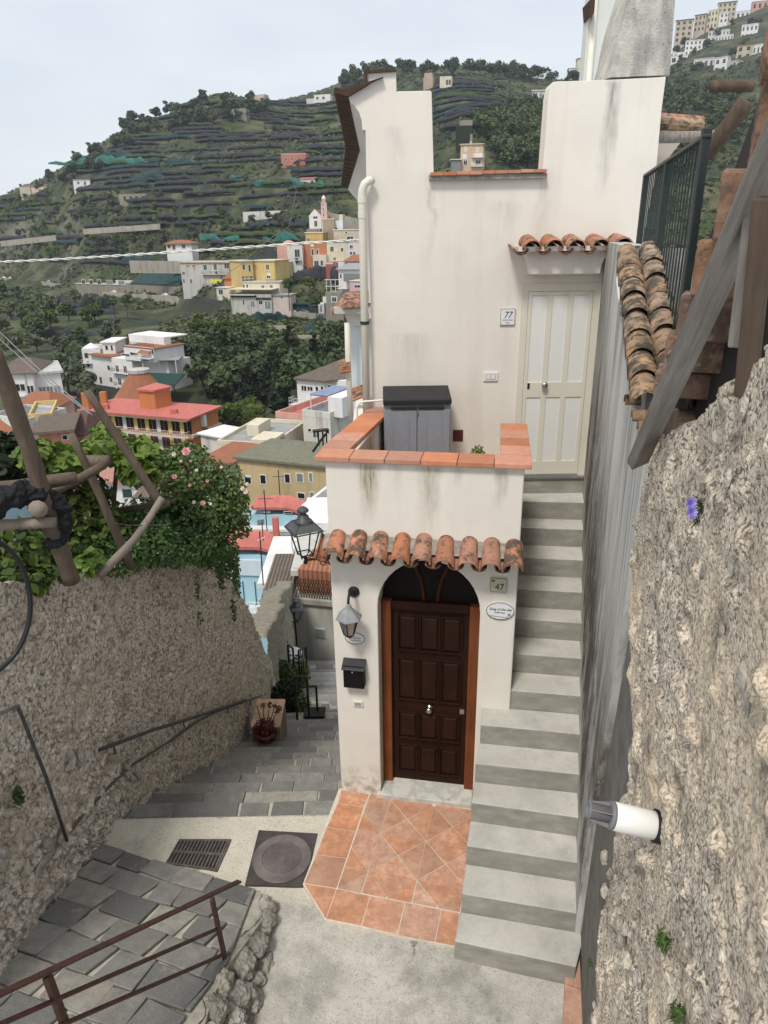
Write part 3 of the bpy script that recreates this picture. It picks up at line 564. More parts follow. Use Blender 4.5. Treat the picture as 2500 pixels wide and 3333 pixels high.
# clay blocks stepping up along the verge, and the shed above the stone wall
M_clay = terracotta('clay_block', (.19, .10, .062), .8, (.33, .20, .125), (.085, .062, .045))
shed = thing('lean_to_shed', 'dark lean-to shed edge of stacked clay blocks above the rubble wall', 'shed', R2(2300, 1300))
for i, (x, y0, y1, Y_) in enumerate([(2440, 170, 560, 2.15), (2320, 555, 785, 2.55), (2247, 785, 968, 2.9), (2196, 965, 1108, 3.2), (2156, 1098, 1206, 3.45), (2124, 1212, 1290, 3.62)]):
    tp, bt = aY(x, y0, Y_), aY(x, y1, Y_); hh = tp[2] - bt[2]; wd = .62 if i < 4 else .42
    V = []; 
    b = MB(); x0 = float(bt[0]) - .03; 
    nx, ny, nz = 7, 5, 5
    Vg = []; dp_ = .3
    Mz = Matrix.Translation((float(bt[0]), Y_, float(bt[2]))) @ Matrix.Rotation(-.42, 4, 'Z')
    b.box((wd / 2, dp_ / 2, hh / 2), (wd, dp_, hh + .004), M=Mz)
    o = link('clay_block', b, M_clay, shed); bv = o.modifiers.new('edge', 'BEVEL'); bv.width = .012; bv.segments = 2
    sb = o.modifiers.new('sub', 'SUBSURF'); sb.subdivision_type = 'SIMPLE'; sb.levels = sb.render_levels = 3
    tx = bpy.data.textures.get('lumps') or bpy.data.textures.new('lumps', 'CLOUDS'); tx.noise_scale = .05; tx.noise_depth = 4
    dm = o.modifiers.new('lump', 'DISPLACE'); dm.texture = tx; dm.texture_coords = 'GLOBAL'; dm.strength = .022; dm.mid_level = .5
tp, bt = aY(2480, 20, 1.95), aY(2480, 215, 1.95)
o = link('clay_block', MB().box((.25, .2, (tp[2] - bt[2]) / 2), (.5, .3, tp[2] - bt[2]), M=Matrix.Translation((float(bt[0]), 1.95, float(bt[2]))) @ Matrix.Rotation(-.42, 4, 'Z')), M_clay, shed, bevel=.03)
W_gr = wood('grey_weathered_wood', (.36, .325, .285), (.15, .13, .11), 34, .85); W_br = wood('brown_old_wood', (.16, .115, .085), (.07, .05, .038), 22, .85)
M_void = mat('void_shade', (.03, .026, .022), k=3)  # near-black colour stands in for the shade inside openings
b = MB(); pq = [R2(2150, 1420, -.12), R2(2540, 1120, -.12)]
b.prism([R2(2120, 1460, -.25), R2(2800, 1000, -.25), R2(2800, 100, -.25), R2(2480, 300, -.3), R2(2300, 800, -.3), R2(2180, 1150, -.3)], np.zeros(3), -nR * .1); link('shade_backing', b, M_void, shed)  # dark sheet: shade of the gap under the plank, put in as colour
def beam(name, p, q, wd, th, m, parent, roll=0.0):
    p, q = Vector(p), Vector(q); d = (q - p); L = d.length; M = Matrix.Translation((p + q) / 2) @ d.to_track_quat('Z', 'Y').to_matrix().to_4x4() @ Matrix.Rotation(roll, 4, 'Z')
    o = link(name, MB().box((0, 0, 0), (wd, th, L)), m, parent, bevel=.006); l_, r_, _ = M.decompose(); o.location = l_; o.rotation_euler = r_.to_euler(); return o
beam('plank', aY(2075, 1505, 3.05), aY(2595, 330, 1.75), .085, .05, W_gr, shed, .5)
beam('batten', aY(2392, 1125, 2.0), aY(2452, 640, 1.95), .035, .05, W_gr, shed, .2); beam('batten', aY(2425, 1290, 1.9), aY(2492, 640, 1.85), .05, .04, W_br, shed, .1)
beam('batten', aY(2140, 1575, 3.35), aY(2160, 1340, 3.35), .05, .07, W_br, shed, .1); beam('batten', aY(2172, 1560, 3.3), aY(2190, 1330, 3.3), .035, .05, W_br, shed, .1)
# ------------------------------------------------------------------ black railing on the capping
t0 = aY(2103, 578, 6.9); t1 = aY(2300, 432, 4.15); zt = (t0[2] + t1[2]) / 2
rail = thing('iron_railing', 'black iron railing of close vertical bars above the tiled wall capping', 'railing', t0); M_grn = mat('dark_green_iron', (.018, .026, .025), (.028, .036, .034), 9, .45, .1, 60)
tp_ = lambda u: np.array([t0[0] + (t1[0] - t0[0]) * u, t0[1] + (t1[1] - t0[1]) * u, zt])
zlow = lambda u: float(np.interp(u, [0, .65, 1.0], [-.2, -.93, -1.45]))
bar_z = np.array([0, 0, .02])
beam('top_rail', tp_(-.01), tp_(1.01), .05, .02, M_grn, rail); lw_ = [np.array([*tp_(u)[:2], zlow(u)]) for u in (0, .65, 1.0)]
for a, b in zip(lw_, lw_[1:]): beam('bottom_rail', a, b, .05, .02, mat('galvanised', (.32, .34, .36), k=9, rough=.5, metal=.6), rail)
for i in range(25):
    u = i / 24; big = i in (0, 12, 24); p = tp_(u); w_ = .045 if big else .011
    o = beam('post' if big else 'bar', np.array([p[0], p[1], zlow(u) - (.1 if big else 0)]), p + bar_z * (2 if i == 24 else 0), w_, w_, M_grn, rail)
# ------------------------------------------------------------------ white flue on the stone wall
fb, ft = R2(2142, 2690, .02), None
fc = aY(2142, 2690, 1.99); fdir = Vector((aY(1930, 2640, 2.02) - fc)).normalized()
flue = thing('flue_terminal', 'white boiler flue with grey tip and black collar sticking out of the rubble wall', 'flue', fc)
MF = Matrix.Translation(Vector(fc) - fdir * .02) @ fdir.to_track_quat('Z', 'X').to_matrix().to_4x4() @ Matrix.Diagonal((.92, .92, 1.32, 1))
link('collar', MB().lathe([(.064, -.05), (.066, .0), (.064, .026), (.05, .03)], n=28, M=MF), mat('black_rubber', (.012, .012, .013), k=30, rough=.6, bs=.4), flue, smooth=True)
M_fl = NT('flue_white'); sp_ = M_fl.ramp(M_fl.noise(30, 3, .6), (.71, 0.0), (.73, 1.0)); M_fl = M_fl.out(M_fl.mix(sp_, (.74, .74, .71), (.05, .045, .04)), .35)
link('tube', MB().lathe([(.05, .02), (.055, .024), (.055, .138), (.05, .142)], n=32, M=MF), M_fl, flue, smooth=True)
M_gp = mat('grey_plastic', (.19, .19, .2), (.14, .14, .15), 12, .5, .05)
link('ring', MB().lathe([(.046, .14), (.054, .141), (.054, .15), (.044, .152)], n=32, M=MF), M_gp, flue, smooth=True)
link('inner_pipe', MB().lathe([(.031, .12), (.031, .205), (.034, .207), (.034, .213), (.026, .213), (.026, .14)], n=24, M=MF), M_gp, flue, smooth=True)
for k in range(4):
    q = math.pi / 4 + k * math.pi / 2; m = MB()
    A = [(math.cos(q) * r - math.sin(q) * s_ * .002, math.sin(q) * r + math.cos(q) * s_ * .002, z) for s_ in (-1, 1) for r, z in ((.032, .15), (.05, .15), (.036, .21), (.032, .21))]
    A = [tuple(MF @ Vector(p)) for p in A]; m.add(A, [(0, 1, 2, 3), (4, 5, 6, 7), (0, 1, 5, 4), (1, 2, 6, 5), (2, 3, 7, 6)]); link('fin', m, M_gp, flue)
# ------------------------------------------------------------------ the ground of the landing
def conc_mat():
    t = NT('landing_concrete'); X, Y, Z = t.xyz()
    n1 = t.noise(2.2, 6, .65); c = t.mix(t.ramp(n1, (.38, 0.0), (.60, 1.0)), (.56, .53, .465), (.39, .37, .325)); c = t.mix(t.ramp(t.noise(4.5, 6, .75, off=51), (.48, 0.0), (.62, .7)), c, (.60, .575, .515)); c = t.mix(t.ramp(t.noise(3.2, 6, .75, off=61), (.55, 0.0), (.66, .6)), c, (.30, .29, .25))
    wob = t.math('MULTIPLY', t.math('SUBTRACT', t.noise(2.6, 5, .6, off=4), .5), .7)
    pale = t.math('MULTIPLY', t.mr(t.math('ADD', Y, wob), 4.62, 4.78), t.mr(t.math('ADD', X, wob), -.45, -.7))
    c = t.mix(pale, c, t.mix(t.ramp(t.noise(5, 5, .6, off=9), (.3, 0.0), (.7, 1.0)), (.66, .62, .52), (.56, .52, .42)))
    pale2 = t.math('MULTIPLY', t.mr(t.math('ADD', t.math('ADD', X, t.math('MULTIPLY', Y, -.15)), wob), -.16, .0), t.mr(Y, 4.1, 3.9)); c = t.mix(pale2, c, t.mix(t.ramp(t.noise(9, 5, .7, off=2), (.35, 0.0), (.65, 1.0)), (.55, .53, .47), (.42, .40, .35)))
    c = t.mix(t.ramp(t.noise(1.1, 5, .7, off=20), (.54, 0.0), (.66, .8)), c, (.27, .26, .225)); c = t.mix(t.ramp(t.noise(60, 4, .6), (.56, 0.0), (.66, .6)), c, (.20, .19, .165)); c = t.mix(t.ramp(t.noise(55, 4, .6, off=6), (.62, 0.0), (.72, .5)), c, (.62, .60, .55))
    d_ = t.voro(.9, 'DISTANCE_TO_EDGE'); vv_ = t.math('ADD', d_[0], t.math('MULTIPLY', t.math('SUBTRACT', t.noise(3.5, 6, .7), .5), .32)); crack = t.math('MULTIPLY', t.ramp(vv_, (.002, 1.0), (.014, 0.0)), t.ramp(t.noise(1.5, 3, off=30), (.45, 0.0), (.56, 1.0)))
    c = t.mix(t.math('MULTIPLY', crack, .8), c, (.08, .075, .065))
    return t.out(c, .93, t.math('SUBTRACT', t.math('ADD', t.noise(40, 6, .75), t.math('MULTIPLY', t.noise(140, 3), .5)), t.math('MULTIPLY', crack, 1.2)), .75, .015)
M_land = conc_mat()
xs_, ys_ = np.meshgrid(np.linspace(-3.3, 2.2, 190), np.linspace(1.2, 5.74, 160), indexing='ij')
Gg = np.stack([xs_, ys_, np.full_like(xs_, G0)], -1); Gg[..., 2] += fbm(Gg, 1.7, 3, 2) * .012 + fbm(Gg, 11, 3, 8) * .004 - .008
yf = 5.72 + .01 * xs_[:, -1]; Gg[:, -1, 1] = yf; Gg[:, -1, 2] = G0 - .4; Gg[:, -2, 1] = yf - .004; Gg[:, -2, 2] = G0
ground = sheet('ground', Gg, M_land); tag(ground, kind='structure')
# terracotta entrance patch: a border of square tiles and a field of triangles
tp = lambda x, y, z=0.0: aZ(x, y, G0 + z)[:2]
patio = thing('entrance_tiling', 'terracotta tile patch laid in triangles before the arched door', 'tiling', aZ(1250, 2800, G0))
O = tp(1096, 2898); E1 = tp(1493, 2975) - O; E2 = tp(1202, 2592) - O; e1, e2 = E1 / np.linalg.norm(E1), E2 / np.linalg.norm(E2)
A_, B_ = tp(1271, 2604), tp(1412, 2628); C2 = tp(1241.5, 2715); pt1 = np.linalg.norm(B_ - A_); pt2 = np.linalg.norm(C2 - A_)
inv = np.linalg.inv(np.stack([e1, e2], 1)); loc = lambda p: inv @ (np.array(p) - O)
a0_ = loc(tp(1198.5, 2841))                       # one lattice node
wmax, hmax = float(np.linalg.norm(E1)), float(np.linalg.norm(E2)) + .02
base = [tp(1104, 2570), tp(986, 2883), tp(1058, 3001), tp(1479, 3088), tp(1560, 2640), tp(1530, 2600)]
link('bedding', MB().prism([np.array([*p, G0 - .02]) for p in base], np.zeros(3), np.array([0, 0, .0385])), mat('grout', (.66, .60, .50), (.52, .46, .38), 12, .9, .3, 90), patio)
def clip(poly, f):
    o_ = []
    for i in range(len(poly)):
        p, q = poly[i], poly[(i + 1) % len(poly)]; a, b = f(p), f(q)
        if a >= 0: o_.append(p)
        if (a >= 0) != (b >= 0): o_.append(p + (q - p) * (a / (a - b)))
    return o_
def area(p): return abs(sum(p[i][0] * p[(i + 1) % len(p)][1] - p[(i + 1) % len(p)][0] * p[i][1] for i in range(len(p)))) / 2
def shrink(p, g):
    c = sum(p) / len(p); return [c + (q - c) * (1 - g / max(np.linalg.norm(q - c), 1e-4)) for q in p]
stairR = lambda x, y: 0
side = [ST[12][0], ST[10][0], ST[8][0], ST[7][0]]; sideline = lambda z: None
sA, sB = np.array(ST[12][0][:2]), np.array(ST[8][0][:2]); sn = np.array([(sB - sA)[1], -(sB - sA)[0]]); sn /= np.linalg.norm(sn)
def floor_tile(poly, name='floor_tile'):
    poly = clip([np.array(p, float) for p in poly], lambda p: -(p - sA) @ sn - .012)
    if len(poly) < 3 or area(poly) < .0012: return
    poly = shrink(poly, .0062)
    link(name, MB().prism([np.array([*p, G0 + .006]) for p in poly], np.zeros(3), np.array([0, 0, .016 + R_.uniform(-.0015, .0015)])), M_floor, patio)
G_ = lambda q: O + e1 * q[0] + e2 * q[1]
for i in range(-2, 5):
    for j in range(-2, 5):
        c0_ = a0_ + np.array([i * pt1, j * pt2]); cor = [c0_, c0_ + [pt1, 0], c0_ + [pt1, pt2], c0_ + [0, pt2]]; ce = c0_ + [pt1 / 2, pt2 / 2]
        for k in range(4):
            tri = [np.array(cor[k]), np.array(cor[(k + 1) % 4]), np.array(ce)]
            for f in (lambda p: p[0] - .003, lambda p: p[1] - .003, lambda p: wmax + .3 - p[0], lambda p: hmax - p[1]):
                tri = clip(tri, f)
                if len(tri) < 3: break
            if len(tri) >= 3: floor_tile([G_(q) for q in tri])
lft = [((1111, 2574), (1203, 2590)), ((1099, 2619), (1185, 2632)), ((1064, 2697), (1158, 2713)), ((1029, 2787), (1129, 2799)), ((990, 2880), (1096, 2897))]
for (a, b), (c_, d_) in zip(lft, lft[1:]): floor_tile([tp(*a), tp(*b), tp(*d_), tp(*c_)])
bot = [((1096, 2898), (1061, 2996)), ((1205, 2921), (1176, 3019)), ((1319, 2942), (1293, 3050)), ((1437, 2966), (1416, 3073)), ((1500, 2978), (1480, 3086))]
floor_tile([tp(990, 2881), tp(1096, 2898), tp(1061, 2996)])
for (a, b), (c_, d_) in zip(bot, bot[1:]): floor_tile([tp(*a), tp(*c_), tp(*d_), tp(*b)])
# terracotta kerb strip against the boundary wall, bottom right
kerb = thing('kerb_strip', 'reddish terracotta kerb strip along the foot of the rubble wall, bottom right', 'kerb', aZ(1880, 3100, G0))
ks = [((1850, 2922), (1945, 2962)), ((1846, 3035), (1938, 3060)), ((1838, 3200), (1925, 3230)), ((1828, 3400), (1910, 3420)), ((1820, 3600), (1900, 3620))]
for (a, b), (c_, d_) in zip(ks, ks[1:]):
    P4 = shrink([aZ(*p, G0 + .07)[:2] for p in (a, b, d_, c_)], .004); link('kerb_tile', MB().prism([np.array([*p, G0 - .02]) for p in P4], np.zeros(3), np.array([0, 0, .09])), M_floor, kerb, bevel=.004)
# drain grate
M_cast = mat('cast_iron', (.17, .145, .13), (.09, .075, .068), 12, .6, .35, 70, metal=.3); M_pitshade = mat('pit_shade', (.012, .011, .01), k=3)
gq = [aZ(x, y, G0 + .012) for x, y in ((583, 2731), (752, 2731), (707, 2834), (538, 2810))]
grate = thing('drain_grate', 'dark cast-iron drain grate let into the pale concrete landing', 'drain grate', gq[3])
bi = lambda u, v, z=0: (gq[0] * (1 - u) + gq[1] * u) * (1 - v) + (gq[3] * (1 - u) + gq[2] * u) * v + np.array([0, 0, z])
def gbar(u0, u1, v0, v1, nm, zt=.0): link(nm, MB().prism([bi(u0, v0), bi(u1, v0), bi(u1, v1), bi(u0, v1)], np.array([0, 0, -.03]), np.array([0, 0, zt])), M_cast, grate)
link('pit', MB().prism([bi(.01, .01), bi(.99, .01), bi(.99, .99), bi(.01, .99)], np.array([0, 0, -.012]), np.array([0, 0, -.004])), M_pitshade, grate)  # near-black plate under the bars, painted as the shade of the pit
for a in ((0, 1, 0, .06), (0, 1, .94, 1), (0, .03, .06, .94), (.97, 1, .06, .94), (.03, .97, .46, .54)): gbar(*a, 'frame_bar', .002)
for i in range(14):
    u = .03 + .94 * (i + .28) / 14
    for v0, v1 in ((.06, .46), (.54, .94)): gbar(u, u + .036, v0, v1, 'bar')
# manhole cover
mq = [aZ(x, y, G0 + .01) for x, y in ((842, 2702), (1034, 2713), (992, 2884), (797, 2880))]
mh = thing('manhole_cover', 'round cast-iron manhole cover in a square frame beside the terracotta tiles', 'manhole cover', (mq[0] + mq[2]) / 2)
link('frame', MB().prism(mq, np.array([0, 0, -.03]), np.array([0, 0, .003])), mat('dark_cast_iron', (.075, .066, .062), (.045, .04, .038), 9, .6, .3, 60), mh, bevel=.004)
mc = aZ(918, 2795, G0 + .01); rad = .5 * min(np.linalg.norm(mq[1] - mq[0]), np.linalg.norm(mq[2] - mq[1])) * .94
M_cast2 = mat('worn_cast_iron', (.30, .26, .24), (.15, .125, .115), 4, .4, .3, 70, metal=.55)
link('ring', MB().lathe([(rad, 0), (rad, .012), (rad * .985, .017), (rad * .67, .017), (rad * .655, .009), (.001, .009)], c=mc, n=48), M_cast2, mh)
for rr, nn in ((.6, 40), (.51, 36), (.42, 30), (.33, 24), (.24, 18), (.15, 10)):
    m = MB()
    for k in range(nn): q = 2 * math.pi * k / nn; m.box((mc[0] + rad * rr * math.cos(q), mc[1] + rad * rr * math.sin(q), mc[2] + .012), (rad * .068, rad * rr * 6.28 / nn * .68, .01), rz=q)
    o = link('stud_ring', m, M_cast2, mh); o['kind'] = 'stuff'
# ------------------------------------------------------------------ left garden wall: base and crest follow the alley downhill
SL = .56; Y0 = 5.74
def onslope(x, y, k=SL): d = ray(x, y); return d * ((G0 + k * Y0) / (d[2] + k * d[1]))
slz = lambda Y: G0 - SL * max(0.0, Y - Y0)
# (Y, x of the face at the foot, foot z, crest z, crest lean)
crest_px = [(3.2, -60, 1925), (4.2, 0, 1905), (4.75, 60, 1900), (5.0, 130, 1885), (5.25, 205, 1888), (5.5, 235, 1868), (5.8, 290, 1870), (6.3, 360, 1862), (6.9, 440, 1835), (7.4, 520, 1822), (7.9, 580, 1812), (8.3, 630, 1806), (8.7, 672, 1812), (9.1, 705, 1825), (9.6, 752, 1838), (10.3, 786, 1905), (11.0, 822, 1990), (11.75, 855, 2060), (12.6, 874, 2120), (13.6, 890, 2160)]
fx_ = lambda Y: float(np.interp(Y, [2.6, 4.2, 5.2, 5.8, 6.8, 7.6, 9.6, 11.7, 13.6], [-2.95, -2.92, -2.87, -2.84, -2.71, -2.57, -2.32, -2.33, -2.45]))
cy = np.array([c[0] for c in crest_px]); cz_ = np.array([aY(c[1], c[2], c[0])[2] for c in crest_px])
nu, nv = 330, 190; Ys = np.linspace(3.0, 13.4, nu); Lw = np.zeros((nu, nv, 3))
vv = np.linspace(0, 1, nv); crest = np.interp(Ys, cy, cz_)
crest = crest + fbm(np.stack([Ys, Ys * 0, Ys * 0], 1), 2.2, 4, 4) * .05
for i, Y in enumerate(Ys):
    zf = slz(Y) - .35; h_ = crest[i] - zf; nb = nv - 16
    z = zf + np.minimum(np.arange(nv) / (nb - 1), 1) * h_; lean = -.10 * (z - zf) / max(h_, .1)
    back = np.clip((np.arange(nv) - nb + 1) / 16, 0, 1)
    Lw[i, :, 0] = fx_(Y) + lean - back * .42; Lw[i, :, 1] = Y; Lw[i, :, 2] = z - back ** 2 * .10
d = fbm(Lw, 1.3, 3, 3) * .035 + (np.abs(fbm(Lw, 20, 3, 8)) ** .8) * .018 + np.clip(vnoise(Lw, 9, 17) - .3, 0, 1) * .05 - np.clip(vnoise(Lw, 12, 31) - .55, 0, 1) * .14
low = np.clip((-Lw[..., 2] - 3.9) / 1.2, 0, 1) * np.clip((6.6 - Lw[..., 1]) / 1.2, 0, 1)          # the loose rubble at the lower left
F_ = Lw * np.array([1, 1, 2.2]); d = d + low * (np.abs(vnoise(F_, 6.5, 44)) * .085 - .02 + np.abs(vnoise(F_, 15, 45)) * .03)
hol = aY(410, 2290, 1)                                                    # a hole where a stone fell out, and the crack to its left
hp = None
for (px_, py_, r_, dp_) in ((412, 2290, .085, .16), (140, 2230, .06, .07), (138, 2260, .05, .06), (150, 2200, .05, .08), (128, 2080, .05, .08), (110, 2045, .05, .09), (290, 2620, .09, .05), (1035 - 880, 2055, .03, .05)):
    dr = ray(px_, py_); Yh = 5.4
    for _ in range(6): X_ = dr[0] / dr[1] * Yh; Yh = Yh * (fx_(Yh) - .05) / X_
    q = dr * (Yh / dr[1]); rr = np.sqrt(((Lw[..., 1:] - q[1:]) ** 2 * np.array([1, .6])).sum(-1)) + vnoise(Lw, 14, 3) * .02
    d = d - dp_ * np.clip(1 - rr / r_, 0, 1) ** .5
Lw[..., 0] += d; Lw[..., 2] += vnoise(Lw, 9, 60) * .025 * np.linspace(0, 1, nv)[None, :]
gwall = thing('garden_wall', 'high rough stone garden wall running down the left side of the alley', 'wall', (-2.85, 6, G0))
M_stoneL = pebble_mat('old_rubble_wall', 30, ((.36, .32, .265), (.56, .50, .42), (.66, .60, .52), (.45, .40, .34), (.80, .77, .70)), (.115, .10, .08), (.50, .42, .33, .35))
sheet('rubble_face', Lw, M_stoneL, gwall)
rs = random.Random(12); WL_ = Matrix.Rotation(math.radians(88), 4, 'Z')
for k in range(120):                                                      # flat stones at the bottom left, bedded in courses
    Y = rs.uniform(4.0, 6.4); z = G0 + rs.uniform(0.0, 1.75) - max(0, Y - Y0) * .5
    if z > G0 + 1.9 - (Y - 4.0) * .55: continue
    stone((fx_(Y) - .02 + rs.uniform(-.03, .03), Y, z), rs.uniform(.05, .12), gwall, WL_, rs, .4).scale[2] *= .55
for k in range(50):
    Y = rs.uniform(4.6, 12); z = rs.uniform(slz(Y), float(np.interp(Y, Ys, crest)) - .1)
    stone((fx_(Y) - .07, Y, z), rs.uniform(.02, .04), gwall, WL_, rs, .45)
# the next wall down the alley
nu, nv = 90, 60; Ys2 = np.linspace(13.0, 27.0, nu); L2 = np.zeros((nu, nv, 3))
fx2 = lambda Y: float(np.interp(Y, [13, 15.5, 19.4, 25, 27], [-2.50, -2.62, -3.15, -3.75, -3.9])); cp2 = [(13.0, 883, 2075), (14.5, 905, 2010), (17, 908, 1960), (20, 905, 1925), (24, 893, 1912), (27, 880, 1890)]
cz2 = np.interp(Ys2, [c[0] for c in cp2], [aY(c[1], c[2], c[0])[2] for c in cp2])
for i, Y in enumerate(Ys2):
    zf = slz(Y) - .5; z = zf + np.minimum(np.arange(nv) / (nv - 7), 1) * (cz2[i] - zf); back = np.clip((np.arange(nv) - nv + 7) / 6, 0, 1)
    L2[i, :, 0] = fx2(Y) - back * .6; L2[i, :, 1] = Y; L2[i, :, 2] = z
L2[..., 0] += fbm(L2, 1.1, 3, 6) * .08 + np.abs(fbm(L2, 8, 3, 2)) * .04; L2[..., 2] += vnoise(L2, 2.7, 9) * .06 * np.linspace(0, 1, nv)
w2 = thing('stone_wall', 'farther yellowish stone wall beyond the garden wall, lower down the alley', 'wall', (-3, 18, slz(18)))
M_stone2 = stone_mat('far_rubble_wall', (.30, .27, .21), (.20, .18, .145), (.12, .11, .09), (.38, .35, .29), .6, .3, (.33, .28, .17, .4)); sheet('rubble_face', L2, M_stone2, w2)
# ------------------------------------------------------------------ the stepped alley, paved in basalt
def basalt():
    t = NT('basalt_paving'); r = t.rnd(); b_ = t.ramp(r, (0.0, (.125, .127, .128)), (.25, (.23, .225, .21)), (.5, (.33, .315, .28)), (.75, (.17, .17, .163)), (1.0, (.43, .40, .34)))
    c = t.mix(t.ramp(t.noise(9, 6, .7), (.35, 0.0), (.65, .6)), b_, (.13, .125, .115)); c = t.mix(t.ramp(t.noise(38, 4, .65), (.57, 0.0), (.68, .55)), c, (.27, .26, .235)); c = t.mix(t.ramp(t.noise(3.5, 4, .7, off=4), (.6, 0.0), (.72, .8)), c, (.33, .30, .24))
    return t.out(c, .72, t.math('ADD', t.noise(28, 6, .75), t.noise(90, 4)), .6, .012, spec=.35)
M_bas = basalt(); M_mort = mat('mortar_joint', (.50, .47, .39), (.34, .32, .27), 11, .95, .6, 60)
alley = tag(bpy.data.objects.new('alley_steps', None), kind='structure'); COL.objects.link(alley)
xl_ = lambda Y: fx_(Y) - .1 if Y < 13.2 else fx2(Y) - .1
xr_ = lambda Y: float(np.interp(Y, [5.7, 9, 12, 20, 30], [-.42, -.48, -.55, -.9, -1.2]))
run = .40; mb = MB(); nst = 56; rs = random.Random(5)
for i in range(nst):
    ya = Y0 + i * run; yb = ya + run; z = slz(yb) + .0
    xa, xb = xl_(ya), xr_(ya)
    mb.prism([np.array(p) for p in ((xa, ya - .12, z - .02), (xb, ya - .12, z - .02), (xb, yb, z - .02), (xa, yb, z - .02))], np.array([0, 0, -.6]), np.zeros(3))
    if i < 26:
        x = xa + rs.uniform(0, .2)
        while x < xb - .06:
            wd = min(rs.choice([.2, .3, .42, .6, .75]) * rs.uniform(.85, 1.15), xb - x)
            if xb - x - wd < .12: wd = xb - x
            for (y0_, y1_) in (((ya, yb),) if rs.random() < .72 else ((ya, ya + run * .5), (ya + run * .5, yb))):
                g = rs.uniform(.004, .016); q = [(x + g, y0_ + g), (x + wd - g, y0_ + g), (x + wd - g, y1_ - .002), (x + g, y1_ - .002)]; q = [np.array([a + rs.uniform(-.012, .012), b + rs.uniform(-.012, .004), z - .05]) for a, b in q]
                link('paving_stone', MB().prism(q, np.zeros(3), np.array([0, 0, .05 + rs.uniform(-.006, .012)])), M_bas, alley, bevel=.006 if i < 9 else 0)
            x += wd
    else:
        link('step_slab', MB().prism([np.array(p) for p in ((xa, ya, z - .03), (xb, ya, z - .03), (xb, yb, z - .03), (xa, yb, z - .03))], np.zeros(3), np.array([0, 0, .03])), M_bas, alley)
link('step_core', mb, M_mort, alley)
# ------------------------------------------------------------------ the basalt ramp at the lower left, raised above the landing
q1_, q2_ = aZ(285, 2725, G0 + .05), aZ(872, 2905, G0 + .10); q3_ = aZ(150, 3333, G0 + .58)
nn = np.cross(q2_ - q1_, q3_ - q1_); rz_ = lambda x, y: q1_[2] - (nn[0] * (x - q1_[0]) + nn[1] * (y - q1_[1])) / nn[2]
def onramp(x, y): d = ray(x, y); k = (nn @ q1_) / (nn @ d); return d * k
ramp_px = [(-60, 2770), (110, 2705), (300, 2738), (540, 2815), (800, 2882), (872, 2905), (868, 2965), (800, 3060), (742, 3130), (690, 3240), (640, 3400), (-120, 3600)]
RP = [onramp(*p) for p in ramp_px]
ramp = tag(bpy.data.objects.new('basalt_ramp', None), kind='structure'); COL.objects.link(ramp); ramp.location = tuple(RP[5])
N = 130
top = np.array([p for p in RP]); 
m = MB().prism([p - np.array([0, 0, .03]) for p in RP], np.zeros(3), np.array([0, 0, -1.1])); link('ramp_core', m, M_mort, ramp)
ax = (RP[5] - RP[2])[:2]; ax /= np.linalg.norm(ax); ay = np.array([-ax[1], ax[0]]); org = RP[2][:2]
poly2 = [p[:2] for p in RP]
def inside(poly, p):
    c = False
    for i in range(len(poly)):
        a, b = poly[i], poly[i - 1]
        if (a[1] > p[1]) != (b[1] > p[1]) and p[0] < (b[0] - a[0]) * (p[1] - a[1]) / (b[1] - a[1]) + a[0]: c = not c
    return c
def clip_convex(poly, edge_poly):
    for i in range(len(edge_poly)):
        a, b = edge_poly[i], edge_poly[(i + 1) % len(edge_poly)]; n_ = np.array([-(b - a)[1], (b - a)[0]])
        if n_ @ (sum(edge_poly) / len(edge_poly) - a) < 0: n_ = -n_
        poly = clip(poly, lambda p: (p - a) @ n_)
        if len(poly) < 3: return []
    return poly
hull2 = [np.array(poly2[i]) for i in (0, 1, 2, 5, 6, 8, 10, 11)]; rs = random.Random(9); y = -.25; r_i = 0; rowd = [.24, .23, .26, .28, .28, .3, .3, .32, .32, .34]
for r_i, dep in enumerate(rowd):
    x = -1.6 + rs.uniform(0, .25)
    while x < 2.1:
        wd = rs.uniform(.22, .42) * (1 + .04 * r_i); g = rs.uniform(.003, .012)
        Q = [org + ax * (x + g + rs.uniform(-.03, .03)) - ay * (y + g), org + ax * (x + wd - g) - ay * (y + g + rs.uniform(-.03, .03)), org + ax * (x + wd - g + rs.uniform(-.05, .03)) - ay * (y + dep - g), org + ax * (x + g + rs.uniform(-.03, .05)) - ay * (y + dep - g + rs.uniform(-.03, .02))]
        c_ = sum(Q) / 4
        Q = clip_convex(Q, hull2)
        if len(Q) >= 3 and area(Q) > .006:
            tl = rs.uniform(-.03, .03); V = [np.array([q[0], q[1], rz_(*q) - .03]) for q in Q]; up = np.array([0, 0, .032 + rs.uniform(-.006, .014)])
            link('paving_stone', MB().prism(V, np.zeros(3), up), M_bas, ramp, bevel=.009)
        x += wd
    y += dep
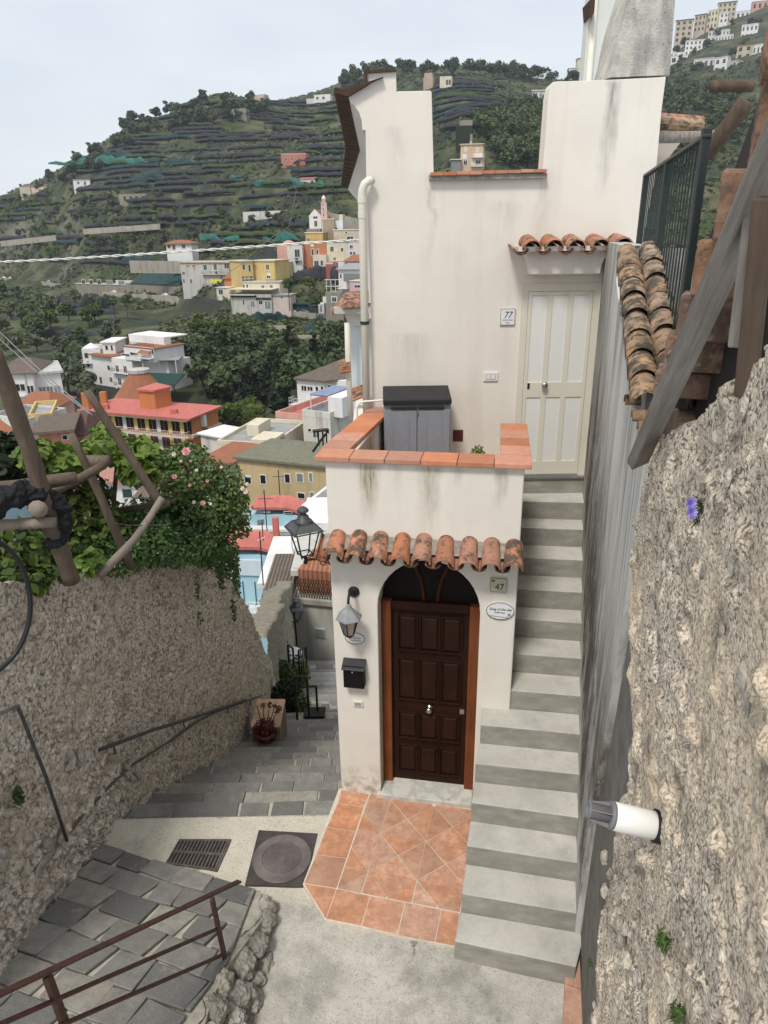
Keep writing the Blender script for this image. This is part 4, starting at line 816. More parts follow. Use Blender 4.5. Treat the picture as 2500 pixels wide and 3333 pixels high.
# broken edge of the ramp: boulders set in mortar
rs = random.Random(21); M_bou = mat('boulder', (.37, .35, .30), (.18, .17, .145), 9, .95, .9, 35, rv=.25, dist=.03)
BOU = []
for me in ROCK[:4]: c_ = me.copy(); c_.materials.clear(); c_.materials.append(M_bou); BOU.append(c_)
for (x, y, s_, dz) in [(860, 2975, .12, -.1), (830, 3040, .13, -.12), (790, 3100, .13, -.15), (850, 3060, .11, -.28), (760, 3180, .15, -.22), (800, 3160, .12, -.32), (725, 3250, .16, -.28), (770, 3250, .13, -.42), (700, 3330, .17, -.3), (745, 3330, .14, -.46), (660, 3330, .15, -.2), (710, 3180, .13, -.1), (820, 3110, .10, -.3), (870, 2930, .09, -.1), (690, 3260, .13, -.12)]:
    p = onramp(x, y) + np.array([0, 0, dz]); M = Matrix.Translation(Vector(p)) @ Matrix.Rotation(rs.uniform(0, 6), 4, 'Z') @ Matrix.Rotation(rs.uniform(-.4, .4), 4, 'X') @ Matrix.Diagonal((s_ * 1.15, s_, s_ * .85, 1))
    o = put('stone', BOU[rs.randrange(4)], M_bou, M, ramp); sb = o.modifiers.new('sub', 'SUBSURF'); sb.levels = sb.render_levels = 3; dm = o.modifiers.new('lump', 'DISPLACE'); dm.texture = bpy.data.textures['lumps']; dm.texture_coords = 'GLOBAL'; dm.strength = .5
# gutter slope between the ramp and the landing
gp = [onramp(x, y) for x, y in ((872, 2905), (868, 2965), (800, 3060), (742, 3130), (690, 3240), (640, 3400))]
Gs = np.zeros((60, 26, 3)); cum = np.linspace(0, len(gp) - 1, 60)
for i, cc in enumerate(cum):
    a = int(min(cc, len(gp) - 2)); p = gp[a] + (gp[a + 1] - gp[a]) * (cc - a)
    for j in range(26):
        v = j / 25; wd = .05 + .3 * i / 60; z = p[2] - .02 + (G0 - .02 - p[2]) * min(1, (v * 1.15) ** .8); Gs[i, j] = (p[0] - .05 + v * wd + .12 * v * i / 60, p[1] + v * .02, z)
dd = fbm(Gs, 5, 4, 5) * .05; Gs[..., 0] += dd; Gs[..., 2] += np.abs(fbm(Gs, 9, 3, 7)) * .03 * np.linspace(1, .2, 26)
sheet('broken_edge', Gs, stone_mat('broken_edge_stone', (.38, .355, .30), (.25, .235, .20), (.13, .122, .105), (.50, .475, .42), .7, .3), ramp)
# ------------------------------------------------------------------ rusty handrail along the ramp
M_rus = mat('rusty_brown_iron', (.085, .036, .026), (.045, .022, .018), 14, .6, .35, 60)
rr_ = thing('rusty_handrail', 'rust-brown iron handrail with two posts along the basalt ramp, lower left', 'handrail', onramp(742, 3130))
pb = onramp(735, 3120) + np.array([0, 0, -.1]); pbY = pb[1]
pt_ = aY(690, 2915, pbY + .0); tA = aY(780, 2868, pbY + .22); p2Y = pbY - 1.28
b2 = aY(150, 3165, p2Y); b2b = aY(230, 3345, p2Y); tB = aY(-40, 3210, p2Y - .4)
dirr = (tA - b2); dirr = dirr / np.linalg.norm(dirr)
beam('top_rail', b2 - dirr * .9, tA, .045, .016, M_rus, rr_, 0)
t1_ = aY(690, 2925, pbY); beam('post', pb, t1_, .045, .03, M_rus, rr_); beam('post', b2b - np.array([0, 0, .35]), b2 - np.array([0, 0, .02]), .05, .035, M_rus, rr_)
for fr in (.42, .80):
    a = t1_ + (pb - t1_) * fr; bq = b2 + (b2b - b2) * (fr * 1.12); d_ = (a - bq) / np.linalg.norm(a - bq); beam('mid_rail', bq - d_ * .8, a, .028, .02, M_rus, rr_)
# ------------------------------------------------------------------ handrail pipes and a conduit fixed to the garden wall
def onL(x, y, o=.05):
    dr = ray(x, y); Yh = 6.0
    for _ in range(12): X_ = dr[0] / dr[1] * Yh; Yh = min(max(Yh * (fx_(Yh) - .04 + o) / X_, 3), 14)
    return dr * (Yh / dr[1])
M_pipe = mat('grey_iron_pipe', (.07, .07, .072), (.04, .04, .042), 16, .5, .15, 60)
hr = thing('wall_handrail', 'dark round handrail bracketed to the rough garden wall, descending with the steps', 'handrail', onL(600, 2365))
hp_ = [onL(x, y, .12) for x, y in ((325, 2440), (400, 2412), (500, 2375), (600, 2345), (700, 2312), (800, 2278))]
link('pipe', MB().tube(hp_, .021, 10), M_pipe, hr, smooth=True)
for x, y in ((370, 2425), (597, 2347), (740, 2300), (815, 2276)):
    a = onL(x, y, .12); b = onL(x, y, .0); link('bracket', MB().tube([a, a - np.array([0, 0, .10]), b - np.array([0, 0, .10])], .008, 6), M_pipe, hr)
cd = thing('conduit', 'thin brown conduit looping down the rough garden wall below the handrail', 'conduit', onL(480, 2480))
link('pipe', MB().tube([onL(x, y, .05) for x, y in ((888, 2250), (800, 2283), (700, 2318), (640, 2350), (560, 2408), (490, 2452), (430, 2490), (370, 2545), (310, 2610), (265, 2660), (225, 2712))], .014, 8), mat('brown_conduit', (.12, .105, .09), (.07, .06, .05), 20, .8), cd, smooth=True)
ip = thing('iron_pole', 'slim grey iron pole with a bent top arm against the rubble at the far left', 'pole', onL(218, 2735, .1))
pA, pB_, pC = onL(-30, 2335, .15), onL(58, 2298, .15), onL(218, 2738, .15)
link('pole', MB().tube([pC, pC + (pB_ - pC) * .5 + np.array([.02, 0, 0]), pB_], .014, 8), M_pipe, ip, smooth=True); link('arm', MB().tube([pB_, pA], .015, 8), mat('galvanised_pipe', (.2, .2, .19), k=10, rough=.6), ip, smooth=True)
# garden hose
hs = thing('hose', 'thick black hose looping down in front of the garden wall at the left edge', 'hose', aY(98, 1960, 3.7))
hq = [aY(x, y, 3.7 + .002 * (x)) for x, y in ((-60, 1738), (-10, 1758), (38, 1792), (72, 1842), (92, 1900), (100, 1960), (97, 2015), (82, 2070), (55, 2125), (20, 2162), (-40, 2210))]
def smoothp(P, n=4):
    P = np.array(P)
    for _ in range(n): Q = np.empty((2 * len(P) - 1, 3)); Q[::2] = P; Q[1::2] = (P[1:] + P[:-1]) / 2; Q[1:-1] = (Q[:-2] + 2 * Q[1:-1] + Q[2:]) / 4; P = Q
    return P
link('hose', smoothp and MB().tube(smoothp(hq, 2), .0155, 12), mat('black_hose', (.022, .024, .028), k=6, rough=.45, bs=.05), hs, smooth=True)
# ------------------------------------------------------------------ wall fittings
def upright(o, out_): pass
PM = lambda a, z, off: Matrix.Translation(Vector(PORCH.at(a, z, off))) @ Matrix.Rotation(PA, 4, 'Z')        # +X along the wall, -Y out of it
# lantern by the door
la_, lz_ = ph(1152, 1925); lamp = thing('wall_lantern', 'grey-topped hexagonal lantern on a black arm left of the arched door', 'wall lamp', PORCH.at(la_, lz_))
ML = PM(la_, lz_, 0)
link('back_plate', MB().lathe([(.055, 0), (.055, .015), (.03, .03), (.01, .034)], n=20, M=ML @ Matrix.Rotation(math.pi / 2, 4, 'X')), M_iron, lamp, smooth=True)
hook = [ML @ Vector(p) for p in ((0, -.03, -.01), (0, -.06, .06), (-.005, -.12, .085), (-.01, -.18, .05), (-.012, -.20, -.02), (-.012, -.20, -.06))]
link('arm', MB().tube(smoothp([tuple(p) for p in hook], 2), .013, 8), M_iron, lamp, smooth=True)
MH = ML @ Matrix.Translation((-.012, -.20, -.32)); M_gmt = mat('grey_lamp_metal', (.20, .21, .22), (.30, .31, .32), 9, .5, .1)
link('shade', MB().lathe([(.005, .30), (.02, .29), (.035, .25), (.05, .235), (.125, .16), (.13, .15), (.118, .15)], n=6, M=MH), M_gmt, lamp)
m = MB()
for k in range(6):
    q = 2 * math.pi * (k + .5) / 6; m.tube([MH @ Vector((.098 * math.cos(q), .098 * math.sin(q), .15)), MH @ Vector((.05 * math.cos(q), .05 * math.sin(q), -.03))], .0055, 5)
link('frame', m, M_iron, lamp); link('glass_body', MB().lathe([(.09, .148), (.046, -.028)], n=6, M=MH), M_glass, lamp); link('bulb', MB().lathe([(.0, .14), (.02, .13), (.028, .08), (.02, .04), (.0, .03)], n=10, M=MH), M_wht, lamp, smooth=True)
link('finial', MB().lathe([(.05, -.028), (.045, -.04), (.012, -.05), (.016, -.062), (.0, -.08)], n=10, M=MH), M_iron, lamp)
# plaques
def text(parent, body, M, size, m, sx=1.0, shear=0.0):
    c = bpy.data.curves.new('lettering', 'FONT'); c.body = body; c.size = size; c.align_x = 'CENTER'; c.align_y = 'CENTER'; c.extrude = .0006; c.shear = shear
    c.materials.append(m); o = bpy.data.objects.new('lettering_source', c); COL.objects.link(o); bpy.context.view_layer.update()
    me = bpy.data.meshes.new_from_object(o.evaluated_get(bpy.context.evaluated_depsgraph_get())); bpy.data.objects.remove(o)
    me.transform(M @ Matrix.Rotation(math.pi / 2, 4, 'X') @ Matrix.Diagonal((sx, 1, 1, 1))); return link('lettering', me, m, parent)
M_cer = mat('glazed_white', (.72, .72, .72), (.66, .67, .69), 14, .22, .04); M_ink = mat('blue_black_ink', (.02, .02, .035), k=3, rough=.4)
def oval(px, py, rx, rz, label, lines, off=.0):
    a, z = ph(px, py); o = thing('oval_plaque', label, 'plaque', PORCH.at(a, z)); M = PM(a, z, .012)
    V = [M @ Vector((rx * math.cos(q), 0, rz * math.sin(q))) for q in np.linspace(0, 2 * math.pi, 33)[:-1]]; m = MB().prism([tuple(v) for v in V], np.zeros(3), np.array([*(-PORCH.n * .012), 0])); link('tile', m, M_cer, o)
    link('rim', MB().tube([tuple(M @ Vector(((rx - .003) * math.cos(q), -.001, (rz - .003) * math.sin(q)))) for q in np.linspace(0, 2 * math.pi, 41)], .0028, 5, False), M_ink, o)
    for (s_, dx, dz, sz, sh) in lines: text(o, s_, M @ Matrix.Translation((dx, -.002, dz)), sz, M_ink, .9, sh)
    return o, M
o, M = oval(1628, 1987, .128, .09, 'large white oval ceramic plaque with blue script right of the arched door', [('Song of the Sea', 0, .018, .036, .45), ('Amalfi Coast', -.005, -.015, .02, .45)])
for q in ([(-.09, -.05), (-.04, -.058), (.02, -.06), (.06, -.066)], [(.06, -.07), (.08, -.04), (.095, -.02), (.1, -.035), (.085, -.045)], [(.07, -.03), (.085, -.022), (.075, -.04)]):
    link('brush_stroke', MB().tube([tuple(M @ Vector((x, -.002, z))) for x, z in q], .0018, 4), M_ink, o)
oval(1156, 2076, .098, .066, 'small white oval ceramic plaque half hidden behind the hexagonal lantern', [('La mia Casa', .004, .008, .024, .45), ('Antonio Esposito', .004, -.02, .018, .45)])
a, z = ph(1622, 1902); p47 = thing('number_plate', 'greenish ceramic number plate reading 47 above the oval plaque', 'house number', PORCH.at(a, z)); M = PM(a, z, .016)
m = MB().box((0, 0, 0), (.148, .016, .135), M=M); link('plate', m, mat('celadon_glaze', (.47, .47, .33), (.42, .42, .29), 9, .3, .05), p47, bevel=.002); text(p47, '47', M @ Matrix.Translation((.012, -.009, -.018)), .098, M_blackp, .82)
m = MB().box((-.046, -.0085, .047), (.03, .001, .012), M=M).box((-.046, -.0085, .035), (.02, .001, .004), M=M).box((-.0715, -.0085, 0), (.003, .001, .13), M=M).box((0, -.0085, -.064), (.142, .001, .003), M=M); link('emblem', m, M_blackp, p47)
a, z = ph(1638, 1857); pw = thing('small_plate', 'little white plate mostly hidden under the last roof tile above number 47', 'plate', PORCH.at(a, z)); link('plate', MB().box((0, 0, 0), (.085, .012, .07), M=PM(a, z, .012)), M_cer, pw)
# mailbox and intercom
a, z = ph(1157, 2182); mbx = thing('mailbox', 'black steel mailbox with a sloping grey lid left of the arched door', 'mailbox', PORCH.at(a, z)); M = PM(a, z, 0)
M_mb = mat('black_powder_coat', (.006, .006, .0065), (.008, .008, .0085), 30, .6, .1, 120, spec=.15)
link('box', MB().box((0, -.05, -.02), (.205, .095, .25), M=M), M_mb, mbx, bevel=.004)
m = MB(); V = [(-.115, -.004, .145), (.115, -.004, .145), (.115, -.125, .085), (-.115, -.125, .085)]; m.prism([tuple(M @ Vector(p)) for p in V], np.zeros(3), np.array([0, 0, -.012])); link('lid', m, mat('grey_lid', (.035, .038, .041), (.028, .03, .033), 14, .45, .08), mbx, bevel=.003)
link('front_flap', MB().box((0, -.0985, -.03), (.195, .004, .215), M=M), M_mb, mbx, bevel=.002); link('lock', MB().lathe([(.009, 0), (.009, .006), (.003, .008)], n=10, M=M @ Matrix.Translation((-.01, -.10, .045)) @ Matrix.Rotation(math.pi / 2, 4, 'X')), M_chr, mbx)
def bell(name, label, M, wd, ht, loc):
    o = thing(name, label, 'doorbell', loc); link('frame', MB().box((0, -.008, 0), (wd, .016, ht), M=M), M_wht, o, bevel=.004)
    link('insert', MB().box((0, -.0172, 0), (wd * .68, .003, ht * .56), M=M), mat('bell_grey', (.33, .33, .31), (.26, .26, .25), 60, .5), o); return o
a, z = ph(1166, 2289); bell('intercom', 'grey intercom push plate below the black mailbox', PM(a, z, .001), .10, .068, PORCH.at(a, z))
bp = fy(1597, 1225); MF2 = Matrix.Translation((bp[0], YF - .001, bp[2])); b = bell('door_bell', 'white double bell plate on the wall left of the beige door', MF2, .158, .10, bp)
link('key', MB().box((-.026, -.0195, 0), (.046, .003, .048), M=MF2), M_wht, b); link('key', MB().box((.026, -.0195, 0), (.046, .003, .048), M=MF2), M_wht, b)
n7 = fy(1652, 1031); MS = Matrix.Translation((n7[0], YF - .008, n7[2])); p77 = thing('number_tile', 'pale square ceramic tile reading 77 beside the beige door', 'house number', n7)
link('tile', MB().box((0, 0, 0), (.158, .014, .172), M=MS), M_cer, p77); m = MB()
for (x, z, a, b) in ((0, .084, .158, .004), (0, -.084, .158, .004), (-.077, 0, .004, .172), (.077, 0, .004, .172)): m.box((x, -.0075, z), (a, .002, b), M=MS)
link('border', m, M_ink, p77); text(p77, '77', MS @ Matrix.Translation((0, -.008, .018)), .098, M_blackp, .9, .25); text(p77, 'Via San Cataldo', MS @ Matrix.Translation((0, -.008, -.032)), .02, M_blackp, .9, .2)
link('scroll', MB().tube([tuple(MS @ Vector((x, -.0085, -.062 + .006 * math.sin(x * 260)))) for x in np.linspace(-.022, .022, 17)], .0018, 4), M_blackp, p77)
# ------------------------------------------------------------------ storage box on the terrace
dbp = aZ(1358, 1460, ZT - .0); Yd = 7.32
bl, br, bt_ = aY(1247, 1315, Yd), aY(1470, 1308, Yd), aY(1358, 1316, Yd)[2]
bx = thing('storage_box', 'grey plastic garden cupboard with a black lid standing on the little terrace', 'storage box', (bl[0], Yd, ZT)); Wd = br[0] - bl[0]; xm = (bl[0] + br[0]) / 2
M_gpl = mat('grey_resin', (.23, .24, .265), (.205, .215, .24), 25, .6, .3, 70); M_bpl = mat('black_resin', (.014, .015, .017), (.02, .021, .023), 12, .55, .15, 60)
link('body', MB().box((xm, Yd + .2, (ZT + bt_) / 2), (Wd * .985, .38, bt_ - ZT)), M_gpl, bx, bevel=.008)
for s_ in (-1, 1):
    xd = xm + s_ * Wd * .245; dd_ = link('door', MB().box((xd, Yd + .002, (ZT + bt_) / 2 - .02), (Wd * .475, .02, bt_ - ZT - .08)), M_gpl, bx, bevel=.005)
    for f_ in (-.3, .3): link('rib', MB().box((xd + f_ * Wd * .4, Yd - .0095, (ZT + bt_) / 2 - .05), (.012, .006, bt_ - ZT - .16)), M_gpl, dd_)
    link('handle', MB().box((xm + s_ * Wd * .2, Yd - .012, bt_ - .035), (Wd * .38, .02, .022)), M_bpl, dd_, bevel=.003)
tl_ = aY(1250, 1280, Yd + .36)[2]; m = MB()
zt_ = bt_ + .095; V = [(xm - Wd * .5, Yd - .03, bt_ + .0), (xm + Wd * .5, Yd - .03, bt_), (xm + Wd * .5, Yd + .42, bt_), (xm - Wd * .5, Yd + .42, bt_)]; U = [(x + (xm - x) * .0, y, z + (.055 if y < Yd + .1 else .115)) for x, y, z in V]
m.add(V + U, [(0, 1, 2, 3)[::-1], (4, 5, 6, 7), (0, 1, 5, 4), (1, 2, 6, 5), (2, 3, 7, 6), (3, 0, 4, 7)]); link('lid', m, M_bpl, bx, bevel=.01)
link('padlock', MB().box((xm + .0, Yd - .022, bt_ - .085), (.022, .014, .032)), mat('brass', (.5, .36, .14), k=9, rough=.35, metal=.9), bx, bevel=.003)
# white hose and bent black pipe at the terrace corner
hz_ = aY(1200, 1307, 7.5); wp = thing('white_tube', 'thin white tube running from the storage box to a bent black pipe', 'tube', hz_)
link('tube', MB().tube(smoothp([aY(x, y, 7.55) for x, y in ((1250, 1302), (1225, 1304), (1195, 1306), (1172, 1308), (1160, 1325), (1164, 1365), (1172, 1400))], 2), .011, 8), M_wht, wp, smooth=True)
# ------------------------------------------------------------------ leaves
def leaf_mat(name, a, b, dark, sat=1.0):
    t = NT(name); g = t.t.nodes.new('ShaderNodeNewGeometry'); r = g.outputs['Random Per Island']
    c = t.mix(t.ramp(r, (0.0, 0.0), (1.0, 1.0)), a, b); c = t.mix(t.ramp(t.math('FRACT', t.math('MULTIPLY', r, 13.7)), (.6, 0.0), (1.0, .9)), c, dark)
    c = t.hsv(c, v=t.mr(t.rnd(), 0, 1, .75, 1.25), h=t.mr(t.math('FRACT', t.math('MULTIPLY', t.rnd(), 3.3)), 0, 1, .48, .515))
    t.out(c, .55, spec=.25); nd = t.t.nodes; tr = nd.new('ShaderNodeBsdfTranslucent'); ms = nd.new('ShaderNodeMixShader'); ms.inputs[0].default_value = .25
    t.lk(c, tr.inputs[0]); t.t.links.new(t.b.outputs[0], ms.inputs[1]); t.t.links.new(tr.outputs[0], ms.inputs[2]); t.t.links.new(ms.outputs[0], nd['Material Output'].inputs[0]); return t.m
SHAPE = {'plain': [(0, 0), (.32, .35), (.22, .75), (0, 1), (-.22, .75), (-.32, .35)], 'vine': [(0, 0), (.4, -.05), (.5, .4), (.3, .55), (.22, .95), (-.22, .95), (-.3, .55), (-.5, .4), (-.4, -.05)], 'clump': [(-.5, 0), (.5, .1), (.4, .9), (-.4, 1)], 'blade': [(-.08, 0), (.08, 0), (.05, .6), (0, 1)]}
def leaf_cloud(n, blobs, size, shape='plain', seed=0, shell=.55, droop=.4, up=.3):
    r = np.random.RandomState(seed); B = np.array([np.concatenate([b[0], np.atleast_1d(b[1]) * np.ones(3)]) for b in blobs]); wt = np.array([np.prod(b[3:]) ** (2 / 3) for b in B]); k = r.choice(len(B), n, p=wt / wt.sum())
    d = r.normal(size=(n, 3)); d /= np.linalg.norm(d, axis=1)[:, None]; rad = shell + (1 - shell) * r.uniform(0, 1, n) ** .6; C = B[k, :3] + d * B[k, 3:] * rad[:, None]
    nrm = d * .8 + r.normal(size=(n, 3)) * .55 + np.array([0, 0, up]); nrm /= np.linalg.norm(nrm, axis=1)[:, None]
    ax_ = r.normal(size=(n, 3)) + np.array([0, 0, -droop * 2]); ax_ -= nrm * (ax_ * nrm).sum(1)[:, None]; ax_ /= np.linalg.norm(ax_, axis=1)[:, None]; bx_ = np.cross(nrm, ax_)
    S = np.array(SHAPE[shape]); m = len(S); sz = size * r.uniform(.6, 1.25, n)
    V = C[:, None, :] + (bx_[:, None, :] * S[None, :, 0, None] + ax_[:, None, :] * (S[None, :, 1, None] - .4) + nrm[:, None, :] * (-.35 * np.abs(S[None, :, 0, None]))) * sz[:, None, None]
    return V.reshape(-1, 3), np.arange(n * m).reshape(n, m)
L_vine = leaf_mat('vine_leaf', (.22, .32, .06), (.13, .21, .04), (.05, .09, .024)); L_rose = leaf_mat('rose_leaf', (.175, .235, .075), (.11, .16, .048), (.036, .06, .022)); L_shrub = leaf_mat('shrub_leaf', (.09, .15, .042), (.055, .095, .03), (.022, .04, .017)); L_lemon = leaf_mat('lemon_leaf', (.13, .185, .035), (.06, .11, .025), (.02, .045, .018))
L_red = leaf_mat('red_leaf', (.16, .03, .022), (.09, .022, .018), (.035, .012, .012)); L_grass = leaf_mat('grass_blade', (.12, .20, .04), (.08, .14, .03), (.05, .08, .025)); L_dk = leaf_mat('dark_leaf', (.03, .05, .018), (.02, .035, .014), (.01, .018, .008))
W_pole = wood('chestnut_pole', (.20, .155, .12), (.095, .07, .055), 24, .85); W_pale = wood('bleached_branch', (.34, .29, .24), (.19, .155, .125), 20, .85)
# garden soil behind the wall crest
gx = np.zeros((60, 30, 3))
for i, Y in enumerate(np.linspace(2.6, 13.2, 60)):
    for j in range(30): x = fx_(Y) - .38 - j * .32; gx[i, j] = (x, Y, float(np.interp(Y, Ys, crest)) - .22 + .02 * j)
gx[..., 2] += fbm(gx, .9, 3, 4) * .12; soil = sheet('garden_soil', gx, mat('garden_earth', (.085, .07, .045), (.05, .055, .025), 4, .95, .8, 20)); tag(soil, kind='structure')
def pole(label, pts, r, m=W_pole, cat='pole', name='wooden_pole', n=10, grp=None):
    o = thing(name, label, cat, pts[0], grp); P = smoothp(pts, 2) if len(pts) < 4 else smoothp(pts, 3); P = P + fbm(P, 2.0, 2, int(abs(P[0][0] * 97)) % 50)[:, None] * np.array([.007, .007, .004]); rr = r * (1 + .10 * vnoise(P, 6, 4)) * np.linspace(1.06, .9, len(P))
    link('shaft', MB().tube(P, rr, n), m, o, smooth=True); return o
pole('thick leaning chestnut pole at the left edge, wrapped in black netting', [aY(232, 1892, 5.3), aY(158, 1680, 5.15), aY(88, 1445, 5.0), aY(-26, 1130, 4.8)], .066)
pole('slim chestnut pole leaning between the vines, second from the left', [aY(428, 1850, 6.3), aY(330, 1624, 6.2), aY(230, 1415, 6.1)], .04)
pole('chestnut pole leaning in front of the red-roofed apartment block', [aY(530, 1650, 6.6), aY(410, 1466, 6.5), aY(284, 1272, 6.4)], .044)
pole('pale bare branch propped diagonally over the wall crest', [aY(325, 1872, 5.75), aY(400, 1795, 5.8), aY(430, 1765, 5.85), aY(480, 1695, 5.95), aY(528, 1620, 6.05)], .036, W_pale, 'branch', 'branch')
pole('horizontal weathered pole under the vine, left of the slim pole', [aY(-40, 1592, 5.2), aY(100, 1578, 5.4), aY(245, 1556, 5.6)], .055); pole('weathered crossbeam running under the vine towards the knot', [aY(130, 1615, 5.6), aY(240, 1570, 5.8), aY(340, 1512, 6.1)], .042)
pole('short thick log ending under the vine canopy', [aY(275, 1506, 6.5), aY(358, 1498, 6.5)], .06, cat='log', name='log'); pole('level grey pole behind the propped branch', [aY(305, 1672, 7.2), aY(420, 1658, 7.2), aY(550, 1637, 7.2)], .036)
pole('stubby horizontal arm tied to the thick pole', [aY(-40, 1712, 5.0), aY(80, 1704, 5.02), aY(182, 1700, 5.05)], .045, W_pale); pole('sawn log end pointing out beside the thick pole', [aY(128, 1657, 4.85), aY(112, 1642, 5.5)], .062, W_pale, 'log', 'log')
nt = thing('shade_netting', 'bundle of black shade netting slung over the thick leaning pole', 'netting', aY(100, 1620, 5.0)); L = smoothp([aY(-60, 1660, 4.9), aY(20, 1615, 4.95), aY(90, 1600, 5.05), aY(160, 1605, 5.15), aY(208, 1650, 5.2), aY(212, 1700, 5.2), aY(200, 1745, 5.2), aY(175, 1770, 5.15), aY(150, 1765, 5.1)], 3)
rr = .085 * (1 + .3 * vnoise(L, 9, 3)) * np.concatenate([np.linspace(1.25, .8, len(L) // 2), np.linspace(.75, .5, len(L) - len(L) // 2)]); o = link('bundle', MB().tube(L, rr, 16), mat('black_net', (.012, .013, .015), (.02, .021, .024), 30, .9, .9, 45), nt, smooth=True)
mdn = o.modifiers.new('sub', 'SUBSURF'); mdn.levels = mdn.render_levels = 2; tx2 = bpy.data.textures.new('folds', 'CLOUDS'); tx2.noise_scale = .07; dmn = o.modifiers.new('d', 'DISPLACE'); dmn.texture = tx2; dmn.texture_coords = 'GLOBAL'; dmn.strength = .085
wr_ = thing('wire', 'slack galvanised wire strung between the pergola poles', 'wire', aY(250, 1665, 5.9)); link('strand', MB().tube(smoothp([aY(238, 1662, 5.6), aY(300, 1690, 5.7), aY(380, 1706, 5.8), aY(460, 1712, 5.9), aY(560, 1706, 6.0)], 2), .004, 5), M_pipe, wr_)
def plant(name, label, cat, n, blobs, size, m, shape='plain', seed=0, stems=(), loc=None, shell=.45, up=.3, droop=.4, part='foliage'):
    o = thing(name, label, cat, loc if loc is not None else blobs[0][0]); V, F = leaf_cloud(n, blobs, size, shape, seed, shell, droop, up); f = bigmesh(part, V, F, m, o); f['kind'] = 'stuff'
    for s_ in stems: link('stem', MB().tube(smoothp(s_[0], 2), s_[1], 6), W_pole, o)
    return o
bl = lambda x, y, Y, r: (aY(x, y, Y), np.array(r))
plant('grape_vine', 'bright green grape vine spreading over the rustic pergola poles', 'vine', 1500, [bl(300, 1462, 7.0, (.30, .3, .09)), bl(400, 1465, 7.2, (.32, .3, .12)), bl(345, 1425, 7.3, (.16, .2, .13)), bl(455, 1520, 7.0, (.22, .25, .18)), bl(190, 1490, 6.6, (.36, .3, .08)), bl(110, 1465, 6.4, (.2, .25, .07)), bl(250, 1500, 6.8, (.3, .25, .09)), bl(475, 1470, 7.1, (.12, .15, .10)), bl(330, 1395, 7.3, (.07, .1, .10))], .125, L_vine, 'vine', 3, [([aY(365, 1720, 7.3), aY(372, 1600, 7.3), aY(385, 1480, 7.2)], .025), ([aY(280, 1640, 6.8), aY(300, 1560, 6.8), aY(310, 1470, 6.9)], .02)], up=.7)
plant('lemon_shrub', 'glossy yellow-green shrub at the left edge under the black netting', 'shrub', 1500, [bl(40, 1790, 5.6, (.34, .4, .26)), bl(150, 1820, 5.9, (.3, .3, .2)), bl(0, 1880, 5.3, (.25, .3, .22)), bl(90, 1870, 5.5, (.3, .3, .16))], .10, L_lemon, 'plain', 5, up=.5)
plant('bean_plants', 'leafy climbing plants behind the slim leaning pole', 'climbing plant', 1500, [bl(280, 1700, 6.8, (.38, .4, .34)), bl(240, 1640, 6.7, (.3, .3, .25)), bl(330, 1740, 6.8, (.35, .3, .25)), bl(290, 1610, 7.0, (.25, .3, .2))], .095, L_lemon, 'plain', 6, up=.4)
plant('dark_shrub', 'dark glossy shrub at the far left behind the thick pole', 'shrub', 1100, [bl(30, 1510, 6.8, (.34, .4, .25)), bl(100, 1520, 7.0, (.3, .3, .22)), bl(30, 1450, 7.0, (.2, .3, .16))], .12, L_dk, 'plain', 7)
rose = plant('rose_bush', 'big rose bush with small pink and cream blooms overhanging the garden wall', 'rose bush', 8500, [bl(620, 1540, 8.2, (.42, .45, .28)), bl(700, 1620, 8.3, (.42, .45, .34)), bl(760, 1660, 8.4, (.24, .35, .28)), bl(640, 1680, 8.1, (.5, .45, .36)), bl(560, 1600, 8.0, (.26, .35, .3)), bl(600, 1480, 8.3, (.3, .35, .14)), bl(730, 1560, 8.4, (.26, .35, .2)), bl(780, 1720, 8.4, (.16, .25, .13)), bl(540, 1500, 8.2, (.16, .25, .12))], .05, L_rose, 'plain', 8, [([aY(660, 1840, 8.3), aY(650, 1700, 8.3), aY(600, 1480, 8.3)], .018), ([aY(690, 1840, 8.4), aY(730, 1700, 8.4), aY(750, 1600, 8.4)], .015)], shell=.5)
M_pink = mat('pink_petal', (.62, .28, .30), (.7, .42, .42), 40, .6, .1); M_crm = mat('cream_petal', (.72, .66, .54), (.75, .7, .62), 40, .6, .1)
def bloom(M, r, m, parent, name='rose_flower'):
    b = MB(); 
    for ring, (n_, rad, h) in enumerate(((6, 1.0, .1), (5, .72, .3), (4, .42, .42))):
        for k in range(n_):
            q = 2 * math.pi * (k + .5 * ring) / n_; c0, c1 = math.cos(q - .55), math.sin(q - .55); d0, d1 = math.cos(q + .55), math.sin(q + .55); e0, e1 = math.cos(q), math.sin(q)
            b.add([tuple(M @ Vector(v)) for v in ((0, 0, -.2 * r), (c0 * rad * r * .8, c1 * rad * r * .8, h * r), (e0 * rad * r, e1 * rad * r, (h + .2) * r), (d0 * rad * r * .8, d1 * rad * r * .8, h * r))], [(0, 1, 2, 3)])
    return link(name, b, m, parent)
rs = random.Random(3)
for (x, y, r, pk) in [(606, 1470, .055, 1), (568, 1552, .032, 1), (517, 1575, .034, 1), (660, 1638, .034, 1), (618, 1580, .022, 1), (675, 1565, .022, 1), (566, 1478, .028, 0), (632, 1635, .026, 0), (595, 1688, .024, 0), (685, 1640, .02, 0), (790, 1590, .03, 0), (800, 1600, .03, 0), (805, 1575, .022, 0), (640, 1530, .02, 0), (720, 1520, .02, 0), (588, 1500, .018, 0), (620, 1500, .018, 1)]:
    bloom(Matrix.Translation(Vector(aY(x, y, 7.78))) @ Matrix.Rotation(rs.uniform(.7, 1.3), 4, 'X') @ Matrix.Rotation(rs.uniform(-.5, .5), 4, 'Y'), r, M_pink if pk else M_crm, rose)
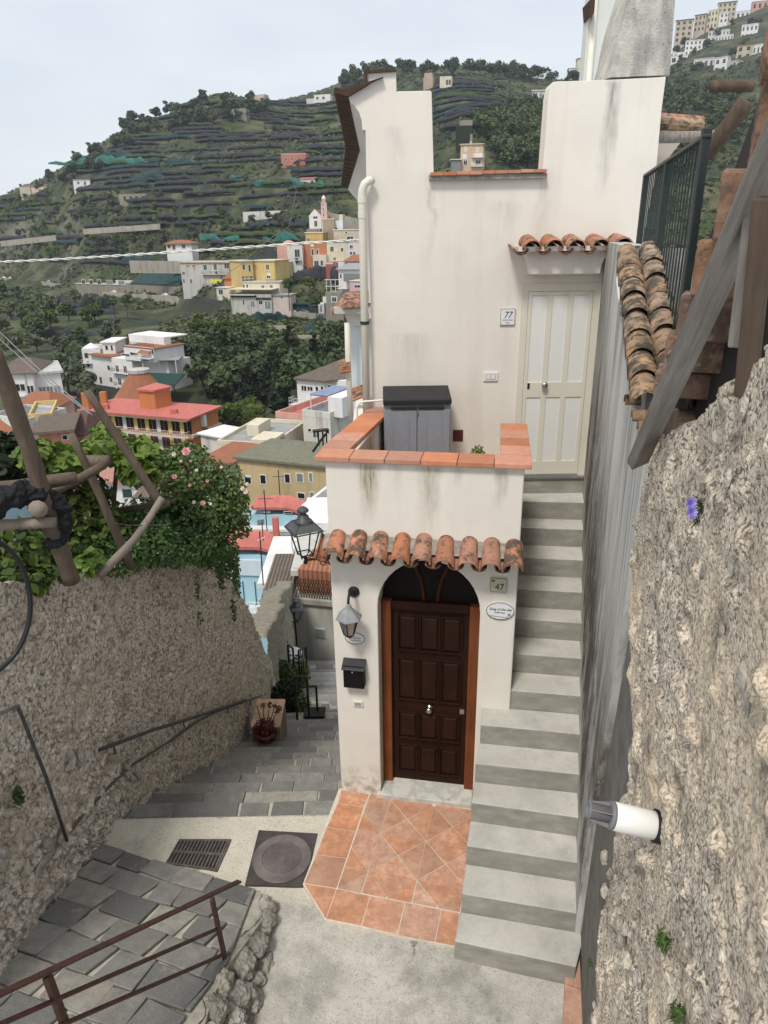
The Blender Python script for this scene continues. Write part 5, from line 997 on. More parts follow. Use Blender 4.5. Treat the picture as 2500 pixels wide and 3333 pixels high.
plant('hedge_shrub', 'dense dark green shrub spilling over the wall crest under the rose bush', 'shrub', 6500, [bl(560, 1770, 7.4, (.5, .5, .22)), bl(650, 1760, 8.0, (.45, .5, .28)), bl(700, 1790, 8.3, (.28, .4, .25)), bl(470, 1760, 7.0, (.4, .4, .25)), bl(400, 1810, 6.7, (.35, .4, .16)), bl(730, 1830, 8.7, (.2, .3, .22)), bl(330, 1800, 6.5, (.3, .3, .18))], .05, L_shrub, 'plain', 9, shell=.4)
plant('undershrub', 'mixed low greenery between the poles behind the wall crest', 'shrub', 3200, [bl(480, 1700, 7.8, (.5, .5, .3)), bl(400, 1720, 7.6, (.5, .5, .28)), bl(540, 1720, 7.9, (.35, .4, .25)), bl(240, 1770, 6.6, (.4, .4, .2))], .075, L_shrub, 'plain', 19, shell=.4)
plant('yellow_seedling', 'small yellow-green vine shoot on the wall crest beside the propped branch', 'seedling', 60, [bl(290, 1830, 5.75, (.11, .1, .12))], .10, L_vine, 'vine', 10, up=.8)
ivy = plant('wall_ivy', 'hanging creeper trailing down the end of the garden wall', 'creeper', 1100, [bl(760, 1850, 9.0, (.10, .25, .3)), bl(745, 1800, 8.9, (.16, .25, .22)), bl(770, 1900, 9.5, (.06, .2, .28)), bl(720, 1880, 8.4, (.05, .12, .22)), bl(640, 1900, 7.7, (.04, .05, .24)), bl(650, 2010, 7.7, (.03, .04, .1)), bl(760, 1980, 9.4, (.04, .1, .25))], .045, L_shrub, 'plain', 11, shell=.3)
plant('moss_tuft', 'small green weed tuft growing low in the rubble at the far left', 'weed', 120, [(onL(60, 2590, .08), np.array((.03, .05, .09)))], .04, L_shrub, 'plain', 12)
# grass strip on the ledge behind the wall end
lst = [(13.6, 862, 2095), (15.5, 868, 2030), (18, 870, 1970), (22, 868, 1905)]; LE = [aY(x, y, Y) for x, y, Y in lst]; lY = [p[1] for p in LE]; leX = lambda Y: float(np.interp(Y, lY, [p[0] for p in LE])); leZ = lambda Y: float(np.interp(Y, lY, [p[2] for p in LE]))
r = np.random.RandomState(2); V = []; n = 5200
for k in range(n):
    Y = r.uniform(13.4, 22); x = leX(Y) + .1 - r.uniform(0, 1.5); z_ = leZ(Y) + (leX(Y) - x) * .12; h_ = r.uniform(.12, .4); q = r.uniform(0, 6.28); dx, dy = math.cos(q) * .02, math.sin(q) * .02; lx, ly = r.normal() * .09, r.normal() * .09
    V += [(x - dx, Y - dy, z_), (x + dx, Y + dy, z_), (x + lx + dx * .3, Y + ly, z_ + h_), (x + lx, Y + ly, z_ + h_ * 1.02)]
go = bigmesh('grass', V, np.arange(4 * n).reshape(n, 4), L_grass); tag(go, 'tall fresh grass on the ledge behind the end of the garden wall', 'grass', kind='stuff')
lg = np.array([[(leX(Y) + .15 - j * .4, Y, leZ(Y) + (j * .4 - .15) * .12 - .02) for j in range(6)] for Y in np.linspace(13, 23, 20)]); tag(sheet('grass_ledge', lg, bpy.data.materials['garden_earth']), kind='structure')
# campanula and ferns on the rubble wall, herb on the terrace
cpn = plant('bellflower', 'dark-leaved bellflower with two violet blooms growing out of the rubble wall', 'flower', 420, [(R2(2285, 1650, .05), np.array((.03, .04, .035))), (R2(2275, 1700, .05), np.array((.02, .03, .04)))], .022, L_dk, 'blade', 13, shell=.1)
M_vio = mat('violet_petal', (.34, .27, .72), (.45, .38, .8), 60, .6, .1)
for x, y in ((2246, 1640), (2249, 1668)): bloom(Matrix.Translation(Vector(R2(x, y, .13))) @ Matrix.Rotation(1.3, 4, 'X') @ Matrix.Rotation(.4, 4, 'Y'), .022, M_vio, cpn, 'bell_flower')
for (x, y, lb) in ((2158, 3062, 'small spiky green weed low in the rubble wall, beneath the flue'), (2205, 3300, 'dark green weed at the bottom edge of the rubble wall'), (1920, 3135, 'tiny fern beside the terracotta kerb strip')):
    plant('weed', lb, 'weed', 90, [(R2(x, y, .08), np.array((.02, .03, .025)))], .045 if x > 2000 else .02, L_shrub, 'blade', x % 100, shell=.1)
plant('herb', 'small herb sprouting behind the terracotta coping of the terrace', 'plant', 130, [(aY(1555, 1468, 6.6), np.array((.07, .06, .06)))], .03, L_rose, 'plain', 15)
# ------------------------------------------------------------------ street lanterns
def lantern(label, hub, arm_to, rz, s=1.0):
    o = thing('street_lamp', label, 'street lamp', hub, 'wrought-iron lanterns along the alley'); M = Matrix.Translation(Vector(hub)) @ Matrix.Rotation(rz, 4, 'Z') @ Matrix.Scale(s, 4)
    sq = lambda h, z: [M @ Vector((a * h, b * h, z)) for a, b in ((-1, -1), (1, -1), (1, 1), (-1, 1))]
    lo, hi, rp_, ru = sq(.085, .10), sq(.155, .44), sq(.20, .45), sq(.115, .55); m = MB()
    for k in range(4): m.tube([lo[k] + (lo[k] - hi[k]) * .12, hi[k]], .011 * s, 6); m.tube([lo[k], lo[(k + 1) % 4]], .008 * s, 6)
    link('frame', m, M_iron, o); m = MB()
    for k in range(4): m.add([rp_[k], rp_[(k + 1) % 4], hi[(k + 1) % 4], hi[k]], [(0, 1, 2, 3)]); m.tube([rp_[k] * .9 + ru[k] * .1, ru[k]], .01 * s, 5); m.tube([ru[k], ru[(k + 1) % 4]], .009 * s, 5); m.tube([rp_[k], rp_[(k + 1) % 4]], .01 * s, 5)
    M_lg = mat('lantern_grey', (.052, .055, .058), (.08, .083, .086), 14, .45, .1)
    link('roof_frame', m, M_lg, o); m = MB()
    for k in range(4): a, b, c, d = rp_[k] * .88 + ru[k] * .12, rp_[(k + 1) % 4] * .88 + ru[(k + 1) % 4] * .12, ru[(k + 1) % 4], ru[k]; m.add([a, b, c, d], [(0, 1, 2, 3)])
    link('roof_glass', m, mat('smoked_glass', (.11, .115, .12), k=3, rough=.1, bs=0), o)
    link('cap', MB().lathe([(.118, .545), (.115, .575), (.085, .595), (.07, .64), (.045, .66), (.04, .69), (.075, .70), (.08, .72), (.06, .745), (.03, .765), (.0, .77)], n=20, M=M), M_lg, o, smooth=True)
    m = MB()
    for k in range(4): m.tube(smoothp([tuple(lo[k]), tuple(lo[k] * .5 + (M @ Vector((0, 0, .06))) * .5 - Vector((0, 0, .03 * s))), tuple(M @ Vector((0, 0, .02)))], 2), .007 * s, 5)
    m.lathe([(.0, -.07), (.02, -.06), (.034, -.02), (.02, 0), (.03, .03), (.012, .06)], n=10, M=M); link('hub', m, M_iron, o)
    a = Vector(arm_to); h0 = Vector(hub); d = a - h0; m = MB().tube([h0, a], .018 * s, 8)
    sc_ = [tuple(h0 + d * (.55 + .16 * math.cos(q) * (1 - q / 9)) + Vector((0, 0, -.07 * s + .055 * s * math.sin(q) * (1 - q / 9)))) for q in np.linspace(0, 7.5, 22)]
    sc2 = [tuple(h0 + d * u + Vector((0, 0, -.03 - .20 * s * (u - .45) ** 2 / .3))) for u in np.linspace(.5, 1.0, 8)]
    m.tube(sc_, .008 * s, 5); m.tube(sc2, .01 * s, 5); link('bracket', m, M_iron, o); return o
hub = aY(995, 1822, 7.3); lantern('large black square street lantern bracketed to the near house corner', hub, (PL[0] - .02, 7.3, hub[2] + .02), .45, .84)
hub2 = aY(968, 2022, 23.5); lantern('smaller distant street lantern on a scrolled bracket over the lower alley', hub2, (fx2(23.5) + .05, 23.4, hub2[2] + .02), .2, 1.2)
# ------------------------------------------------------------------ things along the alley
zt_b = slz(9.6) + .42; bq = [aZ(x, y, zt_b) for x, y in ((838, 2275), (929, 2275), (912, 2365), (815, 2365))]
bench = thing('tiled_bench', 'low masonry bench topped with peach terracotta tiles beside the alley steps', 'bench', bq[3])
link('base', MB().prism([q * np.array([1, 1, 0]) + np.array([0, 0, slz(11.2) - .3]) + (sum(bq) / 4 - q) * np.array([.04, .04, 0]) for q in bq], np.zeros(3), np.array([0, 0, zt_b - .035 - slz(11.2) + .3])), mat('bench_plaster', (.24, .19, .14), (.15, .12, .09), 6, .9, .4), bench)
M_peach = terracotta('peach_tile', (.55, .33, .2), .1, (.6, .39, .25)); b4 = lambda u, v: (bq[3] * (1 - u) + bq[2] * u) * (1 - v) + (bq[0] * (1 - u) + bq[1] * u) * v
for i in range(3):
    for j in range(4):
        g = .012; link('tile', MB().prism([b4((i + g) / 3, (j + g) / 4), b4((i + 1 - g) / 3, (j + g) / 4), b4((i + 1 - g) / 3, (j + 1 - g) / 4), b4((i + g) / 3, (j + 1 - g) / 4)], np.array([0, 0, -.034]), np.array([0, 0, R_.uniform(0, .003)])), M_peach, bench)
M_pot = terracotta('plant_pot', (.32, .12, .06), .4)
def pot(p, r, h, parent): link('pot', MB().lathe([(r * .7, 0), (r * .95, h * .85), (r * 1.08, h * .86), (r * 1.08, h), (r * .92, h), (r * .9, h * .9)], c=p, n=18), M_pot, parent, smooth=True)
rp0 = aZ(866, 2400, slz(9.3)); rp0[2] = slz(9.5)
o = plant('red_succulent', 'dark red branching succulent in a pot in front of the tiled bench', 'potted plant', 1000, [(rp0 + np.array([0, -.03, .27]), np.array((.21, .19, .22)))], .05, L_red, 'plain', 21, [([rp0 + np.array([0, 0, .2]), rp0 + np.array([dx * .5, 0, .4]), rp0 + np.array([dx, .1, .66])], .008) for dx in (-.12, -.02, .08, .17, .24)], rp0, .2)
for dx, dz in ((.08, .68), (.17, .66), (.24, .6), (-.02, .66), (.2, .55)):
    V, F = leaf_cloud(40, [(rp0 + np.array([dx, .1, dz]), np.array((.05, .05, .05)))], .035, 'plain', int(dx * 100) + 50, .2); bigmesh('rosette', V, F, leaf_mat('dry_red_leaf', (.12, .06, .035), (.2, .1, .05), (.05, .02, .015)) if 'dry_red_leaf' not in bpy.data.materials else bpy.data.materials['dry_red_leaf'], o)
pot(rp0, .17, .24, o)
def railing(label, posts, mids, r=.022, bars=()):
    o = thing('alley_railing', label, 'railing', posts[0][0]); 
    for p in posts: link('post', MB().tube(p, r, 6), M_iron, o)
    for q in mids: link('rail', MB().tube(q, r * .85, 6), M_iron, o)
    for q in bars: link('bar', MB().tube(q, r * .5, 5), M_iron, o)
zf = slz(11.2); A = aZ(968, 2342, zf)
def up(x, y, Y, h): b = aY(x, y, Y); return [b, b + np.array([0, 0, h])]
pA_, pB2, pC2 = up(968, 2342, A[1], .98), up(1006, 2330, A[1] + .3, .9), up(1034, 2324, A[1] + .5, .66)
railing('black iron handrail guarding the cellar opening at the foot of the near steps', [pA_, pB2, pC2], [[pA_[1], pB2[1]], [pB2[1], pB2[1] * .45 + pA_[0] * .55 + np.array([0, 0, .35])], [pC2[1], pC2[1] + (pA_[1] - pC2[1]) * .75 - np.array([0, 0, .18])]], .024)
q0_ = up(979, 2228, 15.2, 1.0); q1_b = up(1001, 2200, 17.5, 1.0)
railing('black iron balustrade of upright bars farther down the alley', [q0_, q1_b], [[q0_[1], q1_b[1]]], .03, [[q0_[0] + (q1_b[0] - q0_[0]) * u, q0_[1] + (q1_b[1] - q0_[1]) * u] for u in (.25, .5, .75)])
q2_b = up(945, 2215, 14.5, 1.0); q3_b = up(961, 2225, 14.6, 1.0); railing('short dark railing half hidden in the potted plants', [q2_b, q3_b], [[q2_b[1], q3_b[1]]], .028)
pit_ = aZ(1015, 2325, slz(11.6) + .02); o = thing('cellar_opening', 'dark cellar opening sunk into the steps behind the small handrail', 'opening', pit_); link('shaft', MB().box(pit_ + np.array([.05, .05, .0]), (.42, .3, .05)), M_void, o)  # flat slab coloured as the shade within the opening
for (nm, lb, x, y, Y, rad, n, m, sz, sh) in [('potted_plant', 'bushy dark potted plant just below the tiled bench', 935, 2270, 12.6, (.36, .4, .42), 1500, L_dk, .09, 'plain'), ('potted_plant', 'tall green potted plant against the wall, above the bushy dark one', 915, 2215, 14.2, (.36, .4, .55), 1400, L_shrub, .10, 'plain'), ('potted_plant', 'light green plant mingling with the far railing', 962, 2195, 16.5, (.42, .4, .6), 900, L_lemon, .10, 'plain'), ('potted_plant', 'scraggly brown-green plant beside the cellar opening', 985, 2290, 12.4, (.18, .2, .25), 320, L_rose, .08, 'plain'), ('potted_plant', 'purplish hanging plant on the far wall above a red pot', 908, 2130, 18.5, (.36, .4, .62), 900, leaf_mat('purple_leaf', (.10, .06, .08), (.16, .12, .12), (.04, .03, .03)), .10, 'plain')]:
    c = aY(x, y, Y); o = plant(nm, lb, 'potted plant', n, [(c, np.array(rad))], sz, m, sh, int(x), (), c - np.array([0, 0, rad[2] + .2]), .3); pot(c - np.array([0, 0, rad[2] + .32]), .2, .36, o)
c = aY(948, 2128, 20.5); o = thing('barrel', 'black water barrel with a round white lid down the alley', 'barrel', c); link('drum', MB().lathe([(.33, -.85), (.36, -.4), (.34, 0)], c=c, n=20), M_mb, o, smooth=True); link('lid', MB().lathe([(.37, 0), (.37, .05), (.0, .06)], c=c, n=20), M_wht, o)
c = aY(955, 2165, 18.6); o = thing('garden_table', 'white garden table with clutter below the black barrel', 'table', c); link('top', MB().box(c, (.75, .7, .04)), M_wht, o)
for a in (-.3, .3):
    for b in (-.28, .28): link('leg', MB().box(c + np.array([a, b, -.37]), (.04, .04, .7)), M_wht, o)
link('chair_back', MB().box(c + np.array([.1, -.42, -.05]), (.4, .03, .5)), M_wht, o)
c = aY(988, 2190, 18.0); o = thing('brick_kerb', 'narrow strip of red brick edging the lower alley steps', 'kerb', c)
for i in range(8): p_ = aY(990 + i * -.5, 2215 - i * 11, 17.3 + i * .75); link('brick', MB().box(p_, (.2, .7, .2)), M_pot, o)
dg = aY(1055, 2170, 21.5); o = thing('drain_grate', 'distant dark drain grate across the lower alley', 'drain grate', dg); link('grille', MB().box((dg[0], 21.5, slz(21.5) + .03), (.62, .45, .05)), M_cast, o)
# ------------------------------------------------------------------ buildings of the town
PAL = {}
def wallm(key, a, darkening=.5):  # last argument: strength of the dirt streaks
    if key not in PAL: t = NT('wall_' + key); c = t.mix(t.ramp(t.noise(.25, 5, .65), (.35, 0.0), (.7, 1.0)), a, tuple(x * .85 for x in a)); c = t.mix(t.math('MULTIPLY', t.ramp(t.noise((.9, .9, .09), 6, .7), (.5, 0.0), (.72, 1.0)), darkening), c, (a[0] * .38, a[1] * .37, a[2] * .35)); PAL[key] = t.out(c, .9)
    return PAL[key]
WHT = wallm('white', (.72, .71, .69), .22); WHD = wallm('dirty_white', (.62, .60, .56), .75); GRW = wallm('grey_white', (.50, .49, .45), .9); CRM = wallm('cream', (.64, .58, .44), .4); YEL = wallm('yellow', (.62, .46, .19), .4); OCR = wallm('ochre', (.52, .40, .22), .6); ORG = wallm('orange', (.52, .20, .075), .25); PNK = wallm('pink', (.60, .34, .28), .4); RED = wallm('brick_red', (.42, .14, .09), .4); BEI = wallm('beige', (.50, .43, .33), .6); BLU = wallm('blue', (.40, .62, .72), .35); BLP = wallm('pale_blue', (.60, .70, .76), .35); STN = wallm('stone', (.27, .245, .2), .8); LYL = wallm('yellow_panel', (.70, .55, .18), .2)
t = NT('red_roof_sheet'); c = t.mix(t.ramp(t.noise((2.5, .25, 1), 5, .6), (.35, 0.0), (.65, 1.0)), (.52, .16, .13), (.43, .13, .105)); R_RED = t.out(c, .7, t.noise(3, 4), .2)
def tiled(name, a, b):
    t = NT(name); wv = t.t.nodes.new('ShaderNodeTexWave'); wv.inputs['Scale'].default_value = 1.0; wv.inputs['Distortion'].default_value = 1.5; t.lk(t.scl(t.P, 1.6), wv.inputs['Vector']); c = t.mix(t.ramp(t.noise(1.2, 6, .7), (.35, 0.0), (.65, 1.0)), a, b); c = t.mix(t.ramp(wv.outputs[1], (.2, .6), (.5, 0.0)), c, tuple(x * .4 for x in a)); return t.out(c, .9, wv.outputs[1], .8, .1)
R_TIL = tiled('tile_roof', (.45, .175, .09), (.33, .15, .09)); R_OLD = tiled('brown_tile_roof', (.22, .17, .13), (.15, .12, .10)); R_GRN = tiled('mossy_roof', (.27, .26, .18), (.20, .20, .15)); R_GRY = mat('grey_deck', (.33, .33, .32), (.24, .24, .235), 1.0, .9); R_PNK = tiled('pink_roof', (.55, .30, .24), (.48, .26, .2))
GLS = M_dark; SHG = mat('green_shutter', (.03, .06, .045), (.02, .04, .03), 5, .6); SHB = mat('brown_shutter', (.10, .05, .035), (.06, .03, .02), 5, .6); SHY = mat('grey_shutter', (.22, .23, .22), (.16, .17, .16), 4, .6); TRM = mat('white_trim', (.7, .69, .66), k=3)
class B:
    def __init__(s, name, label, FL, FR, YL, YR, H, dep, wall, cat='house', grp=None, base=7.0, zt=None):
        if zt is None and min(YL, YR) > 400:           # far hillside houses stand where the slope meets their foot
            p = land((FL[0] + FR[0]) / 2, (FL[1] + FR[1]) / 2 + H / YL * FOC, 300)
            if p is not None: k_ = float(np.clip(p[1] / ((YL + YR) / 2), .6, 1.5)); YL *= k_; YR *= k_; H *= k_
        L, Rr = aY(*FL, YL), aY(*FR, YR); s.zt = float(Rr[2] if zt is None else zt); s.H = H; s.W = Wall(L, Rr); s.dep = dep; s.wall = wall
        s.o = thing(name, label, cat, (*(L[:2] + Rr[:2]) / 2, s.zt - H), grp); s.block(0, 1, 0, H + base, 0, wall, 'walls')
    def pt(s, u, z, off=0.0): return s.W.at(u * s.W.L, s.zt + z, off)
    def block(s, u0, u1, z0, h, off, m, name='block', dep=None):       # z0 measured down from the eaves when negative
        dep = dep or s.dep; q = [s.pt(u0, z0, off), s.pt(u1, z0, off), s.pt(u1, z0, -dep), s.pt(u0, z0, -dep)]
        return link(name, MB().prism(q, np.zeros(3), np.array([0, 0, -h])), m, s.o)
    def flat(s, m, ov=.3, th=.25, dz=0.0, u0=0, u1=1, dep=None, name='roof'):
        e = ov / s.W.L; d = dep or s.dep; q = [s.pt(u0 - e, dz + .01, ov), s.pt(u1 + e, dz + .01, ov), s.pt(u1 + e, dz + .01, -d - ov), s.pt(u0 - e, dz + .01, -d - ov)]
        return link(name, MB().prism(q, np.zeros(3), np.array([0, 0, th])), m, s.o)
    def parapet(s, m, h=.8, th=.25, deck=None):
        e = th / s.W.L; mb = MB()
        for (a, b, o0, o1) in ((0, 1, .03, -th), (0, 1, -s.dep + th, -s.dep - .03), (0, e, -th, -s.dep + th), (1 - e, 1, -th, -s.dep + th)): mb.prism([s.pt(a, -.05, o0), s.pt(b, -.05, o0), s.pt(b, -.05, o1), s.pt(a, -.05, o1)], np.zeros(3), np.array([0, 0, h + .05]))
        link('parapet', mb, m, s.o); s.flat(deck or R_GRY, -.05, .06)
    def hip(s, m, h=1.6, ov=.4, rg=.28, dz=0.0):
        e = ov / s.W.L; q = [s.pt(-e, dz, ov), s.pt(1 + e, dz, ov), s.pt(1 + e, dz, -s.dep - ov), s.pt(-e, dz, -s.dep - ov)]; r = [s.pt(rg, dz + h, -s.dep / 2), s.pt(1 - rg, dz + h, -s.dep / 2)]; q2 = [p - np.array([0, 0, .15]) for p in q]
        return link('roof', MB().add(q + r + q2, [(0, 1, 5, 4), (1, 2, 5), (2, 3, 4, 5), (3, 0, 4), (6, 7, 1, 0), (7, 8, 2, 1), (8, 9, 3, 2), (9, 6, 0, 3), (6, 7, 8, 9)]), m, s.o)
    def shed(s, m, h=1.2, ov=.3):
        e = ov / s.W.L; q = [s.pt(-e, -.0, ov), s.pt(1 + e, 0, ov), s.pt(1 + e, h, -s.dep - ov), s.pt(-e, h, -s.dep - ov)]; return link('roof', MB().prism(q, np.zeros(3), np.array([0, 0, .2])), m, s.o)
    def win(s, boxes, pane=GLS, frame=TRM, fr=.1, off=0.0, name='window'):
        for bx_ in boxes:
            x0, y0, x1, y1 = bx_[:4]; p_ = bx_[4] if len(bx_) > 4 else pane
            a0, z1 = s.W.hit(x0, y0); a1, z0 = s.W.hit(x1, y1); s._w(a0, a1, z0, z1, p_, frame, fr, off, name)
    def _w(s, a0, a1, z0, z1, p_, frame, fr, off, name):
        if a1 < a0: a0, a1 = a1, a0
        if z1 < z0: z0, z1 = z1, z0
        fb_ = lambda c0, c1, w0, w1, o0, o1: MB().prism([s.W.at(c0, w0, o0), s.W.at(c1, w0, o0), s.W.at(c1, w1, o0), s.W.at(c0, w1, o0)], np.zeros(3), np.array([*(s.W.n * (o1 - o0)), 0]))
        w_ = link(name, fb_(a0 - fr, a1 + fr, z0 - fr, z1 + fr, off + .0, off + .05), frame, s.o); link('pane', fb_(a0, a1, z0, z1, off + .05, off + .07), p_, w_)
        if a1 - a0 > .9: c_ = (a0 + a1) / 2; link('mullion', fb_(c_ - .05, c_ + .05, z0, z1, off + .07, off + .09), frame, w_)
    def grid(s, us, vs, w_, h_, pane=GLS, frame=TRM, fr=.1, off=0.0, name='window'):   # centres as shares of width and metres below the eaves
        for v in vs:
            for u in us: s._w(u * s.W.L - w_ / 2, u * s.W.L + w_ / 2, s.zt - v - h_ / 2, s.zt - v + h_ / 2, pane, frame, fr, off, name)
    def balcony(s, u0, u1, z, d=1.1, h=.95, slabm=None, railm=None, bars=True):
        slabm = slabm or GRW; sl = link('balcony', MB().prism([s.pt(u0, z, 0.004), s.pt(u1, z, .004), s.pt(u1, z, d), s.pt(u0, z, d)], np.zeros(3), np.array([0, 0, -.18])), slabm, s.o)
        mb = MB(); n = max(3, int((u1 - u0) * s.W.L / .5))
        for zz in (h, h * .5): mb.tube([s.pt(u0, z + zz, .01), s.pt(u0, z + zz, d), s.pt(u1, z + zz, d), s.pt(u1, z + zz, .01)], .035, 4)
        for i in range(n + 1): p = s.pt(u0 + (u1 - u0) * i / n, z, d - .02); mb.tube([p, p + np.array([0, 0, h])], .03, 4)
        link('balustrade', mb, railm or TRM, sl); return sl
# grey house closing the alley, its roof terrace, lattice, parasol and awning
b = B('grey_house', 'stained grey stucco house closing the lower alley, with one shuttered window', (960, 1975), (1100, 1972), 26, 25.6, 6.0, 7, wallm('alley_grey', (.42, .41, .37), .8)); b.win([(1028, 2045, 1058, 2074, SHY)], frame=GRW, fr=.03)
b.flat(mat('terrace_edge', (.34, .32, .27), (.24, .22, .19), 2), .15, .22); b.block(.05, 1.0, 1.3, 1.05, -.4, R_TIL, 'trellis_roof', 2.5)
mb = MB()
for i in range(16): p = b.pt(.03 + .06 * i, .2, .0); mb.tube([p, p + np.array([.28, 0, .9])], .014, 4); mb.tube([p + np.array([.28, 0, 0]), p + np.array([0, 0, .9])], .014, 4)
link('lattice', mb, M_iron, b.o)
c = aY(1010, 1908, 27.5); o = thing('striped_awning', 'small white awning with dark stripes on the terrace of the grey house', 'awning', c); mb = MB()
for i in range(5): mb.prism([c + np.array([-.45 + .2 * k, -.5, .25 * math.sin(k * .6)]) + np.array([0, i * .22, .12 * i]) for k in range(6)] , np.zeros(3), np.array([0, .16, .03]))
link('cloth', mb, M_wht, o); link('pole', MB().tube([c, c - np.array([0, 0, 1.9])], .03, 6), M_iron, o)
c = aY(1050, 1905, 27.0); o = thing('parasol', 'round white parasol beside the striped awning', 'parasol', c); link('canopy', MB().lathe([(1.0, -.25), (.6, .0), (.02, .2)], c=c, n=12), M_wht, o); link('pole', MB().tube([c, c - np.array([0, 0, 2.2])], .03, 6), M_iron, o)
b = B('weathered_house', 'brown timber-boarded upper house behind the parasol', (960, 1862), (1085, 1868), 33, 33, 1.6, 6, wood('old_boards', (.13, .10, .085), (.07, .055, .048), 3), base=6); b.flat(GRW, .2, .3)
b = B('terrace_house', 'white terrace house with plant pots and a white railing behind the street lantern', (952, 1780), (1090, 1790), 38, 38, 2.4, 9, WHT); b.balcony(0, 1, .15, .2, 1.0, WHT); b.grid((.3, .7), (.9,), .7, 1.1)
for i in range(5): p = b.pt(.2 + .15 * i, .2, -.6); link('plant_pot', MB().lathe([(.16, 0), (.22, .35)], c=p, n=10), CRM, b.o)
b = B('white_slope_house', 'white house with a long sloping white wall and blue-white railing beside the lantern', (985, 1700), (1110, 1690), 46, 45, 4, 12, WHT); b.grid((.5, .8), (1.3,), .9, 1.3, SHY); b.parapet(WHT, .7)
b = B('orange_house', 'little orange house with one tall window under a white wall', (862, 1945), (935, 1945), 33, 33, 4, 5, wallm('salmon', (.52, .17, .10), .4)); b.win([(908, 1955, 920, 1995, SHY)]); b.flat(R_OLD, .15, .15)
b = B('white_low_house', 'low white terrace wall and house just above the grassy ledge', (855, 1905), (930, 1908), 35, 35, 1.6, 6, WHT, base=2); b.flat(WHT, .25, .3)
b = B('tiled_lean_to', 'narrow lean-to roof of striped terracotta tiles running down beside the orange house', (920, 1990), (962, 1990), 27.5, 27, 2.2, 7.5, wallm('red_plaster', (.32, .10, .07), .6), cat='lean-to'); q = [b.pt(-.1, .1, .2), b.pt(1.1, .1, .2), b.pt(1.0, 1.9, -7.5), b.pt(.35, 1.9, -7.5)]
for i in range(14): u0, u1 = i / 14, (i + .8) / 14; link('roof_tile', MB().prism([q[0] * (1 - u0) + q[3] * u0, q[1] * (1 - u0) + q[2] * u0, q[1] * (1 - u1) + q[2] * u1, q[0] * (1 - u1) + q[3] * u1], np.zeros(3), np.array([0, 0, .12])), M_tile, b.o)
c = aY(925, 2070, 24.5); o = thing('laundry', 'dark red and blue laundry hung under the distant lantern', 'laundry', c); link('cloth', MB().box(c, (.7, .1, 2.2)), RED, o); link('cloth', MB().box(c + np.array([.2, -.2, .9]), (.3, .08, .5)), mat('blue_cloth', (.06, .09, .3), k=9), o)
# ------------------------------------------------------------------ blue-walled houses below the garden
def roofpoly(o, pts, m, th=.25, name='roof'): return link(name, MB().prism(pts, np.array([0, 0, -th]), np.zeros(3)), m, o)
b = B('blue_house', 'pale blue house under the upper kinked red sheet roof', (800, 1650), (1075, 1690), 62.4, 61.6, 9, 2.2, BLU, zt=float(aY(900, 1668, 62)[2]) - .3); zr = b.zt
e = [aY(x, y, Y) for x, y, Y in ((818, 1652, 62), (935, 1652, 62), (1000, 1676, 61.5), (1075, 1680, 61.2), (1075, 1640, 63.8), (980, 1628, 64.6), (945, 1612, 65.2), (840, 1612, 65.2))]
roofpoly(b.o, e, R_RED); b.win([(845, 1664, 878, 1668, SHY), (925, 1665, 950, 1670, GLS)], frame=BLP, fr=.05); b.block(0, 1, -1.1, .25, .9, WHT, 'ledge'); b.balcony(0, 1, -2.4, 1.0, .9, WHT)
for x, y, Y, h in ((913, 1636, 66, 3.4), (870, 1735, 60, 4.2)): p = aY(x, y, Y); a = thing('tv_antenna', 'thin television antenna on the %s red roof' % ('upper' if Y > 62 else 'terrace below the upper'), 'antenna', p); link('mast', MB().tube([p, p + np.array([0, 0, h])], .05, 5), M_iron, a); link('boom', MB().tube([p + np.array([-.6, 0, h * .8]), p + np.array([.8, 0, h * .8])], .03, 4), M_iron, a)
b = B('blue_house', 'long pale blue house under the lower red roof with a chimney', (700, 1782), (968, 1792), 49.4, 48.8, 9, 2.6, BLU, zt=float(aY(850, 1800, 49)[2]) - .25)
e = [aY(x, y, Y) for x, y, Y in ((700, 1780, 49), (830, 1780, 49), (930, 1798, 48.4), (965, 1799, 48.4), (982, 1752, 51), (905, 1742, 51.8), (860, 1726, 52.6), (740, 1728, 52.6))]
roofpoly(b.o, e, R_RED); p = aY(900, 1742, 51.6); link('chimney_pipe', MB().box(p + np.array([0, 0, .7]), (.45, .45, 1.6)), R_RED, b.o); b.block(0, .55, -.35, 1.3, .15, BLP, 'band'); b.balcony(.15, .92, -4.3, 1.2, .9, WHT)
b.grid((.3, .45, .6, .75), (3.2,), .06, 2.0, M_iron, BLU, .0)
p = aY(848, 1850, 22); a = thing('tv_antenna', 'tall thin antenna mast in front of the lower blue house', 'antenna', p); link('mast', MB().tube([aY(857, 1905, 22), aY(845, 1730, 22)], .022, 5), M_iron, a); link('boom', MB().tube([aY(838, 1760, 22), aY(862, 1748, 22)], .014, 4), M_wht, a)
p = aY(852, 1700, 26); a = thing('dish_antenna', 'small grey grid antenna on a mast above the lower red roof', 'antenna', p); link('mast', MB().tube([aY(853, 1700, 26), aY(857, 1760, 26)], .02, 5), M_iron, a); link('grid', MB().box(aY(849, 1700, 26), (.28, .04, .22), rz=.4), SHY, a)
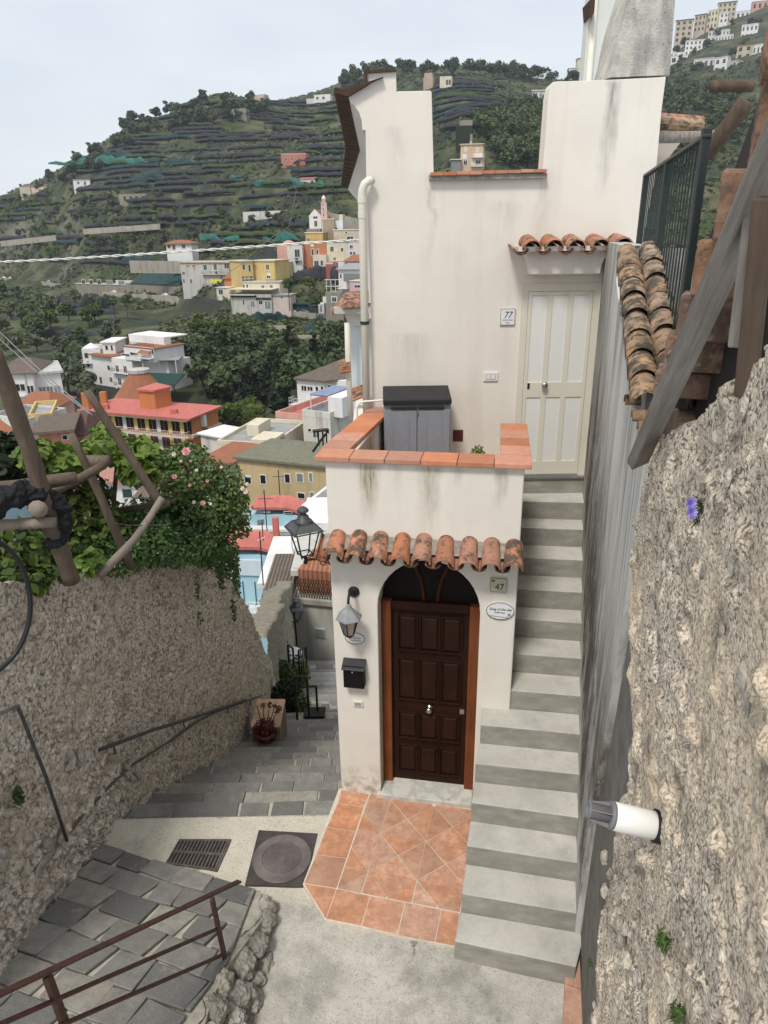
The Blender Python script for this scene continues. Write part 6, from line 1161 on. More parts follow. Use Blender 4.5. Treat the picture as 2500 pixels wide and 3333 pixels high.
# ochre terrace
b = B('ochre_house', 'long ochre house with a mossy grey-green roof and a row of windows', (776, 1532), (1085, 1516), 74, 70, 11, 6, OCR); q = [b.pt(-.03, 0, .4), b.pt(1.0, 0, .4), b.pt(1.0, .35, -6.5), b.pt(.06, .35, -6.5)]; roofpoly(b.o, q, R_GRN); b.block(0, 1, -.05, .3, .3, STN, 'gutter')
b.win([(797, 1549, 818, 1574), (848, 1546, 866, 1574), (928, 1543, 944, 1571), (966, 1541, 987, 1568, SHY), (1007, 1539, 1017, 1567, SHY)], fr=.12); b.win([(970, 1604, 992, 1622), (1010, 1602, 1022, 1620, SHY)], fr=.1); b.block(0, 1, -6.0, .35, 1.0, GRW, 'cornice'); b.balcony(.4, 1.0, -8.3, 1.4, .9, WHT)
b.win([(797, 1549, 818, 1555, wallm('teal_blind', (.12, .42, .40), .1))], fr=.0, off=.06, name='blind')
# beige flat-roofed house with arch, tile hip beside it
b = B('beige_house', 'beige flat-roofed house with roof hatches and an arched loggia', (709, 1459), (888, 1456), 88, 86, 8, 12, CRM); b.parapet(CRM, .5); b.block(.30, .52, 1.6, 1.5, -4, CRM, 'hatch', 8); b.block(.62, 1.0, .9, 2.0, .1, CRM, 'upper_wall', 4); b.block(0, 1, -1.9, .35, .5, OCR, 'cornice'); b.win([(812, 1478, 832, 1497, GLS), (848, 1480, 872, 1496, SHY)], frame=WHT)
b = B('white_shed', 'white sheet-roofed shed behind the red apartment block', (720, 1432), (795, 1400), 96, 100, 3, 4, WHD, cat='shed'); b.flat(WHT, .4, .2)
b = B('tile_house', 'small house with a red tile slope left of the beige house', (660, 1500), (745, 1515), 82, 80, 5, 6, WHD); b.shed(R_TIL, .7, .4)
b = B('rusty_white_house', 'rust-streaked white house with a pink-red roof terrace', (899, 1378), (1012, 1374), 100, 97, 13, 13, wallm('rusty', (.62, .58, .52), 1.0)); b.parapet(PNK, .9, deck=R_RED)
b.win([(912, 1417, 920, 1428), (940, 1410, 952, 1428), (964, 1408, 978, 1434, SHG), (914, 1452, 923, 1461), (935, 1452, 942, 1460)], fr=.12); b.balcony(.45, 1, -1.8, .9, .8, WHD)
b = B('white_terrace_house', 'white house with a blue-slatted pergola and satellite clutter on its roof', (986, 1373), (1075, 1363), 92, 90, 12, 10, wallm('rusty', (.6, .6, .6))); b.parapet(WHD, .8); b.win([(1020, 1398, 1040, 1424, SHG), (1064, 1394, 1072, 1410), (1004, 1395, 1013, 1404)], fr=.1)
for i in range(9): p0, p1 = b.pt(.1, 2.6, -1.5 - .7 * i), b.pt(.75, 2.6, -1.5 - .7 * i); link('slat', MB().tube([p0, p1], .16, 4), wallm('slat_blue', (.22, .26, .38), .3), b.o)
for u, d in ((.1, 1.5), (.75, 1.5), (.1, 7.2), (.75, 7.2)): link('pergola_post', MB().tube([b.pt(u, 0, -d), b.pt(u, 2.6, -d)], .08, 5), TRM, b.o)
b.block(.8, 1.3, 2.6, 2.6, -1, WHT, 'stair_hood', 6)
b = B('balcony_house', 'white house with a brown pitched roof and a glazed corner balcony', (966, 1246), (1054, 1238), 118, 115, 14, 14, WHT); q = [b.pt(-.05, -.02, .5), b.pt(1.05, .0, .5), b.pt(1.9, .3, -6), b.pt(1.9, 2.3, -12), b.pt(.9, 2.2, -14), b.pt(.05, 1.2, -13)]; roofpoly(b.o, q, R_OLD, .3); b.block(1.0, 1.95, -.05, 20, -1.5, WHT, 'wing', 10)
b.block(-.14, 1.0, -4.4, .5, 1.6, SHY, 'balcony_floor', 2); b.balcony(-.12, .98, -4.3, 1.5, 1.1, WHT); b.win([(982, 1255, 998, 1272), (1002, 1258, 1018, 1272), (1028, 1258, 1036, 1272), (1045, 1258, 1053, 1272)], fr=.2); b.win([(1068, 1252, 1080, 1268, SHB)], fr=.05, off=-.0)
# red-roofed orange apartment block
zA_ = float(aY(619, 1362, 122)[2]); FRc, FLc = aY(619, 1362, 122), aZ(268, 1332, zA_); b = B('apartment_block', 'orange apartment block with a flat red roof, yellow panels and long balconies', (268, 1332), (612, 1364), float(FLc[1]), 122.4, 13, 1, ORG, 'apartment block', zt=zA_ - .35)
BR = aZ(714, 1322, zA_); b.dep = float(np.linalg.norm(BR[:2] - FRc[:2])) * .96; bpy.data.objects.remove([c for c in b.o.children][0]); b.block(.02, 1, 0, 22, -.9, ORG, 'walls'); b.flat(R_RED, .7, .35)
b.block(.0, 1, -.02, .25, .55, CRM, 'fascia', 1)
nb = 9
for fl in (0, 1, 2):
    z0 = -.3 - 3.35 * fl
    for i in range(nb): u0 = .03 + .97 * i / nb; link('panel', MB().prism([b.pt(u0, z0, -.84), b.pt(u0 + .035, z0, -.84), b.pt(u0 + .035, z0 - 2.7, -.84), b.pt(u0, z0 - 2.7, -.84)], np.zeros(3), np.array([*(b.W.n * .08), 0])), LYL if i % 3 else WHT, b.o)
    b.grid([.03 + .97 * (i + .62) / nb for i in range(nb)], (1.65 + 3.35 * fl,), 1.7, 2.3, SHB if fl else GLS, RED, .1, -.88)
    b.balcony(.0, 1.0, z0 - 2.8, .9, 1.0, WHD, WHT)
cb = [aZ(x, y, zA_ + .02) for x, y in ((458, 1327), (508, 1331), (560, 1318), (515, 1306))]; q = np.array(cb); link('penthouse', MB().prism(cb, np.zeros(3), np.array([0, 0, 3.2])), ORG, b.o); cc = q.mean(0); link('penthouse_roof', MB().prism([cc + (p - cc) * 1.15 + np.array([0, 0, 3.2]) for p in cb], np.zeros(3), np.array([0, 0, .35])), R_RED, b.o)
for x, y, h in ((284, 1331, 3.0), (340, 1312, 2.2), (568, 1345, .8), (345, 1330, .9)): p = aZ(x, y, zA_); link('chimney', MB().box(p + np.array([0, 0, h / 2]), (1.1, 1.0, h)), ORG if h > 1 else R_RED, b.o)
SW = Wall(FRc[:2] + (BR - FRc)[:2] * .02, BR); n_ = SW.n
for (x0, y0, x1, y1, m_) in ((660, 1352, 673, 1385, WHT), (667, 1398, 679, 1412, GLS), (667, 1413, 681, 1432, LYL), (670, 1435, 684, 1455, GLS)):
    a0, z1 = SW.hit(x0, y0); a1, z0 = SW.hit(x1, y1); link('window', MB().prism([SW.at(a0, z0, -.5), SW.at(a1, z0, -.5), SW.at(a1, z1, -.5), SW.at(a0, z1, -.5)], np.zeros(3), np.array([*(n_ * .62), 0])), m_, b.o)
link('floor_band', MB().prism([SW.at(0, zA_ - 3.6, -.5), SW.at(SW.L, zA_ - 3.6, -.5), SW.at(SW.L, zA_ - 3.15, -.5), SW.at(0, zA_ - 3.15, -.5)], np.zeros(3), np.array([*(n_ * .6), 0])), GRW, b.o)
# conical tiled kiosk roof behind it
c = aY(462, 1287, 150); o = thing('conical_roof', 'conical terracotta tiled dome behind the red roof', 'dome', c); link('drum', MB().lathe([(5.4, -5), (5.4, .2)], c=c, n=12), WHT, o); link('tile_cone', MB().lathe([(5.6, 0), (4.2, 1.7), (3.0, 3.4), (2.2, 4.6), (2.0, 5.0)], c=c, n=12), R_TIL, o); link('crown', MB().lathe([(2.3, 4.9), (2.3, 5.6), (.0, 5.9)], c=c, n=12), GRW, o)
# terraced white house
b = B('terraced_house', 'large terraced white house with terracotta terraces stepping up the slope', (364, 1178), (428, 1172), 172, 168, 12, 14, WHT); b.win([(376, 1189, 388, 1212, SHB), (402, 1191, 414, 1214, SHB), (384, 1230, 396, 1252, SHB), (413, 1237, 419, 1249, GLS), (427, 1238, 433, 1254, GLS), (410, 1219, 416, 1226, GLS)], fr=.1)
b.balcony(.05, .9, -3.2, 1.0, .9, WHT, M_iron); b.balcony(.1, .9, -6.6, .9, .9, WHT, M_iron); b.block(-1.15, -.02, 0, 18, -.6, WHT, 'wing', 10); b.flat(R_TIL, .2, .3, 0, -1.15, -.02, 10, 'wing_roof'); b.win([(343, 1191, 352, 1205, SHG), (317, 1228, 327, 1250, SHG), (350, 1229, 360, 1244, SHB), (324, 1260, 331, 1272, GLS), (355, 1263, 363, 1282, GLS)], fr=.05, off=-.6)
b.block(1.0, 2.2, 0, 18, -3.0, WHT, 'east_wing', 10); b.block(.75, 2.1, 3.0, 2.95, .3, WHT, 'upper_storey', 9); b.win([(400, 1150, 425, 1158), (428, 1146, 453, 1156), (463, 1137, 471, 1150, SHY), (497, 1138, 505, 1154, SHG)], fr=.15, off=.32); b.flat(R_TIL, .4, .25, 3.0, .75, 2.1, 9, 'terrace_roof')
b.block(.15, 1.85, 5.0, 3.0, -7, WHT, 'penthouse', 5); q = [b.pt(.1, 5.01, -6.7), b.pt(1.9, 5.01, -6.7), b.pt(1.9, 5.01, -12), b.pt(.1, 5.01, -12)]; roofpoly(b.o, q, WHT, .25, 'penthouse_roof'); b.balcony(.75, 2.1, 3.3, -.2, .9, WHT, M_iron); b.balcony(1.5, 2.15, 1.2, 1.6, .9, WHT)
link('red_awning', MB().prism([b.pt(1.55, 2.6, .35), b.pt(2.05, 2.6, .35), b.pt(2.05, 2.0, 1.5), b.pt(1.55, 2.0, 1.5)], np.zeros(3), np.array([0, 0, .08])), R_TIL, b.o)
b = B('villa', 'white villa with a roof garden left of the big terraced house', (266, 1144), (326, 1142), 178, 178, 8, 9, WHT); b.parapet(WHT, .5); b.win([(274, 1149, 288, 1165, SHG), (303, 1148, 318, 1165, SHG), (282, 1176, 292, 1194, GLS)], fr=.15); b.balcony(-.05, 1.0, -2.8, .8, .8, WHT)
c = aY(296, 1122, 180); o = thing('parasol', 'white garden parasol on the villa roof terrace', 'parasol', c); link('canopy', MB().lathe([(2.2, -.7), (1.2, -.1), (.02, .5)], c=c, n=8), M_wht, o); link('pole', MB().tube([c, c - np.array([0, 0, 2.6])], .08, 5), TRM, o)
b = B('white_house', 'white house with small balconies between the villa and the terraced house', (332, 1120), (372, 1116), 176, 176, 10, 8, WHT); b.flat(WHT, .4, .3); b.win([(342, 1125, 352, 1138), (360, 1124, 368, 1140), (340, 1160, 352, 1172, SHB)], fr=.1)
c = aY(530, 1165, 168); o = thing('pergola_roof', 'flat grey sheet pergola right of the terraced house', 'pergola', c); link('cover', MB().box(c, (8.5, 7, .2), rz=.1), R_GRY, o)
for dx in (-3.8, 0, 3.8): link('post', MB().tube([c + np.array([dx, -3.2, 0]), c + np.array([dx, -3.2, -3.4])], .12, 5), TRM, o)
c = aY(515, 1234, 158); o = thing('green_canopy', 'dark green canvas canopy above the red roof', 'canopy', c); link('cover', MB().prism([c + np.array(p) for p in ((-5, -4, -.5), (4.6, -4, -.9), (5, 4, 0.2), (-4.6, 4, .6))], np.zeros(3), np.array([0, 0, .2])), mat('green_canvas', (.018, .055, .045), (.012, .04, .034), 1, .8), o)
for dx in (-4.6, 0, 4.4): link('post', MB().tube([c + np.array([dx, -3.8, -.6]), c + np.array([dx, -3.8, -4.4])], .12, 5), M_iron, o)
# block at the left edge
b = B('tall_white_block', 'tall white apartment building with grey bands at the left edge', (112, 1234), (196, 1212), 128, 130, 16, 12, WHT, 'apartment block'); b.flat(GRW, .5, .4); b.grid((.22, .5, .78), (3.0, 6.4, 9.8), 1.0, 1.3, SHY, TRM, .12); b.block(.0, .055, 0, 20, .15, GRW, 'band', 1)
b = B('tall_white_block', 'white apartment building with a brown hip roof behind the thick pole', (2, 1222), (108, 1212), 126, 127, 16, 12, WHT, 'apartment block'); b.hip(R_OLD, 1.8, .6); b.grid((.82,), (3.0, 6.6), 1.0, 1.3, GLS, TRM, .1); b.grid((.12, .32, .52), (2.6, 6.0, 9.6), 1.5, 1.2, GLS, TRM, .1)
for z in (-3.9, -7.3, -10.7): b.balcony(0, .66, z, 1.2, .9, WHT, WHT)
b.block(.7, .735, 0, 20, .2, GRW, 'band', 1); b.block(.955, .99, 0, 20, .2, GRW, 'band', 1)
b = B('tile_roof_house', 'house with an orange tile roof and antennas in front of the white block', (40, 1340), (160, 1334), 108, 108, 5, 9, PNK); b.hip(R_TIL, 2.0, .5)
b = B('yellow_terrace_house', 'yellow house with a roof terrace and satellite dishes', (95, 1370), (172, 1356), 98, 99, 9, 9, CRM); b.parapet(YEL, .6); b.win([(82, 1395, 93, 1412), (138, 1383, 150, 1391), (104, 1385, 112, 1400)], fr=.1)
for i, (x, y) in enumerate(((122, 1384), (168, 1375))):
    c = aY(x, y, 96); o = thing('satellite_dish', ['grey satellite dish in front of the yellow terrace house', 'satellite dish at the right end of the yellow terrace house'][i], 'satellite dish', c); link('dish', MB().lathe([(.6, 0), (.45, -.12), (.0, -.2)], n=14, M=Matrix.Translation(Vector(c)) @ Matrix.Rotation(-1.1, 4, 'X')), SHY, o); link('mast', MB().tube([c, c - np.array([0, 0, 1.6])], .05, 5), M_iron, o)
b = B('cream_long_house', 'white low house with a grey roof deck at the left edge', (-40, 1360), (90, 1372), 100, 97, 7, 7, WHD); b.parapet(WHD, .4, deck=mat('green_grey_deck', (.16, .18, .17), k=1)); b.grid((.75,), (2.4,), 1.0, 1.4)
b = B('salmon_house', 'salmon house with a flat brown roof behind the vines', (126, 1415), (222, 1402), 84, 85, 7, 8, wallm('salmon_b', (.50, .22, .15), .4)); b.flat(R_OLD, .8, .3); b.grid((.85,), (.8,), .5, .5)
b = B('brown_roof_house', 'house with a dark brown hip roof right of the salmon house', (215, 1412), (268, 1415), 90, 90, 6, 9, PNK); b.hip(mat('dark_brown_roof', (.12, .065, .05), (.09, .05, .04), 1.5, .8), 2.2, .5)
b = B('blue_cottage', 'little blue house with a red tile roof at the left edge', (-40, 1428), (48, 1412), 80, 82, 8, 8, wallm('cottage_blue', (.22, .34, .40), .4)); b.hip(R_TIL, 1.8, .5); b.win([(-8, 1434, 6, 1446, GLS)], fr=.1)
b = B('pink_roof_house', 'white house with a broad pink roof seen through the pergola', (305, 1568), (460, 1568), 58, 58, 7, 5, WHT); b.shed(R_PNK, .5, .5); b.win([(348, 1590, 374, 1616, SHG), (398, 1592, 432, 1618, SHG)], fr=.1); b.block(.35, .75, .9, .9, -1.2, PNK, 'dormer', 3); b.grid((.48, .62), (-.5,), .7, .6, SHG, TRM, .1, -1.2)
b = B('cream_house', 'cream house with a brown tile roof deep behind the rose bush', (455, 1600), (560, 1610), 54, 54, 6, 8, CRM); b.hip(R_OLD, 1.5, .5)
# ------------------------------------------------------------------ the valley: one height field, profile by profile
HZ = lambda x: 760 - ROLL * (x - CX)
PROF = {  # azimuth (column at eye level) : (distance, row)
 -350: [(115, 1540), (140, 1420), (200, 1200), (300, 1010), (560, 915), (575, 880), (600, 780), (700, 735), (900, 800)],
 0: [(115, 1540), (140, 1420), (170, 1270), (230, 1110), (300, 1010), (400, 945), (560, 912), (572, 885), (600, 720), (650, 655), (700, 640), (900, 740)],
 150: [(115, 1540), (140, 1420), (170, 1280), (230, 1120), (300, 1010), (400, 950), (480, 925), (492, 890), (540, 760), (600, 630), (650, 585), (680, 578), (900, 720)],
 300: [(115, 1540), (140, 1420), (165, 1290), (225, 1120), (290, 1010), (370, 955), (420, 945), (430, 905), (480, 740), (540, 610), (600, 525), (650, 500), (900, 660)],
 500: [(112, 1550), (138, 1425), (162, 1285), (210, 1145), (245, 1075), (300, 1030), (345, 1015), (350, 968), (362, 962), (372, 930), (420, 770), (500, 590), (560, 475), (620, 410), (660, 392), (900, 560)],
 750: [(100, 1560), (130, 1420), (155, 1330), (190, 1170), (220, 1095), (262, 1045), (283, 1030), (287, 985), (302, 978), (310, 930), (350, 840), (400, 730), (480, 580), (560, 440), (630, 325), (660, 308), (900, 420)],
 1000: [(80, 1560), (140, 1350), (180, 1190), (230, 1100), (262, 1045), (276, 1035), (280, 1020), (300, 935), (340, 815), (380, 700), (450, 560), (560, 440), (680, 350), (740, 325), (800, 320), (1000, 420)],
 1250: [(120, 1400), (200, 1150), (280, 960), (330, 810), (400, 610), (500, 480), (650, 330), (780, 240), (830, 225), (1000, 300)],
 1500: [(120, 1400), (250, 1000), (330, 640), (350, 555), (380, 505), (450, 405), (600, 290), (780, 222), (830, 212), (1000, 270)],
 1750: [(120, 1400), (250, 1000), (330, 660), (400, 510), (480, 405), (600, 325), (760, 272), (840, 262), (1000, 330)],
 2000: [(120, 1400), (250, 950), (330, 680), (400, 500), (600, 340), (800, 265), (900, 248), (1100, 300)],
 2250: [(120, 1400), (250, 900), (330, 640), (420, 510), (500, 410), (620, 310), (750, 215), (900, 115), (1000, 66), (1200, 120)],
 2500: [(120, 1400), (250, 860), (330, 620), (420, 480), (500, 375), (620, 255), (750, 140), (900, 30), (1050, -50), (1250, 0)],
 2850: [(120, 1400), (250, 840), (420, 460), (620, 220), (750, 90), (900, -40), (1080, -150), (1300, -100)]}
keys = sorted(PROF); HOR = lambda x: ray(x, HZ(x)); colA = [float(HOR(k)[0] / HOR(k)[1]) for k in keys]
DY = 2.2; YG = np.concatenate([np.arange(16, 190, 2.2), np.arange(190, 720, .85), np.arange(720, 1300, 6)]); colZ = []
for k, a in zip(keys, colA):
    yy, zz = [16, 40, 80], [-16, -30, -38 if k < 1100 else -34]
    for Y, row in PROF[k]:
        x = k
        for _ in range(6): d = ray(x, row); x += (a - d[0] / d[1]) * FOC
        d = ray(x, row)
        if Y > yy[-1] + 5: yy.append(Y); zz.append(float(d[2] / d[1] * Y))
    colZ.append(np.interp(YG, yy, zz))
colZ = np.array(colZ); AG = np.linspace(-.78, .82, 330)
def cub(xs, ys, q):                              # smooth interpolation across azimuth (Catmull-Rom)
    xs = np.array(xs); o = np.zeros((len(q), ys.shape[1])); i = np.clip(np.searchsorted(xs, q) - 1, 0, len(xs) - 2); t = np.clip((q - xs[i]) / (xs[i + 1] - xs[i]), 0, 1)[:, None]; t = t * t * (3 - 2 * t) * .5 + t * .5
    return ys[i] * (1 - t) + ys[i + 1] * t
ZG = cub(colA, colZ, AG)
kern = np.ones(5) / 5
XX = AG[:, None] * YG[None, :]; PP = np.stack([XX, np.broadcast_to(YG, XX.shape), np.zeros_like(XX)], -1)
farw = np.clip((YG - 200) / 100, 0, 1)[None, :]
ZG = ZG + farw * (fbm(PP, 1 / 70., 3, 4) * 3.0 + fbm(PP, 1 / 16., 2, 9) * .8)
st = 4.6; qz = ZG / st + fbm(PP, 1 / 60., 2, 14) * .7; fr = qz - np.floor(qz); tz_ = (np.floor(qz) + np.clip((fr - .6) / .4, 0, 1) ** 1.0) * st - fbm(PP, 1 / 60., 2, 14) * .7 * st
mask = farw * np.clip(.75 + fbm(PP, 1 / 90., 2, 77) * 1.2, .15, 1) * np.clip((900 - YG) / 150, 0, 1)[None, :]; ZT_ = ZG * (1 - mask) + tz_ * mask
def tz_at(x, Y):
    a = x / Y; i = np.clip((a - AG[0]) / (AG[1] - AG[0]), 0, len(AG) - 1.001); j = np.clip(np.interp(Y, YG, np.arange(len(YG))), 0, len(YG) - 1.001); i0, j0 = int(i), int(j); u, v = i - i0, j - j0
    return float(ZT_[i0, j0] * (1 - u) * (1 - v) + ZT_[i0 + 1, j0] * u * (1 - v) + ZT_[i0, j0 + 1] * (1 - u) * v + ZT_[i0 + 1, j0 + 1] * u * v)
def land(x, y, Ymin=60):                         # first ground met by a sight line
    d = ray(x, y); a = d[0] / d[1]; t_ = d[2] / d[1]; i = np.clip((a - AG[0]) / (AG[1] - AG[0]), 0, len(AG) - 1.001); i0 = int(i); u = i - i0; zz = ZT_[i0] * (1 - u) + ZT_[i0 + 1] * u
    h = np.nonzero((zz >= t_ * YG) & (YG > Ymin))[0]
    if not len(h): return None
    Y = float(YG[h[0]]); return np.array([a * Y, Y, float(zz[h[0]])])
t = NT('hillside'); nz = t.xyz(t.N)[2]; X, Y, Z = t.xyz()
veg = t.mix(t.ramp(t.noise(.12, 5, .65), (.36, 0.0), (.62, 1.0)), (.030, .042, .018), (.070, .088, .032)); veg = t.mix(t.ramp(t.noise(.035, 4, .6, off=3), (.46, 0.0), (.6, 1.0)), veg, (.032, .036, .033)); veg = t.mix(t.ramp(t.noise(.05, 4, .6, off=17), (.5, 0.0), (.64, .85)), veg, (.15, .15, .075)); veg = t.mix(t.ramp(t.noise(.9, 5, .7), (.42, 0.0), (.7, .75)), veg, (.016, .022, .012))
stn = t.mix(t.ramp(t.noise(.5, 6, .7), (.35, 0.0), (.65, 1.0)), (.25, .225, .185), (.12, .112, .09)); stn = t.mix(t.ramp(t.noise(.06, 4, .6, off=5), (.42, .0), (.60, 1.0)), stn, veg)
c = t.mix(t.mr(nz, .62, .45), veg, stn); M_hill = t.out(c, .95, t.noise(1.6, 6, .75), .9, .5)
G3 = np.stack([XX, np.broadcast_to(YG, XX.shape), ZT_], -1); hills = sheet('hillside', G3, M_hill, smooth=False); tag(hills, kind='structure')
# ------------------------------------------------------------------ trees
def tree_mesh(seed, n, h, w_, lf, m, lean=.0, conic=False):
    r = np.random.RandomState(seed); bl_ = []
    for k in range(7):
        a = r.uniform(0, 6.28); rr = r.uniform(.1, .55) * w_; z = h * r.uniform(.42, .82)
        if conic: rr *= .3; z = h * (.2 + .11 * k)
        s_ = w_ * r.uniform(.38, .6) * (1.1 - z / h * .35 if not conic else 1.05 - k * .12); bl_.append((np.array([math.cos(a) * rr, math.sin(a) * rr, z]), np.array([s_, s_, s_ * .8])))
    V, F = leaf_cloud(n, bl_, lf, 'clump', seed, .45, .3, .4); mbt = MB().tube([(0, 0, -1.0), (.1 * h * lean, 0, h * .3), (.2 * h * lean, 0, h * .6)], [h * .035, h * .026, h * .012], 6)
    for k in range(3): a = k * 2.1; mbt.tube([(0, 0, h * (.28 + .06 * k)), (math.cos(a) * w_ * .45, math.sin(a) * w_ * .45, h * .62)], [h * .016, h * .006], 5)
    return V, F, mbt
M_bark = mat('bark', (.09, .07, .055), (.05, .04, .032), 6, .9)
TR = {}
LV = {'olive': leaf_mat('olive_leaf', (.135, .16, .095), (.085, .11, .062), (.034, .046, .026)), 'dark': leaf_mat('wood_leaf', (.095, .135, .055), (.06, .09, .036), (.024, .038, .018)), 'bright': leaf_mat('bright_leaf', (.12, .165, .035), (.075, .115, .026), (.03, .05, .014)), 'pine': leaf_mat('pine_leaf', (.045, .065, .03), (.03, .044, .022), (.012, .018, .01))}
def tree_kind(kind, seed, near):
    k = (kind, seed, near)
    if k not in TR:
        V, F, tb = tree_mesh(seed * 7 + len(kind), 1500 if near else 560, 1.0, .42 if kind != 'pine' else .3, .062 if near else .10, None, conic=kind == 'pine')
        V = V.copy()
        cr = bigmesh('crown', V, F, LV[kind]); tr_ = link('trunk', tb, M_bark); TR[k] = (cr.data, tr_.data); bpy.data.objects.remove(cr); bpy.data.objects.remove(tr_)
    return TR[k]
def tree(p, h, kind, label, group, rs, near=False, wide=1.0):
    cr, tk = tree_kind(kind, rs.randrange(4), near); s_ = (h * rs.uniform(.85, 1.15) * wide, h * rs.uniform(.85, 1.15) * wide, h)
    k_ = seen_labels[label] = seen_labels.get(label, 0) + 1; label += '' if k_ == 1 or group is None else ', its neighbour' if k_ == 2 else ', the %s along' % (['third', 'fourth', 'fifth', 'sixth', 'seventh', 'eighth', 'ninth', 'tenth', 'eleventh', 'twelfth'] + ['%dth' % q_ for q_ in range(13, 60)])[k_ - 3]; o = bpy.data.objects.new('tree', None); COL.objects.link(o); o.location = tuple(float(v) for v in p); o.rotation_euler = (0, 0, rs.uniform(0, 6.28)); o.scale = s_; tag(o, label, 'tree', group)
    for nm, me in (('crown', cr), ('trunk', tk)): c = bpy.data.objects.new(nm, me); COL.objects.link(c); c.parent = o
    return o
MARK = [('the beige summit house', 840, 315), ('the roofless summit ruin', 768, 370), ('the red farmhouse', 955, 525), ('the little red-roofed hut', 1000, 580), ('the low stone barn', 430, 640), ('the pink skyline house', 120, 610), ('the hip-roofed white house', 580, 800), ('the white church', 1025, 720), ('the arcaded garages', 320, 920), ('the long grey building', 665, 890), ('the tall yellow house', 850, 890), ('the dark car shelter', 970, 1000), ('the white ruin tower', 1080, 1110), ('the big terraced house', 400, 1200), ('the small white hill house', 265, 590), ('the three-storey notch house', 1535, 500), ('the pink arched ruin', 1395, 265), ('the columned porch house', 1760, 310), ('the tall white block', 150, 1270), ('the apartment block', 480, 1380), ('the ruined farm wall', 880, 690)]
seen_labels = {}
def where(x, y):                                 # says which landmark a thing on the slope stands by
    n, mx, my = min(MARK, key=lambda m_: abs(m_[1] - x) * .7 + abs(m_[2] - y)); dx, dy = x - mx, y - my
    far = abs(dx) + abs(dy) > 90; k = 'just ' if not far else 'well '
    return (k + ('above ' if dy < 0 else 'below ') if abs(dy) > abs(dx) * .6 else k + ('left of ' if dx < 0 else 'right of ')) + n
rs = random.Random(31)
def mass(n, poly, hmin, hmax, kinds, label, group, near=False, wide=1.25):      # a wood too dense to count: its crowns in one mesh
    poly = [np.array(p, float) for p in poly]; x0, x1 = min(p[0] for p in poly), max(p[0] for p in poly); y0, y1 = min(p[1] for p in poly), max(p[1] for p in poly); k = done = 0; VV = []; nm = group.replace('trees', 'a dense mass of trees').replace('of the wood ', '').replace('high ', '')
    while done < n and k < n * 30:
        k += 1; q = np.array([rs.uniform(x0, x1), rs.uniform(y0, y1)])
        if not inside(poly, q): continue
        p = land(q[0], q[1], 200)
        if p is None: continue
        h = rs.uniform(hmin, hmax); V, F, _t = tree_mesh(rs.randrange(9999), 330, h, h * .5, h * .10, None); VV.append(V + p); done += 1
    V = np.concatenate(VV); o = bigmesh('woodland', V, np.arange(len(V)).reshape(-1, 4), LV[kinds[0]]); tag(o, nm, 'woodland', kind='stuff')
def grove(n, poly, hmin, hmax, kinds, label, group, near=False, wide=1.1, Ymin=60, mind=0):
    poly = [np.array(p, float) for p in poly]; x0, x1 = min(p[0] for p in poly), max(p[0] for p in poly); y0, y1 = min(p[1] for p in poly), max(p[1] for p in poly); k = 0; done = 0
    while done < n and k < n * 30:
        k += 1; q = np.array([rs.uniform(x0, x1), rs.uniform(y0, y1)])
        if not inside(poly, q): continue
        p = land(q[0], q[1], Ymin)
        if p is None: continue
        kd = rs.choice(kinds); tree(p - np.array([0, 0, .3]), rs.uniform(hmin, hmax), kd, label if group is None else '%s tree %s' % ({'olive': 'grey-green', 'dark': 'dark green', 'bright': 'bright green', 'pine': 'slim blackish'}[kd], where(*q)), group, rs, near, wide); done += 1
grove(46, [(400, 425), (520, 375), (700, 330), (880, 340), (860, 385), (640, 415), (420, 470)], 9, 14, ['olive', 'dark', 'olive'], 'olive-green tree crowning the summit of the terraced hill', 'trees on the hill summit')
grove(20, [(120, 610), (280, 520), (400, 430), (430, 480), (300, 590), (140, 640)], 8, 12, ['dark', 'olive'], 'tree on the left slope of the hill skyline', 'trees on the left skyline')
grove(22, [(0, 670), (340, 640), (420, 700), (340, 740), (0, 720)], 5, 8, ['olive'], 'grey-green olive tree on the middle left slope', 'olive trees on the left slope')
grove(24, [(0, 750), (430, 740), (560, 800), (380, 880), (0, 870)], 5, 8, ['dark', 'olive', 'bright'], 'tree above the coast road on the left', 'trees above the road')
grove(30, [(0, 960), (330, 1000), (480, 1100), (230, 1160), (0, 1160)], 5, 9, ['dark', 'bright', 'olive'], 'tree on the bank below the road wall at the left', 'trees on the bank below the road')
grove(44, [(580, 1300), (600, 1215), (700, 1180), (1120, 1170), (1130, 1300), (960, 1340), (850, 1370), (640, 1330)], 9, 13, ['dark', 'dark', 'pine'], 'dense dark green tree of the wood behind the red-roofed block', 'trees of the dark wood', True, 1.2)
grove(14, [(200, 1180), (290, 1170), (300, 1330), (215, 1340)], 7, 10, ['dark', 'olive'], 'tree between the tall white block and the terraced house', 'trees beside the terraced house', True)
grove(12, [(690, 1370), (860, 1350), (850, 1420), (700, 1430)], 4, 6, ['bright'], 'light green garden tree beside the orange apartment block', 'garden trees beside the apartment block', True)
mass(70, [(1540, 430), (1780, 400), (1780, 560), (1640, 560), (1590, 500)], 9, 14, ['dark'], 'dark tree of the hillside wood seen through the parapet notch', 'trees of the wood in the notch')
mass(40, [(1560, 400), (1780, 330), (1780, 410), (1540, 440)], 8, 12, ['dark', 'olive'], 'tree on the upper slope seen through the parapet notch', 'trees high in the notch')
mass(80, [(1090, 262), (1290, 235), (1560, 240), (1900, 270), (1900, 290), (1500, 250), (1300, 262), (1100, 295)], 9, 15, ['dark', 'olive', 'pine'], 'tree on the far ridge behind the house', 'trees on the far ridge')
